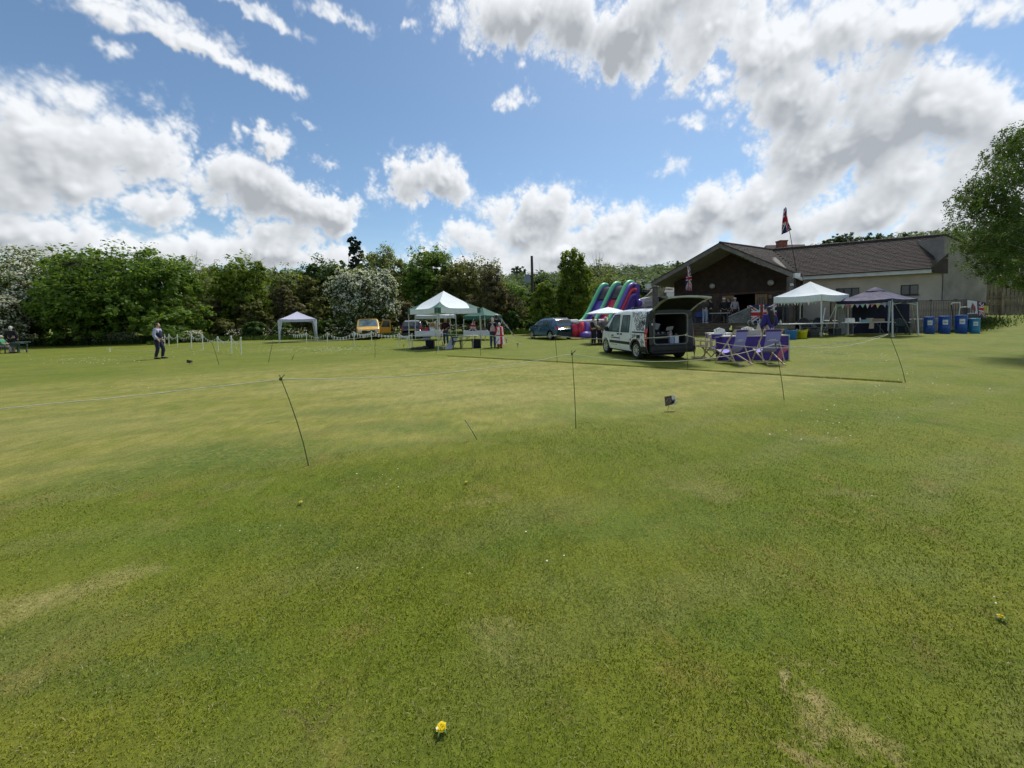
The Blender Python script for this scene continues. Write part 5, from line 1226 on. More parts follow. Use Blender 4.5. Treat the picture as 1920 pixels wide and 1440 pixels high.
# ---------------------------------------------------------------- house roof behind with the red chimney
hs = thing('house', 'house behind the pavilion showing only roof ridge and red chimney', 'house', GY(1470, 48))
def hb(mb, name, mats, parent): mb.v = [tuple(Vector(v) - parent.location) for v in mb.v]; return mb.build(name, mats, parent)
h0, h1 = atz(1418, 48, 0), atz(1502, 48, 0); zr = P(1470, 459, 48).z; ze = zr - 2.8
b = MB(); b.prism([h0 + Vector((0, -3, 0)), h1 + Vector((0, -3, 0)), h1 + Vector((0, 3, 0)), h0 + Vector((0, 3, 0))], Z * ze); hb(b, 'wall', M_STONE, hs)
b = MB(); b.prism([h0 + Vector((-.4, -3.4, ze - .2)), h0 + Vector((1.2, 0, zr)), h0 + Vector((-.4, 3.4, ze - .2))], (h1 - h0) + Vector((-.8, 0, 0))); hb(b, 'roof', M_TILE, hs)
cp = P(1465.5, 463, 47); b = MB(); b.box((cp.x, cp.y, zr - .5), (.85, .8, 1.4)); b.box((cp.x, cp.y, zr + .25), (.96, .9, .14)); co = hb(b, 'chimney', pm('brick_red', (.24, .075, .050), .85, .3, 4), hs)
b = MB(); b.tube((cp.x + .15, cp.y, zr + .3), (cp.x + .15, cp.y, zr + 1.3), .05, .04); hb(b, 'chimney_pole', M_GUTTER, co)
# ---------------------------------------------------------------- stone cottage between slide and porch
ct = thing('cottage', 'pale stone cottage seen under the porch eaves', 'house', GY(1245, 46))
c0, c1 = atz(1205, 46, 0), atz(1278, 46, 0); zw = P(1240, 556, 46).z
q = lambda px, py, Y=46: P(px, py, Y)
b = MB(); b.prism([q(1206, 600), q(1262, 600), q(1262, 541), q(1234, 541), q(1206, 562)], (0, 4, 0)); hb(b, 'wall', pm('cottage_stone', (.34, .29, .20), .9, .25, 2, bump=.4), ct)
b = MB(); b.prism([q(1202, 564, 45.8), q(1204, 561, 45.8), q(1240, 533, 45.8), q(1240, 537, 45.8)], (0, 5, 0)); hb(b, 'verge', M_BARGE, ct)
b = MB(); b.prism([q(1246, 549, 45.2), q(1268, 549, 45.2), q(1268, 537, 47), q(1250, 537, 47)], (0, .1, .1)); b.add([q(1246, 549, 45.2), q(1268, 549, 45.2), q(1268, 600, 45.2), q(1246, 600, 45.2)], [(0, 1, 2, 3)]); hb(b, 'lean_to', pm('slate', (.11, .10, .10), .8, .3, 2), ct)
b = MB(); b.prism([q(1250, 562, 45.1), q(1266.5, 562, 45.1), q(1266.5, 548.5, 45.1), q(1250, 548.5, 45.1)], (0, .05, 0)); wo = hb(b, 'window', pm('frame_white', (.75, .75, .72), .5, .05), ct)
for i in range(3):
    for j in range(2):
        x0, y0 = 1251 + i * 5.2, 549.5 + j * 6.4
        b = MB(); b.prism([q(x0, y0 + 5.4, 45.07), q(x0 + 4.4, y0 + 5.4, 45.07), q(x0 + 4.4, y0, 45.07), q(x0, y0, 45.07)], (0, .02, 0)); hb(b, 'pane', M_WGLASS, wo)
# white motorhome roofs between cottage and van
mh = thing('motorhome', 'cream motorhome partly hidden behind the white van', 'motorhome', GY(1228, 34))
b = MB(); pr = [(1199, 600), (1199, 577), (1204, 570), (1208, 569), (1210, 559), (1222, 556), (1252, 555), (1253, 562), (1253, 600)]
b.prism([q(x, y, 34) for x, y in pr], (0, 2.2, 0)); hb(b, 'body', pm('motorhome_cream', (.55, .53, .46), .5, .08), mh)
b = MB(); b.prism([q(1211, 563, 33.9), q(1226, 562, 33.9), q(1226, 565, 33.9), q(1211, 566, 33.9)], (0, .08, 0)); hb(b, 'awning', pm('awning_white', (.70, .69, .64), .5, .05), mh)
b = MB(); b.prism([q(1235, 566, 33.97), q(1246, 565, 33.97), q(1246, 559, 33.97), q(1235, 559, 33.97)], (0, .02, 0)); hb(b, 'window', M_GLASS, mh)
b = MB(); b.prism([q(1229, 575, 33.95), q(1233, 575, 33.95), q(1234, 557, 33.95), q(1231, 557, 33.95)], (0, .05, 0)); b.beam(q(1231, 557.5, 33.9), q(1240, 557.5, 33.9), .08, .08); hb(b, 'mirror_arm', M_BLACKP, mh)
for x in (1206, 1246): wheel(mh, (x - 1228) / 720 * 34, .1, .33, .2)

# ---------------------------------------------------------------- timber fence at the right
M_FENCE = pm('fence_timber', (.235, .185, .12), .88, .28, 2.2, bump=.3, bscale=25); M_FENCE2 = pm('fence_timber_grey', (.20, .165, .125), .88, .28, 2.2)
fn = thing('panel_fence', 'weathered timber panel fence at the right edge', 'fence', GY(1885, 26))
f0, f1 = atz(1848, 26.2, 0), atz(1990, 25.4, 0); nf = 36; zf0, zf1 = .85, P(1880, 532, 26).z
for i in range(nf):
    a, c = f0.lerp(f1, i / nf), f0.lerp(f1, (i + .86) / nf); o_ = Vector((0, (.02 if i % 2 else -.012), 0)); zz = zf1 - (.30 if 9 <= i < 22 else .05) + rg.normal(0, .01)
    b = MB(); b.prism([a + o_ + Z * zf0, c + o_ + Z * zf0, c + o_ + Z * zz, a + o_ + Z * zz], (0, .025, 0)); hb(b, 'plank', M_FENCE if i % 3 else M_FENCE2, fn)
for zz in (zf0 + .35, zf0 + .95, zf0 + 1.45):
    b = MB(); b.beam(f0 + Z * zz - Vector((0, .06, 0)), f1 + Z * zz - Vector((0, .06, 0)), .06, .09); hb(b, 'cross_rail', M_FENCE2, fn)
for k in (.20, .58, .9):
    p = f0.lerp(f1, k) - Vector((0, .07, 0)); b = MB(); b.box(p + Z * (zf0 + .85), (.14, .12, 1.9)); hb(b, 'fence_post', M_FENCE, fn)
# ---------------------------------------------------------------- birch leaning in from the right
def birch():
    rg = np.random.default_rng(77); Yb = 13.5; bx = (1990 - 960) / F_PX * Yb; loc = Vector((bx, Yb, float(ht(bx, Yb))))
    t = thing('birch_tree', 'tall birch with drooping leafy branches reaching in from the right edge', 'tree', loc)
    def L_(px, py, Y): return np.array(P(px, py, Y) - loc)
    lobes = []
    for px, py, rx, ry, k in [(1905, 305, 62, 50, .9), (1868, 272, 26, 34, .5), (1845, 335, 44, 44, .7), (1815, 362, 30, 36, .45), (1905, 390, 70, 50, .8), (1838, 410, 36, 34, .5), (1965, 350, 45, 110, .5), (1905, 462, 70, 36, .85), (1842, 462, 44, 24, .5), (1802, 452, 24, 14, .24), (1935, 430, 50, 60, .5),
                              (1890, 512, 40, 18, .35), (1930, 515, 45, 26, .4), (1842, 500, 26, 14, .22), (1815, 486, 18, 14, .14), (1900, 250, 40, 30, .4), (1795, 375, 18, 26, .2), (1786, 372, 10, 16, .06), (1880, 440, 40, 30, .35), (1860, 380, 40, 30, .4), (1800, 420, 16, 24, .12)]:
        c = L_(px + 22, py, Yb + rg.uniform(-.5, .5)); lobes.append((c[0], c[1], c[2], rx * .82 / 720 * Yb, .8, ry * .98 / 720 * Yb, k))
    Cs, Ns, Ss = [], [], []
    for l in lobes:
        m = int(5600 * l[6]); c = np.array(l[:3]); r = np.array(l[3:6]); ns = max(8, int(m / 26))
        d = rg.normal(0, 1, (ns, 3)); d /= np.linalg.norm(d, axis=1, keepdims=True); st = c + d * r * rg.uniform(.15, 1.0, (ns, 1)) ** .6
        # leaves strung along hanging twigs
        idx = rg.integers(0, ns, m); s_ = rg.uniform(0, 1, (m, 1)); dr = np.stack([rg.normal(-.08, .25, ns), rg.normal(0, .35, ns), -rg.uniform(.4, 1, ns)], -1)
        p = st[idx] + dr[idx] * s_ * .42 + rg.normal(0, .035, (m, 3)); Cs.append(p); Ns.append(rg.normal(0, 1, (m, 3)) + [0, 0, .4]); Ss.append(rg.uniform(.045, .080, m))
    C, N_, S_ = map(np.concatenate, (Cs, Ns, Ss))
    struct(link('crown', quads_mesh('crown', leaf_quads(C, N_, S_, rg, .6) , [LEAF['birch']]), t), 'stuff')
    b = MB(); b.path([(0, 0, -.2), (-.05, 0, 2.2), (-.2, .1, 4.2), (-.6, .1, 6.6), (-1.0, 0, 8.2)], [.20, .17, .13, .07, .02], 10)
    for l in lobes:
        c = np.array(l[:3]); z = max(1.6, min(6.5, c[2] * .8)); st = np.array([-.1 - z * .06, .05, z])
        b.path([st, st * .5 + c * .5 + np.array([0, 0, .35]), c, c + np.array([-.3, 0, -.35])], [.055, .035, .016, .004], 5, caps=False)
        for _ in range(5):
            e = c + rg.normal(0, 1, 3) * np.array(l[3:6]) * .4; b.path([c, (c + e) / 2 + [0, 0, .12], e], [.014, .009, .003], 4, caps=False)
    b.build('trunk', M_BIRCHBARK, t, smooth=True)
birch()
# weeds on the bank at the end of the terrace
n = 4200; x = rng.normal(26.6, 1.5, n); y = rng.normal(23.2, .7, n); k = (x > 25.0) & (y > 21.6) & (y < 25); 
blades('bank_grass', x[k], y[k], rng.uniform(.06, .22, k.sum()), rng.uniform(.02, .06, k.sum()), .5, M_LONG, 'rough grass on the bank below the timber fence')
# ================================================================ gazebos
M_LEG = pm('leg_white', (.66, .68, .66), .5, .06); M_GREEN = pm('canvas_green', (.035, .115, .085), .8, .1, 4); M_CANW = pm('canvas_white', (.72, .77, .78), .8, .05, 3, bump=.15, bscale=9)
M_LAV = pm('canvas_lavender', (.45, .45, .56), .8, .05, 3); M_GREYC = pm('canvas_grey', (.40, .44, .46), .8, .06, 3); M_NAVY = pm('canvas_navy', (.045, .042, .085), .8, .1, 3, bump=.2, bscale=8, hue=(.10, .095, .16)); M_NAVYD = pm('cloth_navy', (.006, .007, .028), .9, .2)
M_DRAPE = pm('drape_pale', (.58, .60, .68), .85, .08)
def gazebo(label, px, Y, hd, phi, eave, peak, mat, vh=.26, mats2=None, drape=None, splay=0., legm=None, cap=False, val=None, group='pop-up gazebos on the field'):
    c = GY(px, Y); t = thing('gazebo', label, 'gazebo', c, 0, group); gz_ = c.z
    cs = [Vector((hd * math.cos(rad(phi + 90 * k)), hd * math.sin(rad(phi + 90 * k)), eave - gz_)) for k in range(4)]; ap = Vector((0, 0, peak - gz_))
    b = MB()
    for k in range(4):
        a, d = cs[k], cs[(k + 1) % 4]
        def fn(u, v):
            e = a.lerp(d, u); e = e - e.normalized() * 0 ; p = e.lerp(ap, v); p.z = e.z + (ap.z - e.z) * (v ** 1.22) - .05 * math.sin(math.pi * u) * (1 - v); return p
        b.grid(fn, *((72, 60) if mats2 else (24, 20)), (lambda u, v: 1 if mats2 and min(u, 1 - u) / .27 + v / .42 < 1 else 0))
    cano = b.build('canopy', [mat] + ([mats2] if mats2 else []), t, smooth=True)
    if cap:
        b = MB(); b.lathe([(.45, peak - gz_ - .16), (.25, peak - gz_ - .05), (.02, peak - gz_ + .05)], 4, Matrix.Rotation(rad(phi), 4, 'Z'), caps=False); b.build('vent_cap', mat, cano)
    b = MB()
    for k in range(4):
        a, d = cs[k], cs[(k + 1) % 4]; dr_ = Vector((0, 0, -vh))
        out = ((a + d) / 2); out.z = 0; out.normalize()
        def fv(u, v):
            p = a.lerp(d, u) + dr_ * v; p.z -= .05 * math.sin(math.pi * u); return p + out * (.012 + .010 * math.sin(u * 26 + k))
        b.grid(fv, 26, 2, (lambda u, v: 1 if mats2 and (u < .075 or u > .925) else 0))
    b.build('valance', [val or mat] + ([mats2] if mats2 else []), t)
    for k in range(4):
        top = cs[k] * .985; top.z = cs[k].z - .04; base = Vector((cs[k].x * (1 + splay), cs[k].y * (1 + splay), 0)); base.z = float(ht(base.x + c.x, base.y + c.y)) - c.z
        b = MB(); b.beam(base, top, .045, .045, (1, 0, 0)); b.box(base + Vector((0, 0, .012)), (.12, .12, .024)); b.build('leg', legm or M_LEG, t)
        nb_ = cs[(k + 1) % 4]; m_ = cs[k].lerp(nb_, .5)
        b = MB(); b.beam(top.lerp(base, .02), nb_ * .985 - Vector((0, 0, .30)), .02, .02); b.beam(nb_ * .985 - Vector((0, 0, .05)), top - Vector((0, 0, .26)), .02, .02); b.build('strut', legm or M_LEG, t)
        if drape:
            b = MB(); q = top.lerp(base, .0); inw = (Vector((0, 0, 0)) - Vector((top.x, top.y, 0))).normalized(); sd = Vector((-inw.y, inw.x, 0))
            b.grid(lambda u, v: top.lerp(base, .02 + .92 * v) + (sd * (u - .5) * 2 + inw * .25) * (.20 * (1 - v) ** 1.3 + .03) + inw * .02 * math.sin(u * 18), 10, 8); b.build('drape', drape, t)
    return t, cs, c
# green and white one, mid field
gg, gcs, gc = gazebo('green-and-white gazebo with white panels, the largest on the field', 834, 22.6, 2.12, -90, 2.28, 3.30, M_CANW, .30, M_GREEN, legm=pm('leg_offwhite', (.55, .58, .50), .5, .08))
gazebo('small lavender-grey gazebo with gathered drapes by the hedge', 559, 33.5, 1.90, -105, 1.98, 2.62, M_LAV, .22, drape=M_DRAPE, splay=.05)
gazebo('grey gazebo half hidden behind the green-and-white one', 818, 32.0, 1.70, -70, 2.02, 2.50, M_GREYC, .25)
gazebo('plain green gazebo behind the couple', 906, 31.0, 1.55, -80, 1.90, 2.55, M_GREEN, .28)
wg, wcs, wcen = gazebo('plain white gazebo with pointed roof before the pavilion', 1519, 22.3, 1.78, -112, 2.52, 3.34, M_CANW, .34)
bgz, bcs, bcen = gazebo('navy blue gazebo with striped pastel bunting by the terrace', 1641, 20.9, 1.72, -112, 2.17, 2.80, M_NAVY, .18, cap=True, splay=.05, val=pm('canvas_navy_valance', (.022, .021, .055), .8, .1))
# navy back sheet and side sheets
def sheet(label, pts, mat, cat='cloth', nu=16, wav=.03, name='hanging_sheet', group='gazebo side sheets'):
    b = MB(); o0 = Vector(pts[0]); n = (Vector(pts[1]) - o0).cross(Vector(pts[3]) - o0).normalized()
    b.grid(lambda u, v: bil([Vector(p) for p in pts], u, v) + n * wav * math.sin(u * 21 + 3 * v) * (.4 + .6 * (1 - v)), nu, 6)
    b.v = [tuple(Vector(v) - o0) for v in b.v]; o = b.build(name, mat, None, o0); return tag(o, label, cat, group)
def gp(px, Y, z=0): p = GY(px, Y); p.z += z; return p
sheet('dark navy sheet hanging at the back of the navy gazebo', [gp(1598, 21.9, .05), gp(1706, 21.6, .05), gp(1706, 21.6, 1.85), gp(1598, 21.9, 1.85)], M_NAVYD)
sheet('pale grey sheet closing the side of the white gazebo', [gp(1573, 22.1, .02), gp(1590, 21.9, .02), gp(1582, 22.0, 1.8), gp(1568, 22.2, 1.85)], pm('sheet_grey', (.36, .37, .37), .85, .08))
b = MB(); p0 = bcen + bcs[0]; 
b.grid(lambda u, v: Vector((p0.x - .25 + .22 * u * (1 - v) + .06, p0.y + .03 * math.sin(u * 14), p0.z - .12 - 1.5 * v)), 12, 6, (lambda u, v: int(u * 8) % 2)); o = b.build('gathered_curtain', [pm('stripe_white', (.66, .68, .72), .85, .05), pm('stripe_blue', (.20, .26, .36), .85, .1)]); tag(o, 'blue-and-white striped curtain gathered at the navy gazebo leg', 'curtain')
# guy lines and loose poles
def cord(label, pts, r, mat, name='guy_line', cat='rope', group='guy lines and poles'):
    o0 = Vector(pts[0]); b = MB(); b.path([Vector(p) - o0 for p in pts], r, 5); o = b.build(name, mat, None, o0); return tag(o, label, cat, group)
M_ROPE = pm('rope_pale', (.62, .60, .46), .85, .1); M_CANE = pm('cane_green', (.060, .070, .024), .8, .3, 8); M_POLEW = M_LEG
cord('guy line stretched left from the lavender gazebo', [P(521, 604, 33.2), G(492, 641)], .012, M_ROPE)
cord('guy line running from the navy gazebo roof to the grass', [bcen + bcs[0] - Z * .1, G(1711, 627)], .012, pm('line_grey', (.30, .31, .30), .8, .1))
cord('white pole leaning outward from the white gazebo front', [G(1538, 631), P(1547, 577, 20.3)], .022, M_POLEW, 'tent_pole', 'pole')
cord('thin white pole crossing behind the leaning pole', [G(1541, 628.5), P(1569, 570, 20.9)], .016, M_POLEW, 'tent_pole', 'pole')
cord('short pale pole standing before the right navy gazebo leg', [G(1716.5, 624), P(1709, 566, 21.2)], .022, pm('pole_cream', (.55, .53, .44), .6, .1), 'tent_pole', 'pole')

# ================================================================ tables, chairs and small furniture
M_TABLEW = pm('table_white', (.62, .63, .60), .5, .08); M_METAL = pm('tube_grey', (.20, .21, .22), .45, .2, metal=.4); M_PLASW = pm('plastic_white', (.74, .74, .70), .4, .04); M_PLASG = pm('plastic_green', (.030, .055, .045), .45, .15)
M_BEECH = pm('beech_wood', (.52, .40, .25), .6, .15, 9); M_PURP = pm('fabric_purple', (.065, .032, .22), .8, .12, 5); M_PURPL = pm('sling_lilac', (.27, .25, .66), .8, .06, 4); M_PRINTW = pm('print_white', (.70, .68, .82), .7, .05)
def table(label, loc, rz, L=1.8, D=.7, H=.74, top=None, group='folding tables', cloth=None, name='folding_table'):
    t = thing(name, label, 'table', loc, rz, group)
    b = MB(); b.box((0, 0, H - .02), (L, D, .04)); b.build('table_top', top or M_TABLEW, t)
    for sx_ in (-1, 1):
        b = MB(); x = sx_ * (L / 2 - .18)
        b.path([(x, -D / 2 + .06, 0), (x, -D / 2 + .08, H - .04)], .014, 6); b.path([(x, D / 2 - .06, 0), (x, D / 2 - .08, H - .04)], .014, 6); b.path([(x, -D / 2 + .06, .12), (x, D / 2 - .06, .12)], .012, 6); b.path([(x, 0, .12), (x - sx_ * .45, 0, H - .04)], .010, 5)
        b.build('leg_frame', M_METAL, t)
    if cloth:
        b = MB(); b.box((0, 0, H + .004), (L + .03, D + .03, .006))
        b.grid(lambda u, v: Vector(((u - .5) * (L + .03), -D / 2 - .018 - .012 * math.sin(u * 24) * v, H - .42 * v)), 28, 3); b.build('tablecloth', cloth, t)
    return t
def plastic_chair(label, loc, rz, mat=None, group='plastic garden chairs', H=.86):
    t = thing('garden_chair', label, 'chair', loc, rz, group); mat = mat or M_PLASW
    b = MB(); b.grid(lambda u, v: Vector(((u - .5) * (.46 + .04 * v), -.2 + .44 * v, .42 + .03 * v * v + .02 * (2 * u - 1) ** 2)), 8, 6); b.grid(lambda u, v: Vector(((u - .5) * (.46 + .04 * v), -.2 + .44 * v, .395 + .03 * v * v)), 4, 4); b.build('seat', mat, t, smooth=True)
    for i in range(5):
        b = MB(); x0 = -.17 + i * .085; tp = H - .02 * abs(i - 2) ** 1.5; b.prism([(x0 - .034, -.2, .43), (x0 + .034, -.2, .43), (x0 * 1.12 + .036, -.33, tp), (x0 * 1.12 - .036, -.33, tp)], (0, .018, 0)); b.build('back_slat', mat, t)
    b = MB(); b.path([(-.25, -.2, .42), (-.26, -.26, .68), (-.23, -.33, H - .06), (0, -.345, H), (.23, -.33, H - .06), (.26, -.26, .68), (.25, -.2, .42)], .022, 6); b.build('back_frame', mat, t, smooth=True)
    for s_ in (-1, 1):
        b = MB(); b.path([(s_ * .27, .22, .40), (s_ * .28, .22, .62), (s_ * .285, .05, .66), (s_ * .27, -.26, .66)], [.022, .025, .028, .02], 6); b.build('armrest', mat, t, smooth=True)
        for yy, dy in ((.20, .03), (-.20, -.06)): b = MB(); b.prism([(s_ * .22 - .03, yy - .02, .41), (s_ * .22 + .03, yy - .02, .41), (s_ * .27 + .022, yy + dy - .02, 0), (s_ * .27 - .022, yy + dy - .02, 0)], (0, .045, 0)); b.build('leg', mat, t)
    return t
def deckchair(label, loc, rz):
    t = thing('deckchair', label, 'deckchair', loc, rz, 'lilac deckchairs'); w = .26
    A0, A1 = Vector((0, .48, .02)), Vector((0, -.32, 1.08)); B0, B1 = Vector((0, -.48, .02)), Vector((0, .46, .42)); C0, C1_ = A0.lerp(A1, .66), B0.lerp(B1, .12)
    for s_ in (-1, 1):
        x = Vector((s_ * w, 0, 0)); x2 = Vector((s_ * (w - .035), 0, 0)); x3 = Vector((s_ * (w + .035), 0, 0))
        b = MB(); b.beam(A0 + x, A1 + x, .022, .042); b.build('back_rail', M_BEECH, t)
        b = MB(); b.beam(B0 + x2, B1 + x2, .022, .042); b.build('seat_rail', M_BEECH, t)
        b = MB(); b.beam(C0 + x3, C1_ + x3, .020, .034); b.build('prop_rail', M_BEECH, t)
    for nm, p, w_ in (('top_bar', A1, w + .03), ('front_bar', B1, w), ('rear_bar', B0, w), ('foot_bar', A0, w + .01), ('prop_bar', C1_ + Vector((0, 0, .03)), w + .04)):
        b = MB(); b.path([p - Vector((w_, 0, 0)), p + Vector((w_, 0, 0))], .014, 6); b.build(nm, M_BEECH, t)
    def sl(u, v): 
        p = A1 * (1 - v) ** 2 + 2 * Vector((0, -.20, .10)) * v * (1 - v) + B1 * v * v; return Vector(((u - .5) * .42, p.y - .012, p.z))
    b = MB(); b.grid(sl, 6, 20); o = b.build('sling', M_PURPL, t, smooth=True)
    b = MB(); b.grid(lambda u, v: sl(u, v * .035) + Vector((0, -.006, .004)), 4, 1); b.build('sling_hem', M_PURP, o)
    b = MB()
    for v0, ws in ((.17, (.30, .70)), (.195, (.14, .86))):
        x = ws[0]; random.seed(int(v0 * 1000))
        while x < ws[1]:
            dx = random.uniform(.02, .045); b.add([sl(a, v) + Vector((0, -.004, 0)) for a, v in ((x, v0), (x + dx * .7, v0), (x + dx * .7, v0 + .016), (x, v0 + .016))], [(0, 1, 2, 3)]); x += dx
    struct(b.build('printed_words', M_PRINTW, o), 'stuff'); return t
def director_chair(label, loc, rz):
    t = thing('director_chair', label, 'chair', loc, rz, 'director chairs')
    b = MB(); b.grid(lambda u, v: Vector(((u - .5) * .54, -.24 - .03 * math.sin(math.pi * u), .72 + .17 * v)), 10, 2); o = b.build('back_panel', M_PURP, t)
    b = MB()
    for v0, a, c in ((.80, .30, .70), (.775, .18, .84)):
        x = a
        while x < c: b.add([Vector(((x - .5) * .54, -.252 - .03 * math.sin(math.pi * x) - .004, v0)), Vector(((x + .022 - .5) * .54, -.256 - .03 * math.sin(math.pi * x), v0)), Vector(((x + .022 - .5) * .54, -.256 - .03 * math.sin(math.pi * x), v0 + .016)), Vector(((x - .5) * .54, -.256 - .03 * math.sin(math.pi * x), v0 + .016))], [(0, 1, 2, 3)]); x += .033
    struct(b.build('printed_words', M_PRINTW, o), 'stuff')
    b = MB(); b.grid(lambda u, v: Vector(((u - .5) * .5, -.2 + .42 * v, .44 - .03 * math.sin(math.pi * u))), 8, 2); b.build('seat', M_PURP, t)
    for s_ in (-1, 1):
        for nm, p, q in (('back_post', (s_ * .27, -.23, .44), (s_ * .27, -.24, .90)), ('arm_post', (s_ * .27, .18, .44), (s_ * .27, .18, .64)), ('armrest', (s_ * .27, -.26, .65), (s_ * .27, .24, .65)), ('seat_rail', (s_ * .25, -.24, .45), (s_ * .25, .24, .45)), ('foot', (s_ * .25, -.26, .02), (s_ * .25, .26, .02))):
            b = MB(); b.beam(p, q, .03, .03); b.build(nm, M_BEECH, t)
        for yy in (-.17, .17): b = MB(); b.beam((-s_ * .25, yy + s_ * .016, .03), (s_ * .25, yy + s_ * .016, .44), .024, .03); b.build('cross_leg', M_BEECH, t)
    return t
deckchair('lilac deckchair nearer the van, turned a little left', GY(1376, 12.1), rad(14))
deckchair('lilac deckchair square-on before the right half of the purple counter', GY(1441, 12.0), rad(-8))
director_chair('purple-backed director chair standing between van and deckchairs', GY(1333, 13.4), rad(22))
director_chair('purple-backed director chair almost hidden behind the van corner', GY(1312, 13.9), rad(70))
# purple counter
pc = GY(1417, 12.95); ctr = thing('counter', 'purple promotional counter with a pink arc at its corner', 'counter', pc, rad(-4))
b = MB(); b.box((0, .25, .40), (2.14, .5, .80)); b.build('panel', M_PURP, ctr); b = MB(); b.box((0, .25, .815), (2.2, .56, .03)); b.build('counter_top', pm('counter_top', (.40, .38, .40), .5, .1), ctr)
b = MB(); b.grid(lambda u, v: Vector((1.07 - (.20 + .17 * v) * math.cos(u * 1.5), -.004, .02 + (.30 + .16 * v) * math.sin(u * 1.5))), 12, 3); b.build('printed_arc', pm('print_pink', (.55, .10, .22), .7, .05), ctr)
b = MB(); b.box((1.085, -.01, .42), (.02, .02, .84)); b.build('edge_strip', pm('edge_grey', (.5, .48, .5), .5, .1), ctr)
b = MB(); b.box((0, 0, .09), (.72, .3, .18)); o = b.build('cool_box', pm('box_stone', (.40, .36, .31), .7, .08), None, pc + Vector((-.10, .28, .832))); tag(o, 'beige box lying on top of the purple counter', 'box')
t = thing('easel_sign', 'small cream folded card standing on the counter beside the woman', 'sign', pc + Vector((.30, .25, .832)), 0); b = MB(); b.prism([(-.10, 0, 0), (.10, 0, 0), (.02, .05, .42), (-.02, .05, .42)], (0, .01, 0)); b.build('front_leaf', pm('card_cream', (.52, .47, .38), .7, .08), t); b = MB(); b.prism([(-.09, .12, 0), (.09, .12, 0), (.02, .062, .42), (-.02, .062, .42)], (0, .008, 0)); b.build('back_leaf', MATS['card_cream'], t)
for i in range(3):
    t = thing('paper_flag', 'small purple and white hand flag, number {} from the card on the counter'.format(('one', 'two', 'three')[i]), 'flag', pc + Vector((.50 + i * .12, .25, .832)), 0, 'hand flags on the counter'); b = MB(); b.tube((0, 0, 0), (.02, 0, .24), .004, .004, 5); b.build('stick', M_PLASW, t); b = MB(); b.grid(lambda u, v: Vector((.02 - .08 * u, .01 * math.sin(5 * u), .15 + .09 * v)), 6, 2, (lambda u, v: int(u * 3) % 2)); b.build('flag_cloth', [M_PURP, M_UW], t)
plastic_chair('white plastic chair facing us behind the first deckchair', GY(1358, 16.6), rad(185), H=.96)
plastic_chair('white plastic chair turned sideways left of the facing white chair', GY(1338, 17.2), rad(80), H=.88)
plastic_chair('white plastic chair behind the right of the first deckchair', GY(1408, 16.8), rad(170), H=.96)
plastic_chair('white plastic chair seen from its side beside the purple woman', GY(1426, 16.4), rad(70), H=.94)
t = table('round-edged white table between the white plastic chairs', GY(1350, 17.6), 0, .9, .9, .72, M_PLASW, 'garden tables', name='garden_table')
# long table of the white gazebo, tubs, camp chairs
table('long white folding table stretching across the white gazebo', (GY(1463, 20.5) + GY(1563, 20.6)) / 2, rad(1), 2.9, .62, .76)
M_TUBB = pm('tub_blue', (.02, .17, .48), .4, .05); M_TUBY = pm('tub_yellow', (.55, .50, .010), .4, .05); M_BARB = pm('barrel_blue', (.012, .075, .34), .4, .08, 2); M_BARC = pm('barrel_cyan', (.020, .21, .40), .4, .08, 2)
def tub(label, loc, mat, r=.26, h=.42):
    t = thing('flexi_tub', label, 'tub', loc, 0, 'tubs under the long table'); b = MB(); b.lathe([(r * .74, 0), (r * .78, .02), (r * .97, h * .95), (r * 1.02, h), (r * .95, h), (r * .72, .03), (.01, .025)], 22, caps=False); b.build('tub_body', mat, t, smooth=True)
    for s_ in (-1, 1): b = MB(); b.path([(s_ * r * .95, -.07, h - .01), (s_ * r * 1.12, -.05, h + .07), (s_ * r * 1.12, .05, h + .07), (s_ * r * .95, .07, h - .01)], .014, 6); b.build('handle', mat, t)
tub('blue rubber tub on the grass under the long table', GY(1484, 19.9), M_TUBB, .27, .44); tub('yellow rubber tub on the grass under the long table', GY(1505, 19.9), M_TUBY, .23, .40)
def camp_chair(label, loc, rz):
    t = thing('camp_chair', label, 'chair', loc, rz, 'black camp chairs'); b = MB(); b.grid(lambda u, v: Vector((.36 * math.cos(math.pi * u) * (.75 + .25 * v), -.15 - .22 * v - .08 * math.sin(math.pi * u), .45 + (.55 * v) * (.45 + .55 * math.sin(math.pi * u)))), 16, 5); b.build('backrest', M_EQ, t)
    b = MB(); b.grid(lambda u, v: Vector(((u - .5) * .6, -.2 + .45 * v, .42 - .07 * math.sin(math.pi * u))), 8, 3); b.build('seat', M_EQ, t)
    b = MB(); b.path([(.36 * math.cos(a), -.37 - .08 * math.sin(a), .62 + .38 * math.sin(a)) for a in np.linspace(0, math.pi, 13)], .018, 6); b.build('back_hoop', M_METAL, t)
    for s_ in (-1, 1):
        for a, c in (((s_ * .3, -.3, 0), (s_ * .3, .25, .5)), ((s_ * .3, .28, 0), (s_ * .33, -.36, .62))): b = MB(); b.tube(a, c, .013); b.build('leg', M_METAL, t)
camp_chair('round-backed black camp chair, left one behind the long table', GY(1518, 21.5), rad(180)); camp_chair('round-backed black camp chair, right one behind the long table', GY(1547, 21.5), rad(186))
b = MB(); b.lathe([(.04, 0), (.04, .18), (.015, .22), (.015, .25)], 10); o = b.build('bottle', pm('bottle_pale', (.5, .58, .55), .2, .1), None, GY(1464, 20.5) + Z * .762); tag(o, 'pale bottle at the left end of the long table', 'bottle')
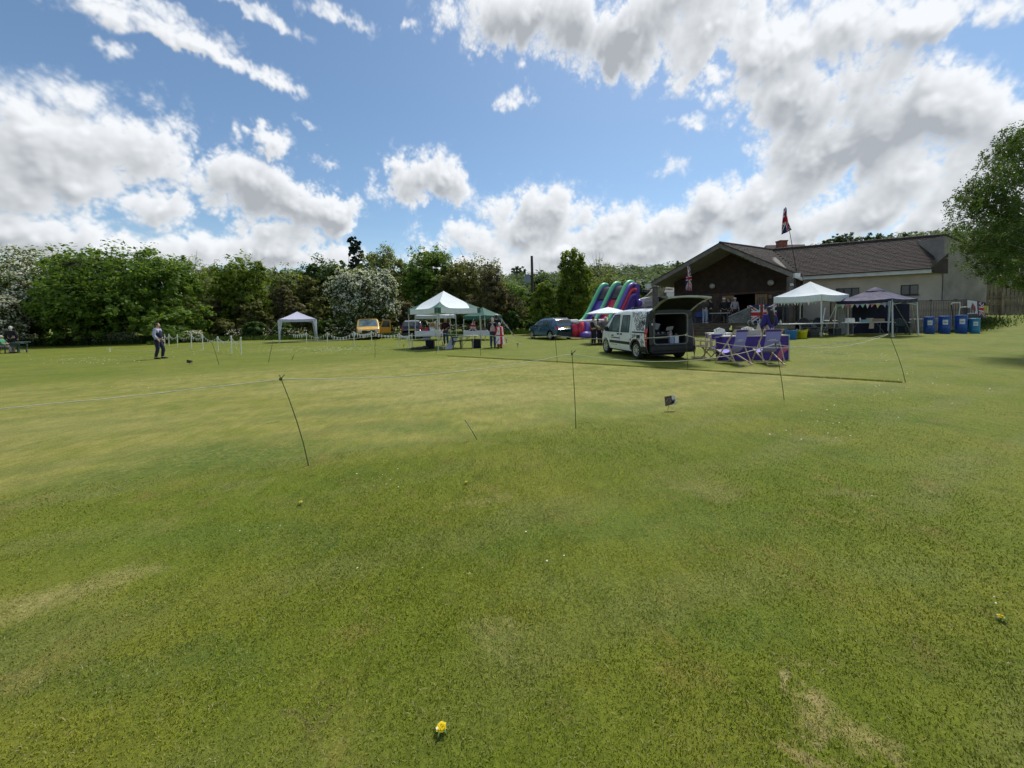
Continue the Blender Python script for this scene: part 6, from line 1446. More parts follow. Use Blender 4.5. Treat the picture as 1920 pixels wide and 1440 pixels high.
def crate(label, loc, rz, mat, sz=(.4, .3, .25), cat='crate'):
    t = thing('storage_crate', label, cat, loc, rz, 'crates under the long table'); x, y, z = sz; b = MB()
    for p, q in (((0, 0, .01), (x, y, .02)), ((-x / 2, 0, z / 2), (.02, y, z)), ((x / 2, 0, z / 2), (.02, y, z)), ((0, -y / 2, z / 2), (x, .02, z)), ((0, y / 2, z / 2), (x, .02, z))): b.box(p, q)
    b.build('crate_body', mat, t); b = MB(); b.box((0, 0, z + .005), (x + .03, y + .03, .02)); b.build('lid', M_EQG, t)
crate('dark crate under the long table beside the yellow tub', GY(1524, 20.6), .1, M_EQ, (.5, .35, .3)); crate('dark box under the white gazebo at its right leg', GY(1566, 21.3), .3, M_EQ, (.45, .35, .38))
# navy gazebo table and goods
tb = GY(1626, 20.3); table('white folding table loaded with boxes under the navy gazebo', tb, rad(2), 2.3, .6, .74)
M_CARD = pm('cardboard', (.36, .24, .15), .8, .12); 
for dx, sz, m_, nm, lb in ((-.85, (.30, .25, .20), pm('tissue_white', (.62, .62, .58), .8, .1), 'tissue_box', 'white box of tissues at the left end of the navy gazebo table'), (.55, (.62, .3, .14), M_CARD, 'cardboard_box', 'long cardboard box on the navy gazebo table'), (-.10, (.36, .26, .10), pm('box_mint', (.24, .42, .38), .7, .1), 'plastic_box', 'mint green plastic box in the middle of the navy gazebo table'), (.20, (.26, .2, .18), pm('paper_heap', (.5, .44, .36), .8, .3, 12), 'paper_heap', 'heap of crumpled paper on the navy gazebo table')):
    b = MB(); b.box((0, 0, sz[2] / 2), sz, taper=.95); b.box((0, 0, sz[2] + .008), (sz[0] * .9, sz[1] * .85, .016)); o = b.build(nm, m_, None, tb + Vector((dx, .05, .745))); tag(o, lb, 'box', 'goods on the navy gazebo table')
for dx in (-.42, -.34): b = MB(); b.lathe([(.035, 0), (.035, .15), (.012, .19), (.012, .23)], 10); o = b.build('drinks_bottle', M_EQ if dx < -.4 else M_PLASW, None, tb + Vector((dx, .02, .745))); tag(o, ('dark' if dx < -.4 else 'white-capped') + ' bottle on the navy gazebo table', 'bottle', 'goods on the navy gazebo table')
sheet('tan paper hanging over the front edge of the navy gazebo table', [tb + Vector((-.20, -.33, .40)), tb + Vector((.06, -.33, .40)), tb + Vector((.10, -.31, .77)), tb + Vector((-.14, -.31, .77))], pm('paper_tan', (.42, .35, .27), .8, .08), 'paper', 4, .004, 'hanging_paper', 'goods on the navy gazebo table')
plastic_chair('dark green plastic chair at the right side of the navy gazebo', GY(1691, 20.9), rad(150), M_PLASG)
# barrels
def barrel(label, px, Y, r, h, mat, ribs, tilt, paper):
    t = thing('water_barrel', label, 'barrel', GY(px, Y), rad(tilt), 'blue barrels by the terrace wall'); b = MB(); prof = [(r * .9, 0), (r, .04)]
    for k in ribs: prof += [(r, h * k - .03), (r * 1.035, h * k), (r, h * k + .03)]
    prof += [(r, h - .08), (r * 1.02, h - .05), (r * .96, h), (r * .9, h)]; b.lathe(prof, 26); b.build('barrel_body', mat, t, smooth=True)
    b = MB(); b.lathe([(r * 1.03, h - .045), (r * 1.05, h - .03), (r * 1.05, h + .005), (r * .9, h + .015), (.01, h + .012)], 26, caps=False); b.build('lid', mat, t)
    b = MB(); b.grid(lambda u, v: Vector(((r * 1.045) * math.cos(paper - .42 + .84 * u), (r * 1.045) * math.sin(paper - .42 + .84 * u), h * (.52 + .28 * v))), 8, 2); o = b.build('paper_notice', pm('notice_paper', (.66, .68, .74), .8, .04), t)
    b = MB(); b.grid(lambda u, v: Vector(((r * 1.05) * math.cos(paper - .28 + .56 * u), (r * 1.05) * math.sin(paper - .28 + .56 * u), h * (.63 + .04 * v))), 6, 1); b.build('notice_line', pm('notice_ink', (.18, .20, .26), .8, .2), o)
barrel('dark blue barrel with white notice, leftmost of the four', 1743, 21.3, .222, .93, M_BARB, (.35, .68), 0, -2.25)
barrel('dark blue barrel with white notice, second from the left', 1771.5, 21.2, .235, .96, M_BARB, (.33, .66), 0, -2.25)
barrel('dark blue barrel, tallest with its notice high, left of the cyan one', 1803, 21.1, .24, 1.0, M_BARB, (.35, .7), 0, -2.25)
barrel('short bright cyan barrel at the end of the row', 1828.5, 20.9, .20, .80, M_BARC, (.2, .5, .8), 0, -2.25)
# banners on the terrace return rail, yellow sign, white pipe frame
sheet('white banner with dark figures and a red figure tied to the rail', [P(1813.5, 594, 22.35), P(1833, 590, 23.2), P(1832, 565, 23.2), P(1813.5, 562.5, 22.35)], pm('banner_white', (.56, .57, .60), .8, .06), 'banner', 8, .01, 'printed_banner', 'banners on the terrace rail')
for (xa, ya, xb, yb, m_, lb) in ((1813.5, 596, 1833, 589, pm('banner_dark', (.02, .022, .03), .8, .2), 'dark strip below the white banner'),): sheet(lb, [P(xa, ya, 22.33), P(xb, ya - 2, 23.17), P(xb, yb - 1, 23.17), P(xa, yb, 22.33)], m_, 'banner', 6, .004, 'banner_strip', 'banners on the terrace rail')
bo = [o for o in COL.objects if o.name == 'printed_banner'][0]
b = MB(); o0 = bo.location
for pts in ([(1821, 578), (1824, 568), (1829, 576), (1829.5, 584), (1825, 581)],): b.prism([P(x, y, 22.3 + (x - 1813.5) / 19.5 * .85) - o0 for x, y in pts], (0, -.006, 0))
b.build('printed_figure', pm('figure_red', (.22, .035, .045), .8, .2), bo)
for x in (1815, 1818.5, 1822.5, 1827): b = MB(); b.prism([P(xx, yy, 22.3 + (xx - 1813.5) / 19.5 * .85) - o0 for xx, yy in ((x - 1, 587), (x + 1, 587), (x + 1.2, 578.5), (x, 576.5), (x - 1.2, 578.5))], (0, -.006, 0)); b.build('printed_figure', M_EQ, bo)
t = MB(); 
def uf(u, v): return bil([P(1836, 592, 23.6), P(1845, 594, 24.4), P(1844, 566, 24.4), P(1836.5, 566, 23.6)], u, v) + Vector((.03 * math.sin(u * 9), .03 * math.sin(u * 11 + v * 3), 0))
t.grid(uf, 30, 30, union_mi); o = t.build('union_flag', UNION); tag(o, 'union flag hanging folded at the end of the terrace rail', 'flag', 'union flags')
ys = thing('warning_sign', 'small yellow sign on a post before the timber fence', 'sign', GY(1849, 23.8)); b = MB(); b.prism([P(1845, 587, 23.8) - ys.location, P(1853.5, 587, 23.8) - ys.location, P(1853.5, 573.5, 23.8) - ys.location, P(1845, 573, 23.8) - ys.location], (0, .02, 0)); b.build('sign_plate', pm('sign_yellow', (.50, .40, .03), .5, .12), ys); b = MB(); b.tube(Vector((0, .04, 0)), P(1849, 575, 23.84) - ys.location, .02); b.build('post', M_METAL, ys)
for i in range(4): b = MB(); b.box(P(1851.5, 575.5 + i * 3, 23.78) - ys.location, (.06, .006, .05)); b.build('printed_mark', M_PRINTW, ys)
fr = thing('pipe_frame', 'white and dark pipe frame leaning above the blue barrels', 'frame', GY(1800, 22.2)); 
for pts, m_ in (([(1784, 571), (1785, 568), (1800, 567.5)], M_PLASW), ([(1800, 568), (1800, 576), (1812, 575.5)], M_PLASW), ([(1800, 576), (1797.5, 591)], M_PLASW), ([(1784, 571), (1786.5, 592), (1787, 612)], M_EQ), ([(1799, 591), (1798, 616)], M_EQ)):
    b = MB(); b.path([P(x, y, 22.3) - fr.location for x, y in pts], .022, 6); b.build('pipe', m_, fr)

# ================================================================ inflatable slide
M_IG = pm('inflatable_green', (.14, .55, .27), .4, .06); M_IP = pm('inflatable_purple', (.125, .075, .38), .4, .1); M_IR = pm('inflatable_red', (.58, .028, .065), .4, .08); M_IK = pm('inflatable_black', (.022, .024, .026), .5, .1); M_IW = pm('inflatable_white', (.62, .62, .60), .45, .05)
sf = Vector((-.80, -.60, 0)).normalized(); sa = Vector((-.60, .80, 0)).normalized(); sO = GY(1188, 32.6)
sl_ = thing('inflatable_slide', 'tall inflatable slide of green, purple, red and black lanes', 'inflatable slide', sO)
def sp(s_, a, z): return sf * s_ + sa * a + Z * z
PROF = smooth_interp([(0, 3.9), (.35, 4.05), (.9, 3.85), (1.6, 2.9), (2.6, 1.55), (3.3, .85), (4.2, .55), (7.0, .5)], 9, .25)
def tubeprof(name, a, mat, dz, r, s0, s1, parent, n=26):
    b = MB(); b.path([sp(s, a, PROF(s) + dz) for s in np.linspace(s0, s1, n)], r, 10); return b.build(name, mat, parent, smooth=True)
for k, a in enumerate((.0, 1.35, 2.7)):
    tubeprof('lane_wall', a, M_IG, .42, .17, .05, 3.9, sl_); tubeprof('lane_cushion', a, M_IP, .16, .19, .05, 4.0, sl_)
for k, a in enumerate((.68, 2.03)):
    b = MB(); b.grid(lambda u, v: sp(.1 + 1.5 * u, a - .6 + 1.2 * v, PROF(.1 + 1.5 * u) + .16), 14, 4); b.build('lane_top', M_IK, sl_)
    b = MB(); b.grid(lambda u, v: sp(1.6 + 2.6 * u, a - .6 + 1.2 * v, PROF(1.6 + 2.6 * u) + .04), 16, 4); b.build('lane_bed', M_IP if k else M_IR, sl_)
b = MB(); b.grid(lambda u, v: sp(.0 + 4.0 * u, -.19, (PROF(4.0 * u) + .1) * v), 24, 6); b.build('side_wall', M_IP, sl_)
b = MB(); b.grid(lambda u, v: sp(.0 + 4.0 * u, 2.9, (PROF(4.0 * u) + .1) * v), 24, 6); b.build('side_wall', M_IP, sl_)
tubeprof('side_tube', -.25, M_IP, .18, .17, .1, 4.0, sl_); tubeprof('side_tube', -.30, M_IR, -.28, .20, .15, 3.9, sl_); tubeprof('side_tube', -.30, M_IP, -.72, .20, .3, 3.6, sl_); 
b = MB(); b.grid(lambda u, v: sp(-.55 + .0 * u, -.25 + 3.2 * u, 4.25 * v), 8, 8); b.grid(lambda u, v: sp(-.55 + .6 * u, -.26, 4.25 * v), 4, 8); b.build('tower', M_IP, sl_)
for i in range(3): b = MB(); b.ell(sp(-.2, -.42, .7 + i * .95), (.30, .34, .36), 10, 8); b.build('step_pod', M_IP, sl_, smooth=True)
for s0, s1, a in ((3.7, 7.0, -.25), (3.7, 7.0, 2.95)):
    for i in range(6):
        u0, u1 = s0 + (s1 - s0) * i / 6, s0 + (s1 - s0) * (i + 1) / 6; b = MB(); b.path([sp((u0 + u1) / 2, a, 0.05), sp((u0 + u1) / 2, a, .6), sp((u0 + u1) / 2, a, 1.18)], [.24, .29, .25], 8); b.build('wall_column', M_IR if i % 2 else M_IP, sl_, smooth=True)
    b = MB(); b.path([sp(s0, a, 1.28), sp(s1, a, 1.24)], .10, 8); b.build('wall_cap', M_IW, sl_)
for i in range(6): u = -.25 + 3.2 * (i + .5) / 6; b = MB(); b.path([sp(7.05, u, .05), sp(7.05, u, .55), sp(7.05, u, 1.05)], [.25, .29, .25], 8); b.build('wall_column', M_IP if i % 2 else M_IR, sl_, smooth=True)
b = MB(); b.path([sp(7.05, -.3, 1.2), sp(7.05, 3.0, 1.2)], .10, 8); b.build('wall_cap', M_IW, sl_)
for i in range(4): b = MB(); b.ell(sp(4.2 + i * .8, -.62, .22), (.5, .42, .30), 10, 7); b.build('base_bolster', M_IP, sl_, smooth=True)
b = MB(); b.box((0, 0, .06), (.9, .5, .12)); o = b.build('ground_mat', M_IW, None, GY(1130, 27.2)); tag(o, 'white mat on the grass before the slide base', 'mat')

# ================================================================ telegraph pole, parasol
tp = thing('telegraph_pole', 'bare brown telegraph pole carrying a grey transformer', 'pole', GY(1000.5, 47)); topz = P(997, 480, 47) - tp.location
b = MB(); b.path([(0, 0, -.2), topz * .5, topz], [.21, .18, .15], 10); b.build('pole', pm('pole_brown', (.075, .055, .042), .9, .25, 3), tp)
q0 = P(988.5, 524, 46.6) - tp.location; b = MB(); b.box(q0, (.72, .6, .85), taper=.96); b.box(q0 + Z * .5, (.6, .5, .10)); o = b.build('transformer', pm('transformer_grey', (.24, .28, .32), .6, .1), tp)
for dx in (-.2, 0, .2): b = MB(); b.lathe([(.05, 0), (.07, .05), (.04, .08), (.07, .12), (.04, .2)], 8, Matrix.Translation(q0 + Vector((dx, 0, .5)))); b.build('insulator', M_EQG, o)
b = MB(); b.beam(q0 + Vector((.2, .2, .2)), Vector((topz.x * .8, topz.y, q0.z + .2)), .1, .1); b.build('bracket', M_METAL, tp)
pg = GY(1141, 23.5); ps = thing('parasol', 'white parasol open behind the bonnet of the van', 'parasol', pg)
b = MB(); hh = P(1141, 576, 23.5).z - pg.z; b.lathe([(1.32, hh - .42), (1.34, hh - .36), (.9, hh - .22), (.45, hh - .09), (.03, hh)], 8, caps=False); b.build('canopy', M_CANW, ps); b = MB(); b.tube((0, 0, 0), (0, 0, hh + .08), .022); b.build('pole', M_BEECH, ps); b = MB(); b.lathe([(.25, 0), (.25, .06), (.05, .1)], 14); b.build('base', M_EQG, ps)
table('white table under the parasol behind the van', GY(1128, 22.6), 0, 1.6, .6, .74)

# ================================================================ stall goods round the green-and-white gazebo
def speaker(label, px, Y, w=.46, h=.50):
    t = thing('black_box', label, 'box', GY(px, Y), .05, 'black boxes under the gazebo'); b = MB(); b.box((0, 0, h / 2), (w, .42, h)); b.build('case', M_EQ, t); b = MB(); b.box((0, -.215, h / 2), (w * .9, .01, h * .9)); b.build('grille', pm('grille_cloth', (.008, .008, .009), .95, .1), t)
    for s_ in (-1, 1): b = MB(); b.box((s_ * w / 2, 0, h * .75), (.02, .14, .04)); b.build('handle', M_METAL, t)
speaker('large black box at the left leg of the green-and-white gazebo', 806, 21.8); speaker('large black box at the right leg of the green-and-white gazebo', 893, 21.6, .5, .52)
b = MB(); b.box((0, 0, 0), (.5, .3, .012)); o = b.build('white_board', M_UW, None, GY(797, 21.8) + Vector((0, 0, .56))); tag(o, 'thin white board laid over the left black box', 'board')
b = MB()
for c, r in (((0, 0, .05), (.34, .22, .10)), ((.3, .05, .08), (.22, .2, .12)), ((-.3, -.03, .05), (.25, .18, .08))): b.ell(c, r, 10, 7)
o = b.build('dark_mound', M_EQ, None, GY(786, 21.4), smooth=True); tag(o, 'low dark mound on the grass at the left gazebo leg', 'bag')  # three flat dark ellipsoids lying on the grass
t = thing('leaning_board', 'plain white board leaning beside the dark garden chair', 'board', GY(843, 21.4)); b = MB(); b.prism([(-.28, -.2, 0), (.14, -.1, 0), (.42, .1, .62), (.10, .05, .66)], (.02, .03, 0)); b.build('panel', pm('board_pale', (.55, .57, .66), .6, .05), t)
plastic_chair('dark green garden chair under the green-and-white gazebo', GY(856, 21.2), rad(-75), M_PLASG); table('pale folding table under the green-and-white gazebo', GY(878, 21.7), 0, 1.1, .6, .72, pm('table_pale', (.42, .43, .40), .6, .1))
table('white-clothed stall table behind the gazebo, left one', GY(806, 30.5), 0, 2.2, .7, .76, cloth=pm('cloth_white', (.58, .60, .68), .8, .06)); table('white-clothed stall table behind the gazebo, right one', GY(902, 29.5), 0, 2.6, .7, .76, cloth=MATS['cloth_white'])
crate('small mixed crate under the left stall table', GY(800, 30.4), 0, M_EQG, (.5, .4, .4)); 
sheet('poster with an orange emblem hung in the grey gazebo', [P(804, 616, 31.5), P(820, 616, 31.5), P(819, 603, 31.5), P(805, 604, 31.5)], pm('poster_cream', (.45, .38, .27), .8, .1), 'poster', 4, .01, 'poster', 'stall decorations')
po = [o for o in COL.objects if o.name == 'poster'][0]; b = MB(); c_ = P(811, 608.5, 31.46) - po.location; b.prism([c_ + Vector((.17 * math.cos(a), 0, .13 * math.sin(a))) for a in np.linspace(0, 6.1, 14)], (0, -.004, 0)); b.build('printed_emblem', pm('emblem_orange', (.50, .22, .03), .8, .15), po)
for px, lb, c in ((810, 'small white notice card on the left stall table', (.66, .68, .72)), (800, 'small red tin on the left stall table', (.42, .03, .08)), (892, 'dark plant tray on the right stall table', (.05, .045, .02)), (908, 'brown basket on the right stall table', (.12, .07, .03))):
    Yq = 30.4 if px < 850 else 29.4; b = MB(); b.box((0, 0, .12), (.32, .2, .24), taper=.85); b.box((0, 0, .25), (.2, .12, .03)); o = b.build('stall_item', pm('stall_%d' % px, c, .7, .2), None, GY(px, Yq) + Z * .77); tag(o, lb, 'stall item', 'goods on the stall tables')
nb_ = thing('notice_board', 'white and blue notice on a post beside the couple', 'sign', GY(936.5, 23.0)); b = MB(); b.box((0.03, 0, .92), (.30, .02, .30)); b.build('notice_sheet', M_UW, nb_); b = MB(); b.prism([(-.12, -.012, .52), (-.10, -.012, .40), (.14, -.012, .76), (-.12, -.012, .76)], (0, .02, 0)); b.build('blue_flag', pm('flag_teal', (.015, .10, .22), .7, .1), nb_); b = MB(); b.tube((-.13, .02, 0), (-.13, .02, 1.2), .015); b.build('post', M_METAL, nb_)
for i in range(3): b = MB(); b.box((.03, -.014, .85 + i * .06), (.2, .004, .016)); b.build('notice_line', MATS['notice_ink'], nb_)
t = thing('striped_pole', 'red-and-white striped pole leaning across the front gazebo leg', 'pole', G(832, 656)); e_ = P(823, 601, 20.2) - t.location
for i in range(7): b = MB(); b.tube(e_ * (i / 7), e_ * ((i + 1) / 7), .022); b.build('pole_band', M_UW if i % 2 == 0 else M_UR, t)
b = MB(); b.ell((0, 0, .02), (.06, .06, .03), 8, 5); b.build('foot', M_EQ, t)
# union flag draped at the table under the gazebo
t = thing('union_flag', 'union flag hung from the pole right of the gazebo table', 'flag', GY(884, 21.0), 0, 'union flags'); b = MB(); fq = [P(878, 621, 21.0), P(894, 620, 21.0), P(890, 602, 21.0), P(887, 600, 21.0)]
b.grid(lambda u, v: bil([p - t.location for p in fq], u, v) + Vector((0, .05 * math.sin(u * 8 + v * 4), 0)), 36, 30, union_mi); b.build('flag_cloth', UNION, t); b = MB(); b.tube((.05, .05, 0), P(888, 598, 21.05) - t.location, .012); b.build('flag_pole', M_PLASW, t)

# ================================================================ flags on the pavilion
t = thing('union_flag', 'union flag drooping from the pole above the pavilion roof', 'flag', P(1495, 517, 25.0), 0, 'union flags'); tip = P(1472.5, 388, 25.0) - t.location
b = MB(); b.tube((0, 0, 0), tip, .022, .014); b.build('flag_pole', M_EQ, t)
Lp = [P(*p, 24.95) - t.location for p in ((1472.5, 390), (1476, 402), (1480, 417), (1484.5, 431))]; Lq = [P(*p, 24.95) - t.location for p in ((1471.5, 391), (1468, 405), (1466, 422), (1466, 440))]
def lerpl(l, v): i = min(int(v * (len(l) - 1)), len(l) - 2); return l[i].lerp(l[i + 1], v * (len(l) - 1) - i)
b = MB(); b.grid(lambda u, v: lerpl(Lp, 1 - v).lerp(lerpl(Lq, 1 - v), u) + Vector((0, .12 * math.sin(u * 9 + v * 2), 0)), 40, 40, union_mi); b.build('flag_cloth', UNION, t)
hp_ = hit(1290, 499, Lv - bdir * .35, bdir); t = thing('union_flag', 'union flag hanging limp from the left slope of the porch gable', 'flag', hp_, 0, 'union flags')
Lp = [hit(x, y, Lv - bdir * .35, bdir) - hp_ for x, y in ((1290.5, 499), (1288, 515), (1286, 530), (1286, 544))]; Lq = [hit(x, y, Lv - bdir * .35, bdir) - hp_ for x, y in ((1291, 499), (1295, 512), (1297.5, 530), (1296.5, 545.5))]
b = MB(); b.grid(lambda u, v: lerpl(Lp, 1 - v).lerp(lerpl(Lq, 1 - v), u) + Vector((.05 * math.sin(u * 10), .08 * math.sin(u * 10 + v * 3), 0)), 36, 40, (lambda u, v: union_mi(v, u))); b.build('flag_cloth', UNION, t)
pl0 = D1 - bdir * .12; cq = [hit(x, y, pl0, bdir) for x, y in ((1401.5, 605), (1456, 607), (1456, 570), (1401, 573))]; t = thing('union_banner', 'large union flag banner tied along the porch rail', 'flag', cq[0], 0, 'union flags')
b = MB(); b.grid(lambda u, v: bil([p - cq[0] for p in cq], u, v) + Vector((0, -.02 * math.sin(u * 15), 0)), 60, 40, union_mi); b.build('flag_cloth', UNION, t)
b = MB(); ce = bil([p - cq[0] for p in cq], .5, .45); 
for i in range(9): a = random.uniform(0, 6.28); r_ = random.uniform(.03, .22); b.ell(ce + fdir * r_ * math.cos(a) - bdir * .05 + Z * r_ * math.sin(a), (.06, .02, .06), 6, 4)
b.build('printed_emblem', pm('emblem_gold', (.38, .12, .04), .7, .3), t)

# ================================================================ bunting
def bunting(label, pts, mats_, n, size=.16, sag=.15, name='bunting', group='strings of bunting', drop=.24, rs=1):
    t = thing(name, label, 'bunting', pts[0], 0, group); o0 = Vector(pts[0]); line = []
    for a, c in zip(pts, pts[1:]):
        a, c = Vector(a), Vector(c)
        for i in range(9): u = i / 8; line.append(a.lerp(c, u) - Z * sag * 4 * u * (1 - u) - o0)
    b = MB(); b.path(line, .007, 4); b.build('string', M_PLASW, t); rg_ = random.Random(rs); tot = len(line) - 1
    for i in range(n):
        k = (i + .5) / n * tot; j = min(int(k), tot - 1); p = line[j].lerp(line[j + 1], k - j); d = (line[j + 1] - line[j]); d.z *= .5
        if d.length < 1e-6: continue
        d.normalize(); w = size * rg_.uniform(.8, 1.1) / 2; sw = Vector((rg_.uniform(-.05, .05), rg_.uniform(-.06, .06), 0))
        b = MB(); b.prism([p - d * w, p + d * w, p + sw - Z * drop * rg_.uniform(.8, 1.1)], Vector((.0, .004, 0))); b.build('pennant', mats_[i % len(mats_)], t)
M_PENW = pm('pennant_white', (.70, .70, .68), .8, .06); M_PINK = pm('pennant_pink', (.55, .20, .26), .8, .1); M_MINT = pm('pennant_mint', (.30, .48, .40), .8, .1); M_LEM = pm('pennant_lemon', (.60, .52, .24), .8, .1); M_LILA = pm('pennant_lilac', (.40, .36, .50), .8, .1); M_PENB = pm('pennant_blue', (.05, .09, .32), .8, .1)
POST = [(309, 627, 648), (317, 627, 648.5), (333, 628, 649.5), (359, 627, 655), (380, 628, 656), (408.5, 632, 659.5), (434, 631, 662.5), (452, 633, 665)]
POST2 = [(575, 624, 643), (614, 624, 647), (664, 622.7, 648.5), (697, 622, 648.5), (749, 626, 651.5), (773, 626, 653.5)]
PASTL = [M_PENW, pm('pennant_palepink', (.62, .48, .52), .8, .1), M_PENW]
def posts(lst, grp, labf, base_lab):
    tops = []
    for i, (px, yt, yb) in enumerate(lst):
        g_ = G(px, yb); tp_ = P(px - .6, yt, g_.y); t = thing('white_post', labf.format(ORD[i]), 'post', g_, 0, grp); b = MB(); b.tube((0, 0, 0), tp_ - g_, .030, .026, 8); b.build('stake', pm('post_cream', (.66, .68, .55), .6, .08), t); b = MB(); b.lathe([(.036, -.02), (.036, .02), (.01, .035)], 8, Matrix.Translation(tp_ - g_)); b.build('cap', M_PLASW, t); tops.append(tp_)
    return tops
t1 = posts(POST, 'white posts of the left enclosure', 'white bunting post right of the man in the gilet, {} from him', ''); t2 = posts(POST2, 'white posts of the right enclosure', 'white bunting post between lavender gazebo and green one, {} from the left', '')
for i in range(7): bunting('pale bunting sagging after the {} white post from the man'.format(ORD[i]), [t1[i], t1[i + 1]], PASTL, 6 + (i % 3), .20, .28, rs=i, drop=.22)
g0_ = P(548, 626, 31.5); bunting('white bunting from the lavender gazebo to its first post', [g0_, t2[0]], [M_PENW], 7, .24, .12, rs=11, drop=.34)
for i in range(5): bunting('white bunting sagging after the {} post of the right enclosure'.format(ORD[i]), [t2[i], t2[i + 1]], [M_PENW], 9 if i != 2 else 7, .20, .34 if i < 2 else .16, rs=20 + i, drop=.27)
a_, c_ = wcen + wcs[0] - Z * .36, wcen + wcs[3] - Z * .36; bunting('pastel bunting strung under the front of the white gazebo', [a_, c_], [M_PINK, M_MINT, M_LEM, M_PENW], 14, .14, .05, rs=31, drop=.17)
a_, c_ = bcen + bcs[0] - Z * .20, bcen + bcs[3] - Z * .20; bunting('pastel bunting strung under the front of the navy gazebo', [a_, c_], [M_MINT, M_LILA, M_LEM, M_PINK, M_PENW], 11, .20, .03, rs=32, drop=.24)
bunting('white and patterned bunting slanting down to the grass beside the couple', [P(941, 598, 23.5), P(951, 611, 23.2), P(966, 630, 22.8)], [M_PENW, M_UR, M_PENW, M_PENB, M_LEM], 13, .15, .03, rs=33, drop=.16)
bunting('low string with a white and a red pennant near the grass', [P(944, 632, 22.6), P(958, 638, 22.2), P(978, 645, 21.6)], [M_PENW, M_UR, M_LEM], 3, .20, .02, rs=34, drop=.30)
bunting('white paper bunting crossing before the grey gazebo', [P(797, 600, 28), P(808, 606, 28), P(818, 600, 28), P(833, 609, 27.5), P(846, 602, 27.5)], [M_PENW], 6, .2, .05, rs=35, drop=.25)

# ================================================================ canes and the rope round the square
CANES = [('N1', 580, 873, 524, 703, 'bent green cane nearest the viewer, left of centre'), ('N2', 1080, 803, 1072, 657, 'upright green cane at the centre of the lawn'), ('N3', 1471, 750, 1453, 640, 'green cane in front of the right deckchair'), ('C', 1699, 717, 1665, 622, 'green cane leaning at the right corner of the square'),
         ('F1', 1290, 692, 1285, 625, 'green cane behind the rear of the white van'), ('F2', 1045, 680, 1040, 627, 'thin cane left of the white van bonnet'), ('F3', 901, 667, 901, 625, 'thin cane before the right gazebo leg'), ('F4', 818, 664, 817, 622, 'thin cane before the front gazebo leg'), ('F5', 703, 670, 703, 628, 'thin cane below the yellow truck'), ('F6', 503, 680, 512, 637, 'thin cane leaning right below the lavender gazebo'), ('F7', 411, 684, 396, 638, 'thin cane leaning left near the small dark sign')]
TOP = {}
for key, bx, by, tx, ty_, lb in CANES:
    g_ = G(bx, by); tp_ = P(tx, ty_, g_.y); tag(thing('garden_cane', lb, 'cane', g_, 0, 'canes holding the rope'), lb, 'cane', 'canes holding the rope'); t = COL.objects[-1] if False else [o for o in COL.objects if o.get('label') == lb][0]
    d = tp_ - g_; r_ = .0052 if key[0] in 'NC' else .008; bow = Vector((.022 if key in ('N1', 'C') else .006, 0, 0)) * d.length
    b = MB(); b.path([Vector((0, 0, -.05)), d * .25 + bow * .7, d * .5 + bow, d * .75 + bow * .75, d], [r_ * 1.1, r_, r_, r_ * .9, r_ * .8], 6); b.build('stick', M_CANE, t)
    k = d * .955; b = MB(); b.ell(k, (.018, .018, .02), 8, 5); b.path([k, k + Vector((.03, -.01, .03)), k + Vector((.05, -.01, .05))], .005, 4); b.build('knot', M_ROPE if key[0] == 'F' else M_CANE, t); TOP[key] = g_ + k
def rope(label, keys, sags, r):
    o0 = Vector(keys[0]); pts = []; rg_ = random.Random(4)
    for (a, c), sg in zip(zip(keys, keys[1:]), sags):
        a, c = Vector(a), Vector(c)
        for i in range(25):
            u = i / 24; pts.append(a.lerp(c, u) - Z * (sg * 4 * u * (1 - u) + rg_.uniform(-.004, .004)) - o0)
    b = MB(); b.path(pts, r, 6); o = b.build('boundary_rope', M_ROPE, None, o0); tag(o, label, 'rope', 'rope round the square')
rope('pale rope along the near side of the mown square', [Vector((-6.4, 2.75, .86)), TOP['N1'], TOP['N2'], TOP['N3'], TOP['C']], [.03, .10, .20, .17], .0046)
peg = G(206, 660); 
rope('pale rope along the far side of the mown square', [TOP['C'], TOP['F1'], TOP['F2'], TOP['F3'], TOP['F4'], TOP['F5'], TOP['F6'], TOP['F7'], peg + Vector((0, 0, .22))], [.34, .12, .08, .05, .08, .10, .08, .25], .008)
t = thing('rope_peg', 'short white peg ending the rope on the far left grass', 'peg', peg); b = MB(); b.tube((0, 0, 0), (-.02, 0, .26), .025); b.build('peg_shaft', M_PLASW, t); b = MB(); b.tube((-.2, 0, .22), (.06, 0, .22), .016); b.build('peg_bar', M_PLASW, t)
g_ = G(896, 825); t = thing('broken_stick', 'short snapped cane leaning in the lawn by the centre', 'stick', g_); e_ = P(872, 787, g_.y) - g_; b = MB(); b.path([Vector((0, 0, -.02)), e_ * .55], [.0045, .005], 6); b.build('lower_piece', M_CANE, t); b = MB(); b.path([e_ * .45, e_], [.008, .010], 6); b.build('upper_piece', pm('cane_pale', (.36, .34, .20), .8, .2), t)
g_ = G(547, 675); t = thing('broken_stick', 'forked twig standing in the grass below the lavender gazebo', 'stick', g_); b = MB(); b.path([(0, 0, 0), P(552, 664, g_.y) - g_], [.012, .006], 5); b.build('stem', M_CANE, t); b = MB(); b.path([P(549, 671, g_.y) - g_, P(545, 665, g_.y) - g_], [.008, .005], 5); b.build('fork', M_CANE, t)
g_ = G(757, 651); t = thing('tent_peg', 'dark hooked peg stuck in the grass left of the gazebo', 'peg', g_); b = MB(); b.path([(0, 0, 0), P(758, 645, g_.y) - g_, P(755, 648, g_.y) - g_], .014, 5); b.build('hook', M_EQ, t)
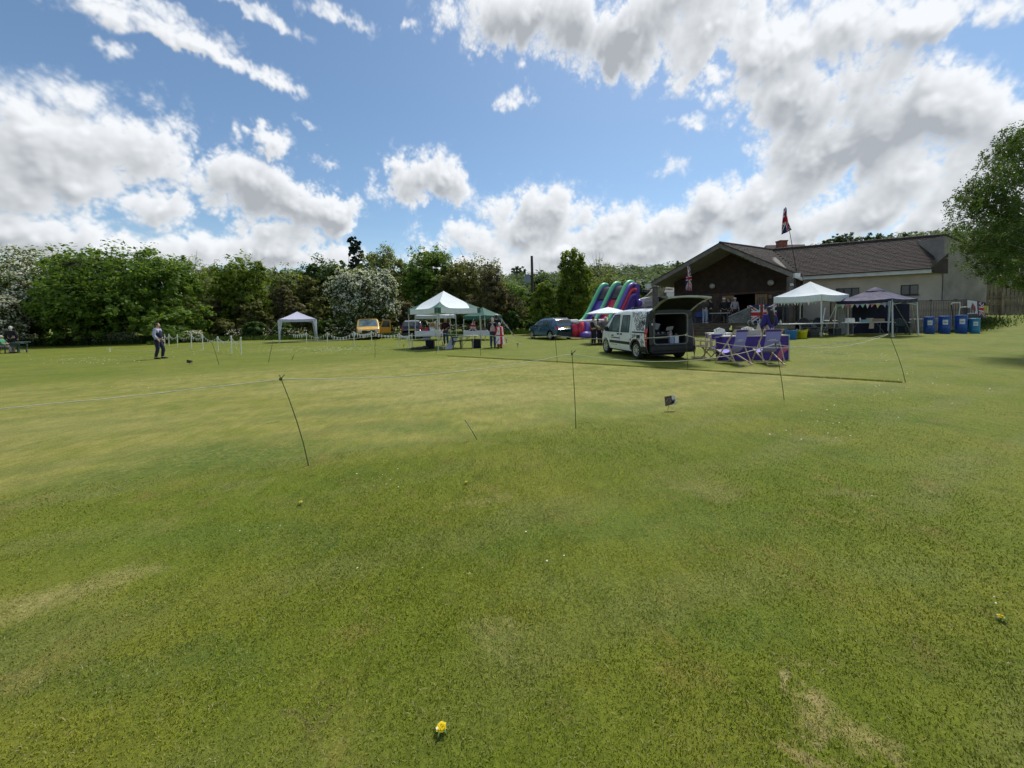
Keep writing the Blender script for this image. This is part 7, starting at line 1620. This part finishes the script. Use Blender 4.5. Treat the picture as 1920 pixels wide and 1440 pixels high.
# small signs on wires
g_ = G(1252, 770); t = thing('small_sign', 'small tilted dark card with white corner on a wire in the lawn', 'sign', g_, .0); cc = [P(x, y, g_.y) - g_ for x, y in ((1247.5, 761.5), (1269, 757), (1264, 740.5), (1246, 744))]
M_CARDP = bpy.data.materials.new('printed_card'); M_CARDP.use_nodes = True; _N = NT(M_CARDP.node_tree); _tc = _N.n('ShaderNodeTexCoord'); _v = _N.n('ShaderNodeTexVoronoi'); _v.inputs['Scale'].default_value = 42; _N.t.links.new(_tc.outputs['Object'], _v.inputs['Vector'])
_N.t.links.new(_N.mix(_N.ss(_v.outputs['Distance'], .22, .30), (.42, .40, .34), _N.mix(_N.noise(_tc.outputs['Object'], 30, 3), (.035, .022, .022), (.15, .10, .10))), _N.t.nodes['Principled BSDF'].inputs['Base Color'])
b = MB(); b.prism(cc, (0, .004, 0)); b.build('card', M_CARDP, t); b = MB(); b.prism([P(x, y, g_.y - .004) - g_ for x, y in ((1259, 757.5), (1268.5, 756.5), (1266, 750), (1261, 751), (1259.5, 746), (1259, 741.8), (1264, 741), (1268, 754.5))], (0, -.003, 0)); b.build('white_patch', M_UW, t); b = MB(); b.tube((0, 0, 0), P(1253.5, 760.5, g_.y + .003) - g_, .003, .003, 5); b.build('wire', M_CANE, t)
g_ = G(354, 684); t = thing('small_sign', 'small black card on a wire near the man in the gilet', 'sign', g_, 0); b = MB(); b.prism([P(x, y, g_.y) - g_ for x, y in ((349.5, 680), (360, 681.5), (361, 676.5), (350, 674.5))], (0, .006, 0)); b.build('card', M_EQ, t); b = MB(); b.prism([P(x, y, g_.y - .004) - g_ for x, y in ((357.5, 681), (360, 681), (360, 678.5), (358, 678))], (0, -.003, 0)); b.build('white_patch', pm('patch_tan', (.45, .40, .30), .7, .1), t); b = MB(); b.tube((0, 0, 0), P(356, 681, g_.y + .004) - g_, .005, .005, 5); b.build('wire', M_CANE, t)

# ================================================================ people
C_NAVY = pm('cloth_navy_wool', (.014, .018, .045), .9, .2); C_SHIRT = pm('cloth_paleblue', (.36, .38, .52), .85, .08); C_BLACK = pm('cloth_black', (.012, .012, .014), .9, .25); C_DENIM = pm('cloth_denim', (.035, .060, .14), .9, .15); C_PALED = pm('cloth_pale_denim', (.26, .33, .45), .9, .12); C_PURPLE = pm('cloth_purple', (.030, .020, .150), .85, .12); C_MAROON = pm('cloth_maroon', (.035, .010, .012), .9, .2); C_OLIVE = pm('cloth_olive', (.055, .048, .040), .9, .2); C_GREY = pm('cloth_grey', (.13, .13, .125), .9, .2); C_GREENT = pm('cloth_green', (.06, .30, .16), .85, .1); C_FLORAL = pm('cloth_floral', (.34, .30, .32), .85, .8, 30)
H_BROWN = pm('hair_brown', (.045, .028, .018), .7, .3, 40); H_BLACK = pm('hair_black', (.010, .008, .008), .6, .3, 40); H_WHITE = pm('hair_white', (.55, .54, .52), .7, .2, 40); H_CAPW = pm('cap_white', (.66, .66, .66), .8, .05); H_CAPP = pm('cap_pink', (.50, .24, .28), .8, .1); S_WHITE = pm('shoe_white', (.60, .58, .55), .7, .08); S_DARK = pm('shoe_dark', (.015, .015, .02), .6, .1)
walk = dict(anL=(-.10, .10, .09), toL=(-.11, .25, .035), knL=(-.10, .16, .51), anR=(.10, -.08, .09), toR=(.11, .07, .035), elL=(-.26, -.06, 1.17), wrL=(-.23, .08, .95), elR=(.25, -.04, 1.16), wrR=(.22, .10, .96))
person(G(298, 673), rad(-72), 'man in navy gilet and pale blue shirt standing on the lawn', 1.73, walk, C_SHIRT, C_NAVY, S_DARK, H_BROWN, vest=C_NAVY, fat=1.06)
person(GY(21, 27.0), rad(25), 'white-haired man in dark jacket and shorts at far left', 1.84, None, C_BLACK, C_BLACK, S_WHITE, H_WHITE, shorts=True)
sit = dict(pelvis=(0, 0, .52), spine=(0, -.03, .70), chest=(0, -.05, .90), neck=(0, -.04, 1.08), head=(0, -.01, 1.21), shL=(-.18, -.04, 1.01), shR=(.18, -.04, 1.01), elL=(-.24, .08, .76), elR=(.24, .08, .76), wrL=(-.12, .28, .70), wrR=(.12, .28, .70), hiL=(-.09, .02, .50), hiR=(.09, .02, .50), knL=(-.11, .42, .50), knR=(.11, .42, .50), anL=(-.11, .44, .09), anR=(.11, .44, .09), toL=(-.12, .60, .035), toR=(.12, .60, .035))
person(GY(3, 26.2), rad(-60), 'seated person in green top and patterned trousers at the left edge', 1.62, sit, C_GREENT, C_FLORAL, S_DARK, H_WHITE, short_sleeve=True); plastic_chair('dark chair under the seated person at the left edge', GY(3, 26.2), rad(-60), M_PLASG)
table('dark green picnic table beside the white-haired man', GY(33, 27.2), 0, 1.1, .6, .74, pm('table_green', (.10, .16, .15), .6, .1), name='picnic_table'); plastic_chair('dark green chair pushed under the picnic table', GY(33, 26.6), rad(10), M_PLASG, H=.7)
person(GY(836, 24.4), rad(170), 'person in dark maroon top standing behind the gazebo table', 1.72, dict(wrL=(-.15, .3, 1.05), wrR=(.18, .28, 1.0)), C_MAROON, C_DENIM, S_WHITE, H_CAPW)
w_ = person(GY(924, 21.4), rad(-5), 'woman in pink cap and black jacket with a pale drawstring bag', 1.66, dict(wrL=(-.20, .18, 1.0), wrR=(.22, .16, 1.0)), C_BLACK, C_DENIM, S_DARK, H_WHITE, H_CAPP)
bg_ = thing('drawstring_bag', 'pale pink drawstring bag on the back of the woman in the pink cap', 'bag', GY(924, 21.4) + Vector((0, -.20, .95))); b = MB(); b.prism([(-.15, -.03, 0), (.15, -.03, 0), (.12, -.02, .22), (.02, 0, .40), (-.02, 0, .40), (-.12, -.02, .22)], (0, .07, 0)); b.build('bag_body', pm('bag_pinkgrey', (.42, .32, .33), .85, .1), bg_); b = MB(); b.path([(0, .03, .40), (-.12, .06, .50), (-.14, .12, .48)], .008, 5); b.path([(0, .03, .40), (.12, .06, .50), (.14, .12, .48)], .008, 5); b.build('cord', M_PLASW, bg_)
person(GY(931.5, 22.2), rad(-10), 'taller man in white cap and black coat behind the woman with the bag', 1.88, None, C_BLACK, C_DENIM, S_DARK, H_BROWN, H_CAPW)
fp = person(GY(936.5, 21.2), rad(30), 'short person wrapped in red union flag clothes beside the woman', 1.40, None, M_UR, M_UR, S_DARK, H_WHITE); b = MB(); b.grid(lambda u, v: Vector(((.20 + .08 * (1 - v)) * math.cos(3.3 + 2.8 * u), (.16 + .08 * (1 - v)) * math.sin(3.3 + 2.8 * u), .25 + .92 * v)), 40, 24, (lambda u, v: [1, 1, 2][union_mi(v, u)])); b.build('flag_cape', UNION, fp)
person(GY(1113, 22.0), rad(-60), 'person in dark waistcoat standing under the parasol', 1.66, dict(wrL=(-.15, .32, 1.0), wrR=(.18, .34, 1.02)), pm('cloth_rose', (.42, .33, .32), .85, .1), C_BLACK, S_DARK, H_BROWN, vest=C_BLACK)
person(GY(1125, 22.2), rad(30), 'dark-haired person bending at the table behind the van', 1.55, dict(head=(0, .22, 1.52), neck=(0, .12, 1.42), chest=(0, .08, 1.27)), C_GREY, C_BLACK, S_DARK, H_BLACK)
person(GY(1136, 22.0), rad(160), 'person in grey jumper leaning behind the van bonnet', 1.58, None, C_GREY, C_BLACK, S_DARK, H_WHITE, fat=1.2)
person(GY(1443, 13.6), rad(8), 'woman with long black hair in a purple shirt behind the counter', 1.80, dict(wrL=(-.16, .26, 1.0), wrR=(.16, .26, 1.0)), C_PURPLE, C_BLACK, S_DARK, H_BLACK, long_hair=True)
b = MB(); b.box((0, 0, 0), (.07, .01, .08)); 
def on_deck(px, back): 
    t_ = [t for t in np.linspace(0, 1, 400)]; best = min(t_, key=lambda t: abs(960 + 720 * (D0.lerp(D1, t) + bdir * back).x / (D0.lerp(D1, t) + bdir * back).y - px)); p = D0.lerp(D1, best) + bdir * back; return Vector((p.x, p.y, zD))
person(on_deck(1322, .5), rad(-60), 'man in olive jacket and pale jeans at the top of the steps', 1.82, dict(wrL=(-.14, .26, 1.05), wrR=(.12, .26, 1.08)), C_OLIVE, C_PALED, S_WHITE, H_BROWN)
person(on_deck(1334, .8), rad(40), 'person in black holding white paper beside the man in pale jeans', 1.76, dict(wrL=(-.12, .26, 1.0), wrR=(.12, .26, 1.0)), C_BLACK, C_BLACK, S_DARK, H_BROWN)
person(on_deck(1358, 1.6), rad(170), 'person in white cap and black coat before the porch doors', 1.78, None, C_BLACK, C_BLACK, S_DARK, H_BROWN, H_CAPW, fat=1.15)
person(on_deck(1367, 1.9), rad(100), 'person in long black coat facing away in the doorway group', 1.76, None, C_BLACK, C_BLACK, S_DARK, H_BLACK, fat=1.1)
person(on_deck(1378, 1.9), rad(185), 'person in white cap and patterned white shirt in the doorway', 1.78, None, C_FLORAL, C_BLACK, S_DARK, H_BROWN, H_CAPW)
table('white-topped table on the porch in front of the doorway', on_deck(1350, 1.0), rad(-30), 1.3, .6, .74); plastic_chair('blue chair on the porch left of the man in pale jeans', on_deck(1311, 1.3), rad(150), pm('chair_blue', (.02, .06, .22), .5, .1))
bk = thing('bicycle_stand', 'white curly wire plant stand before the union banner', 'stand', D0.lerp(D1, .80) - bdir * .6); M_WIRE = M_PLASW
for i in range(4):
    b = MB(); b.path([(-.5 + i * .32 + .16 * math.cos(a), 0, .98 + .16 * math.sin(a)) for a in np.linspace(-.5, 4.2, 14)], .016, 5); b.build('scroll', M_WIRE, bk)
for x in (-.5, .5): b = MB(); b.tube((x, 0, -.0), (x, 0, .95), .016); b.build('leg', M_EQ, bk)
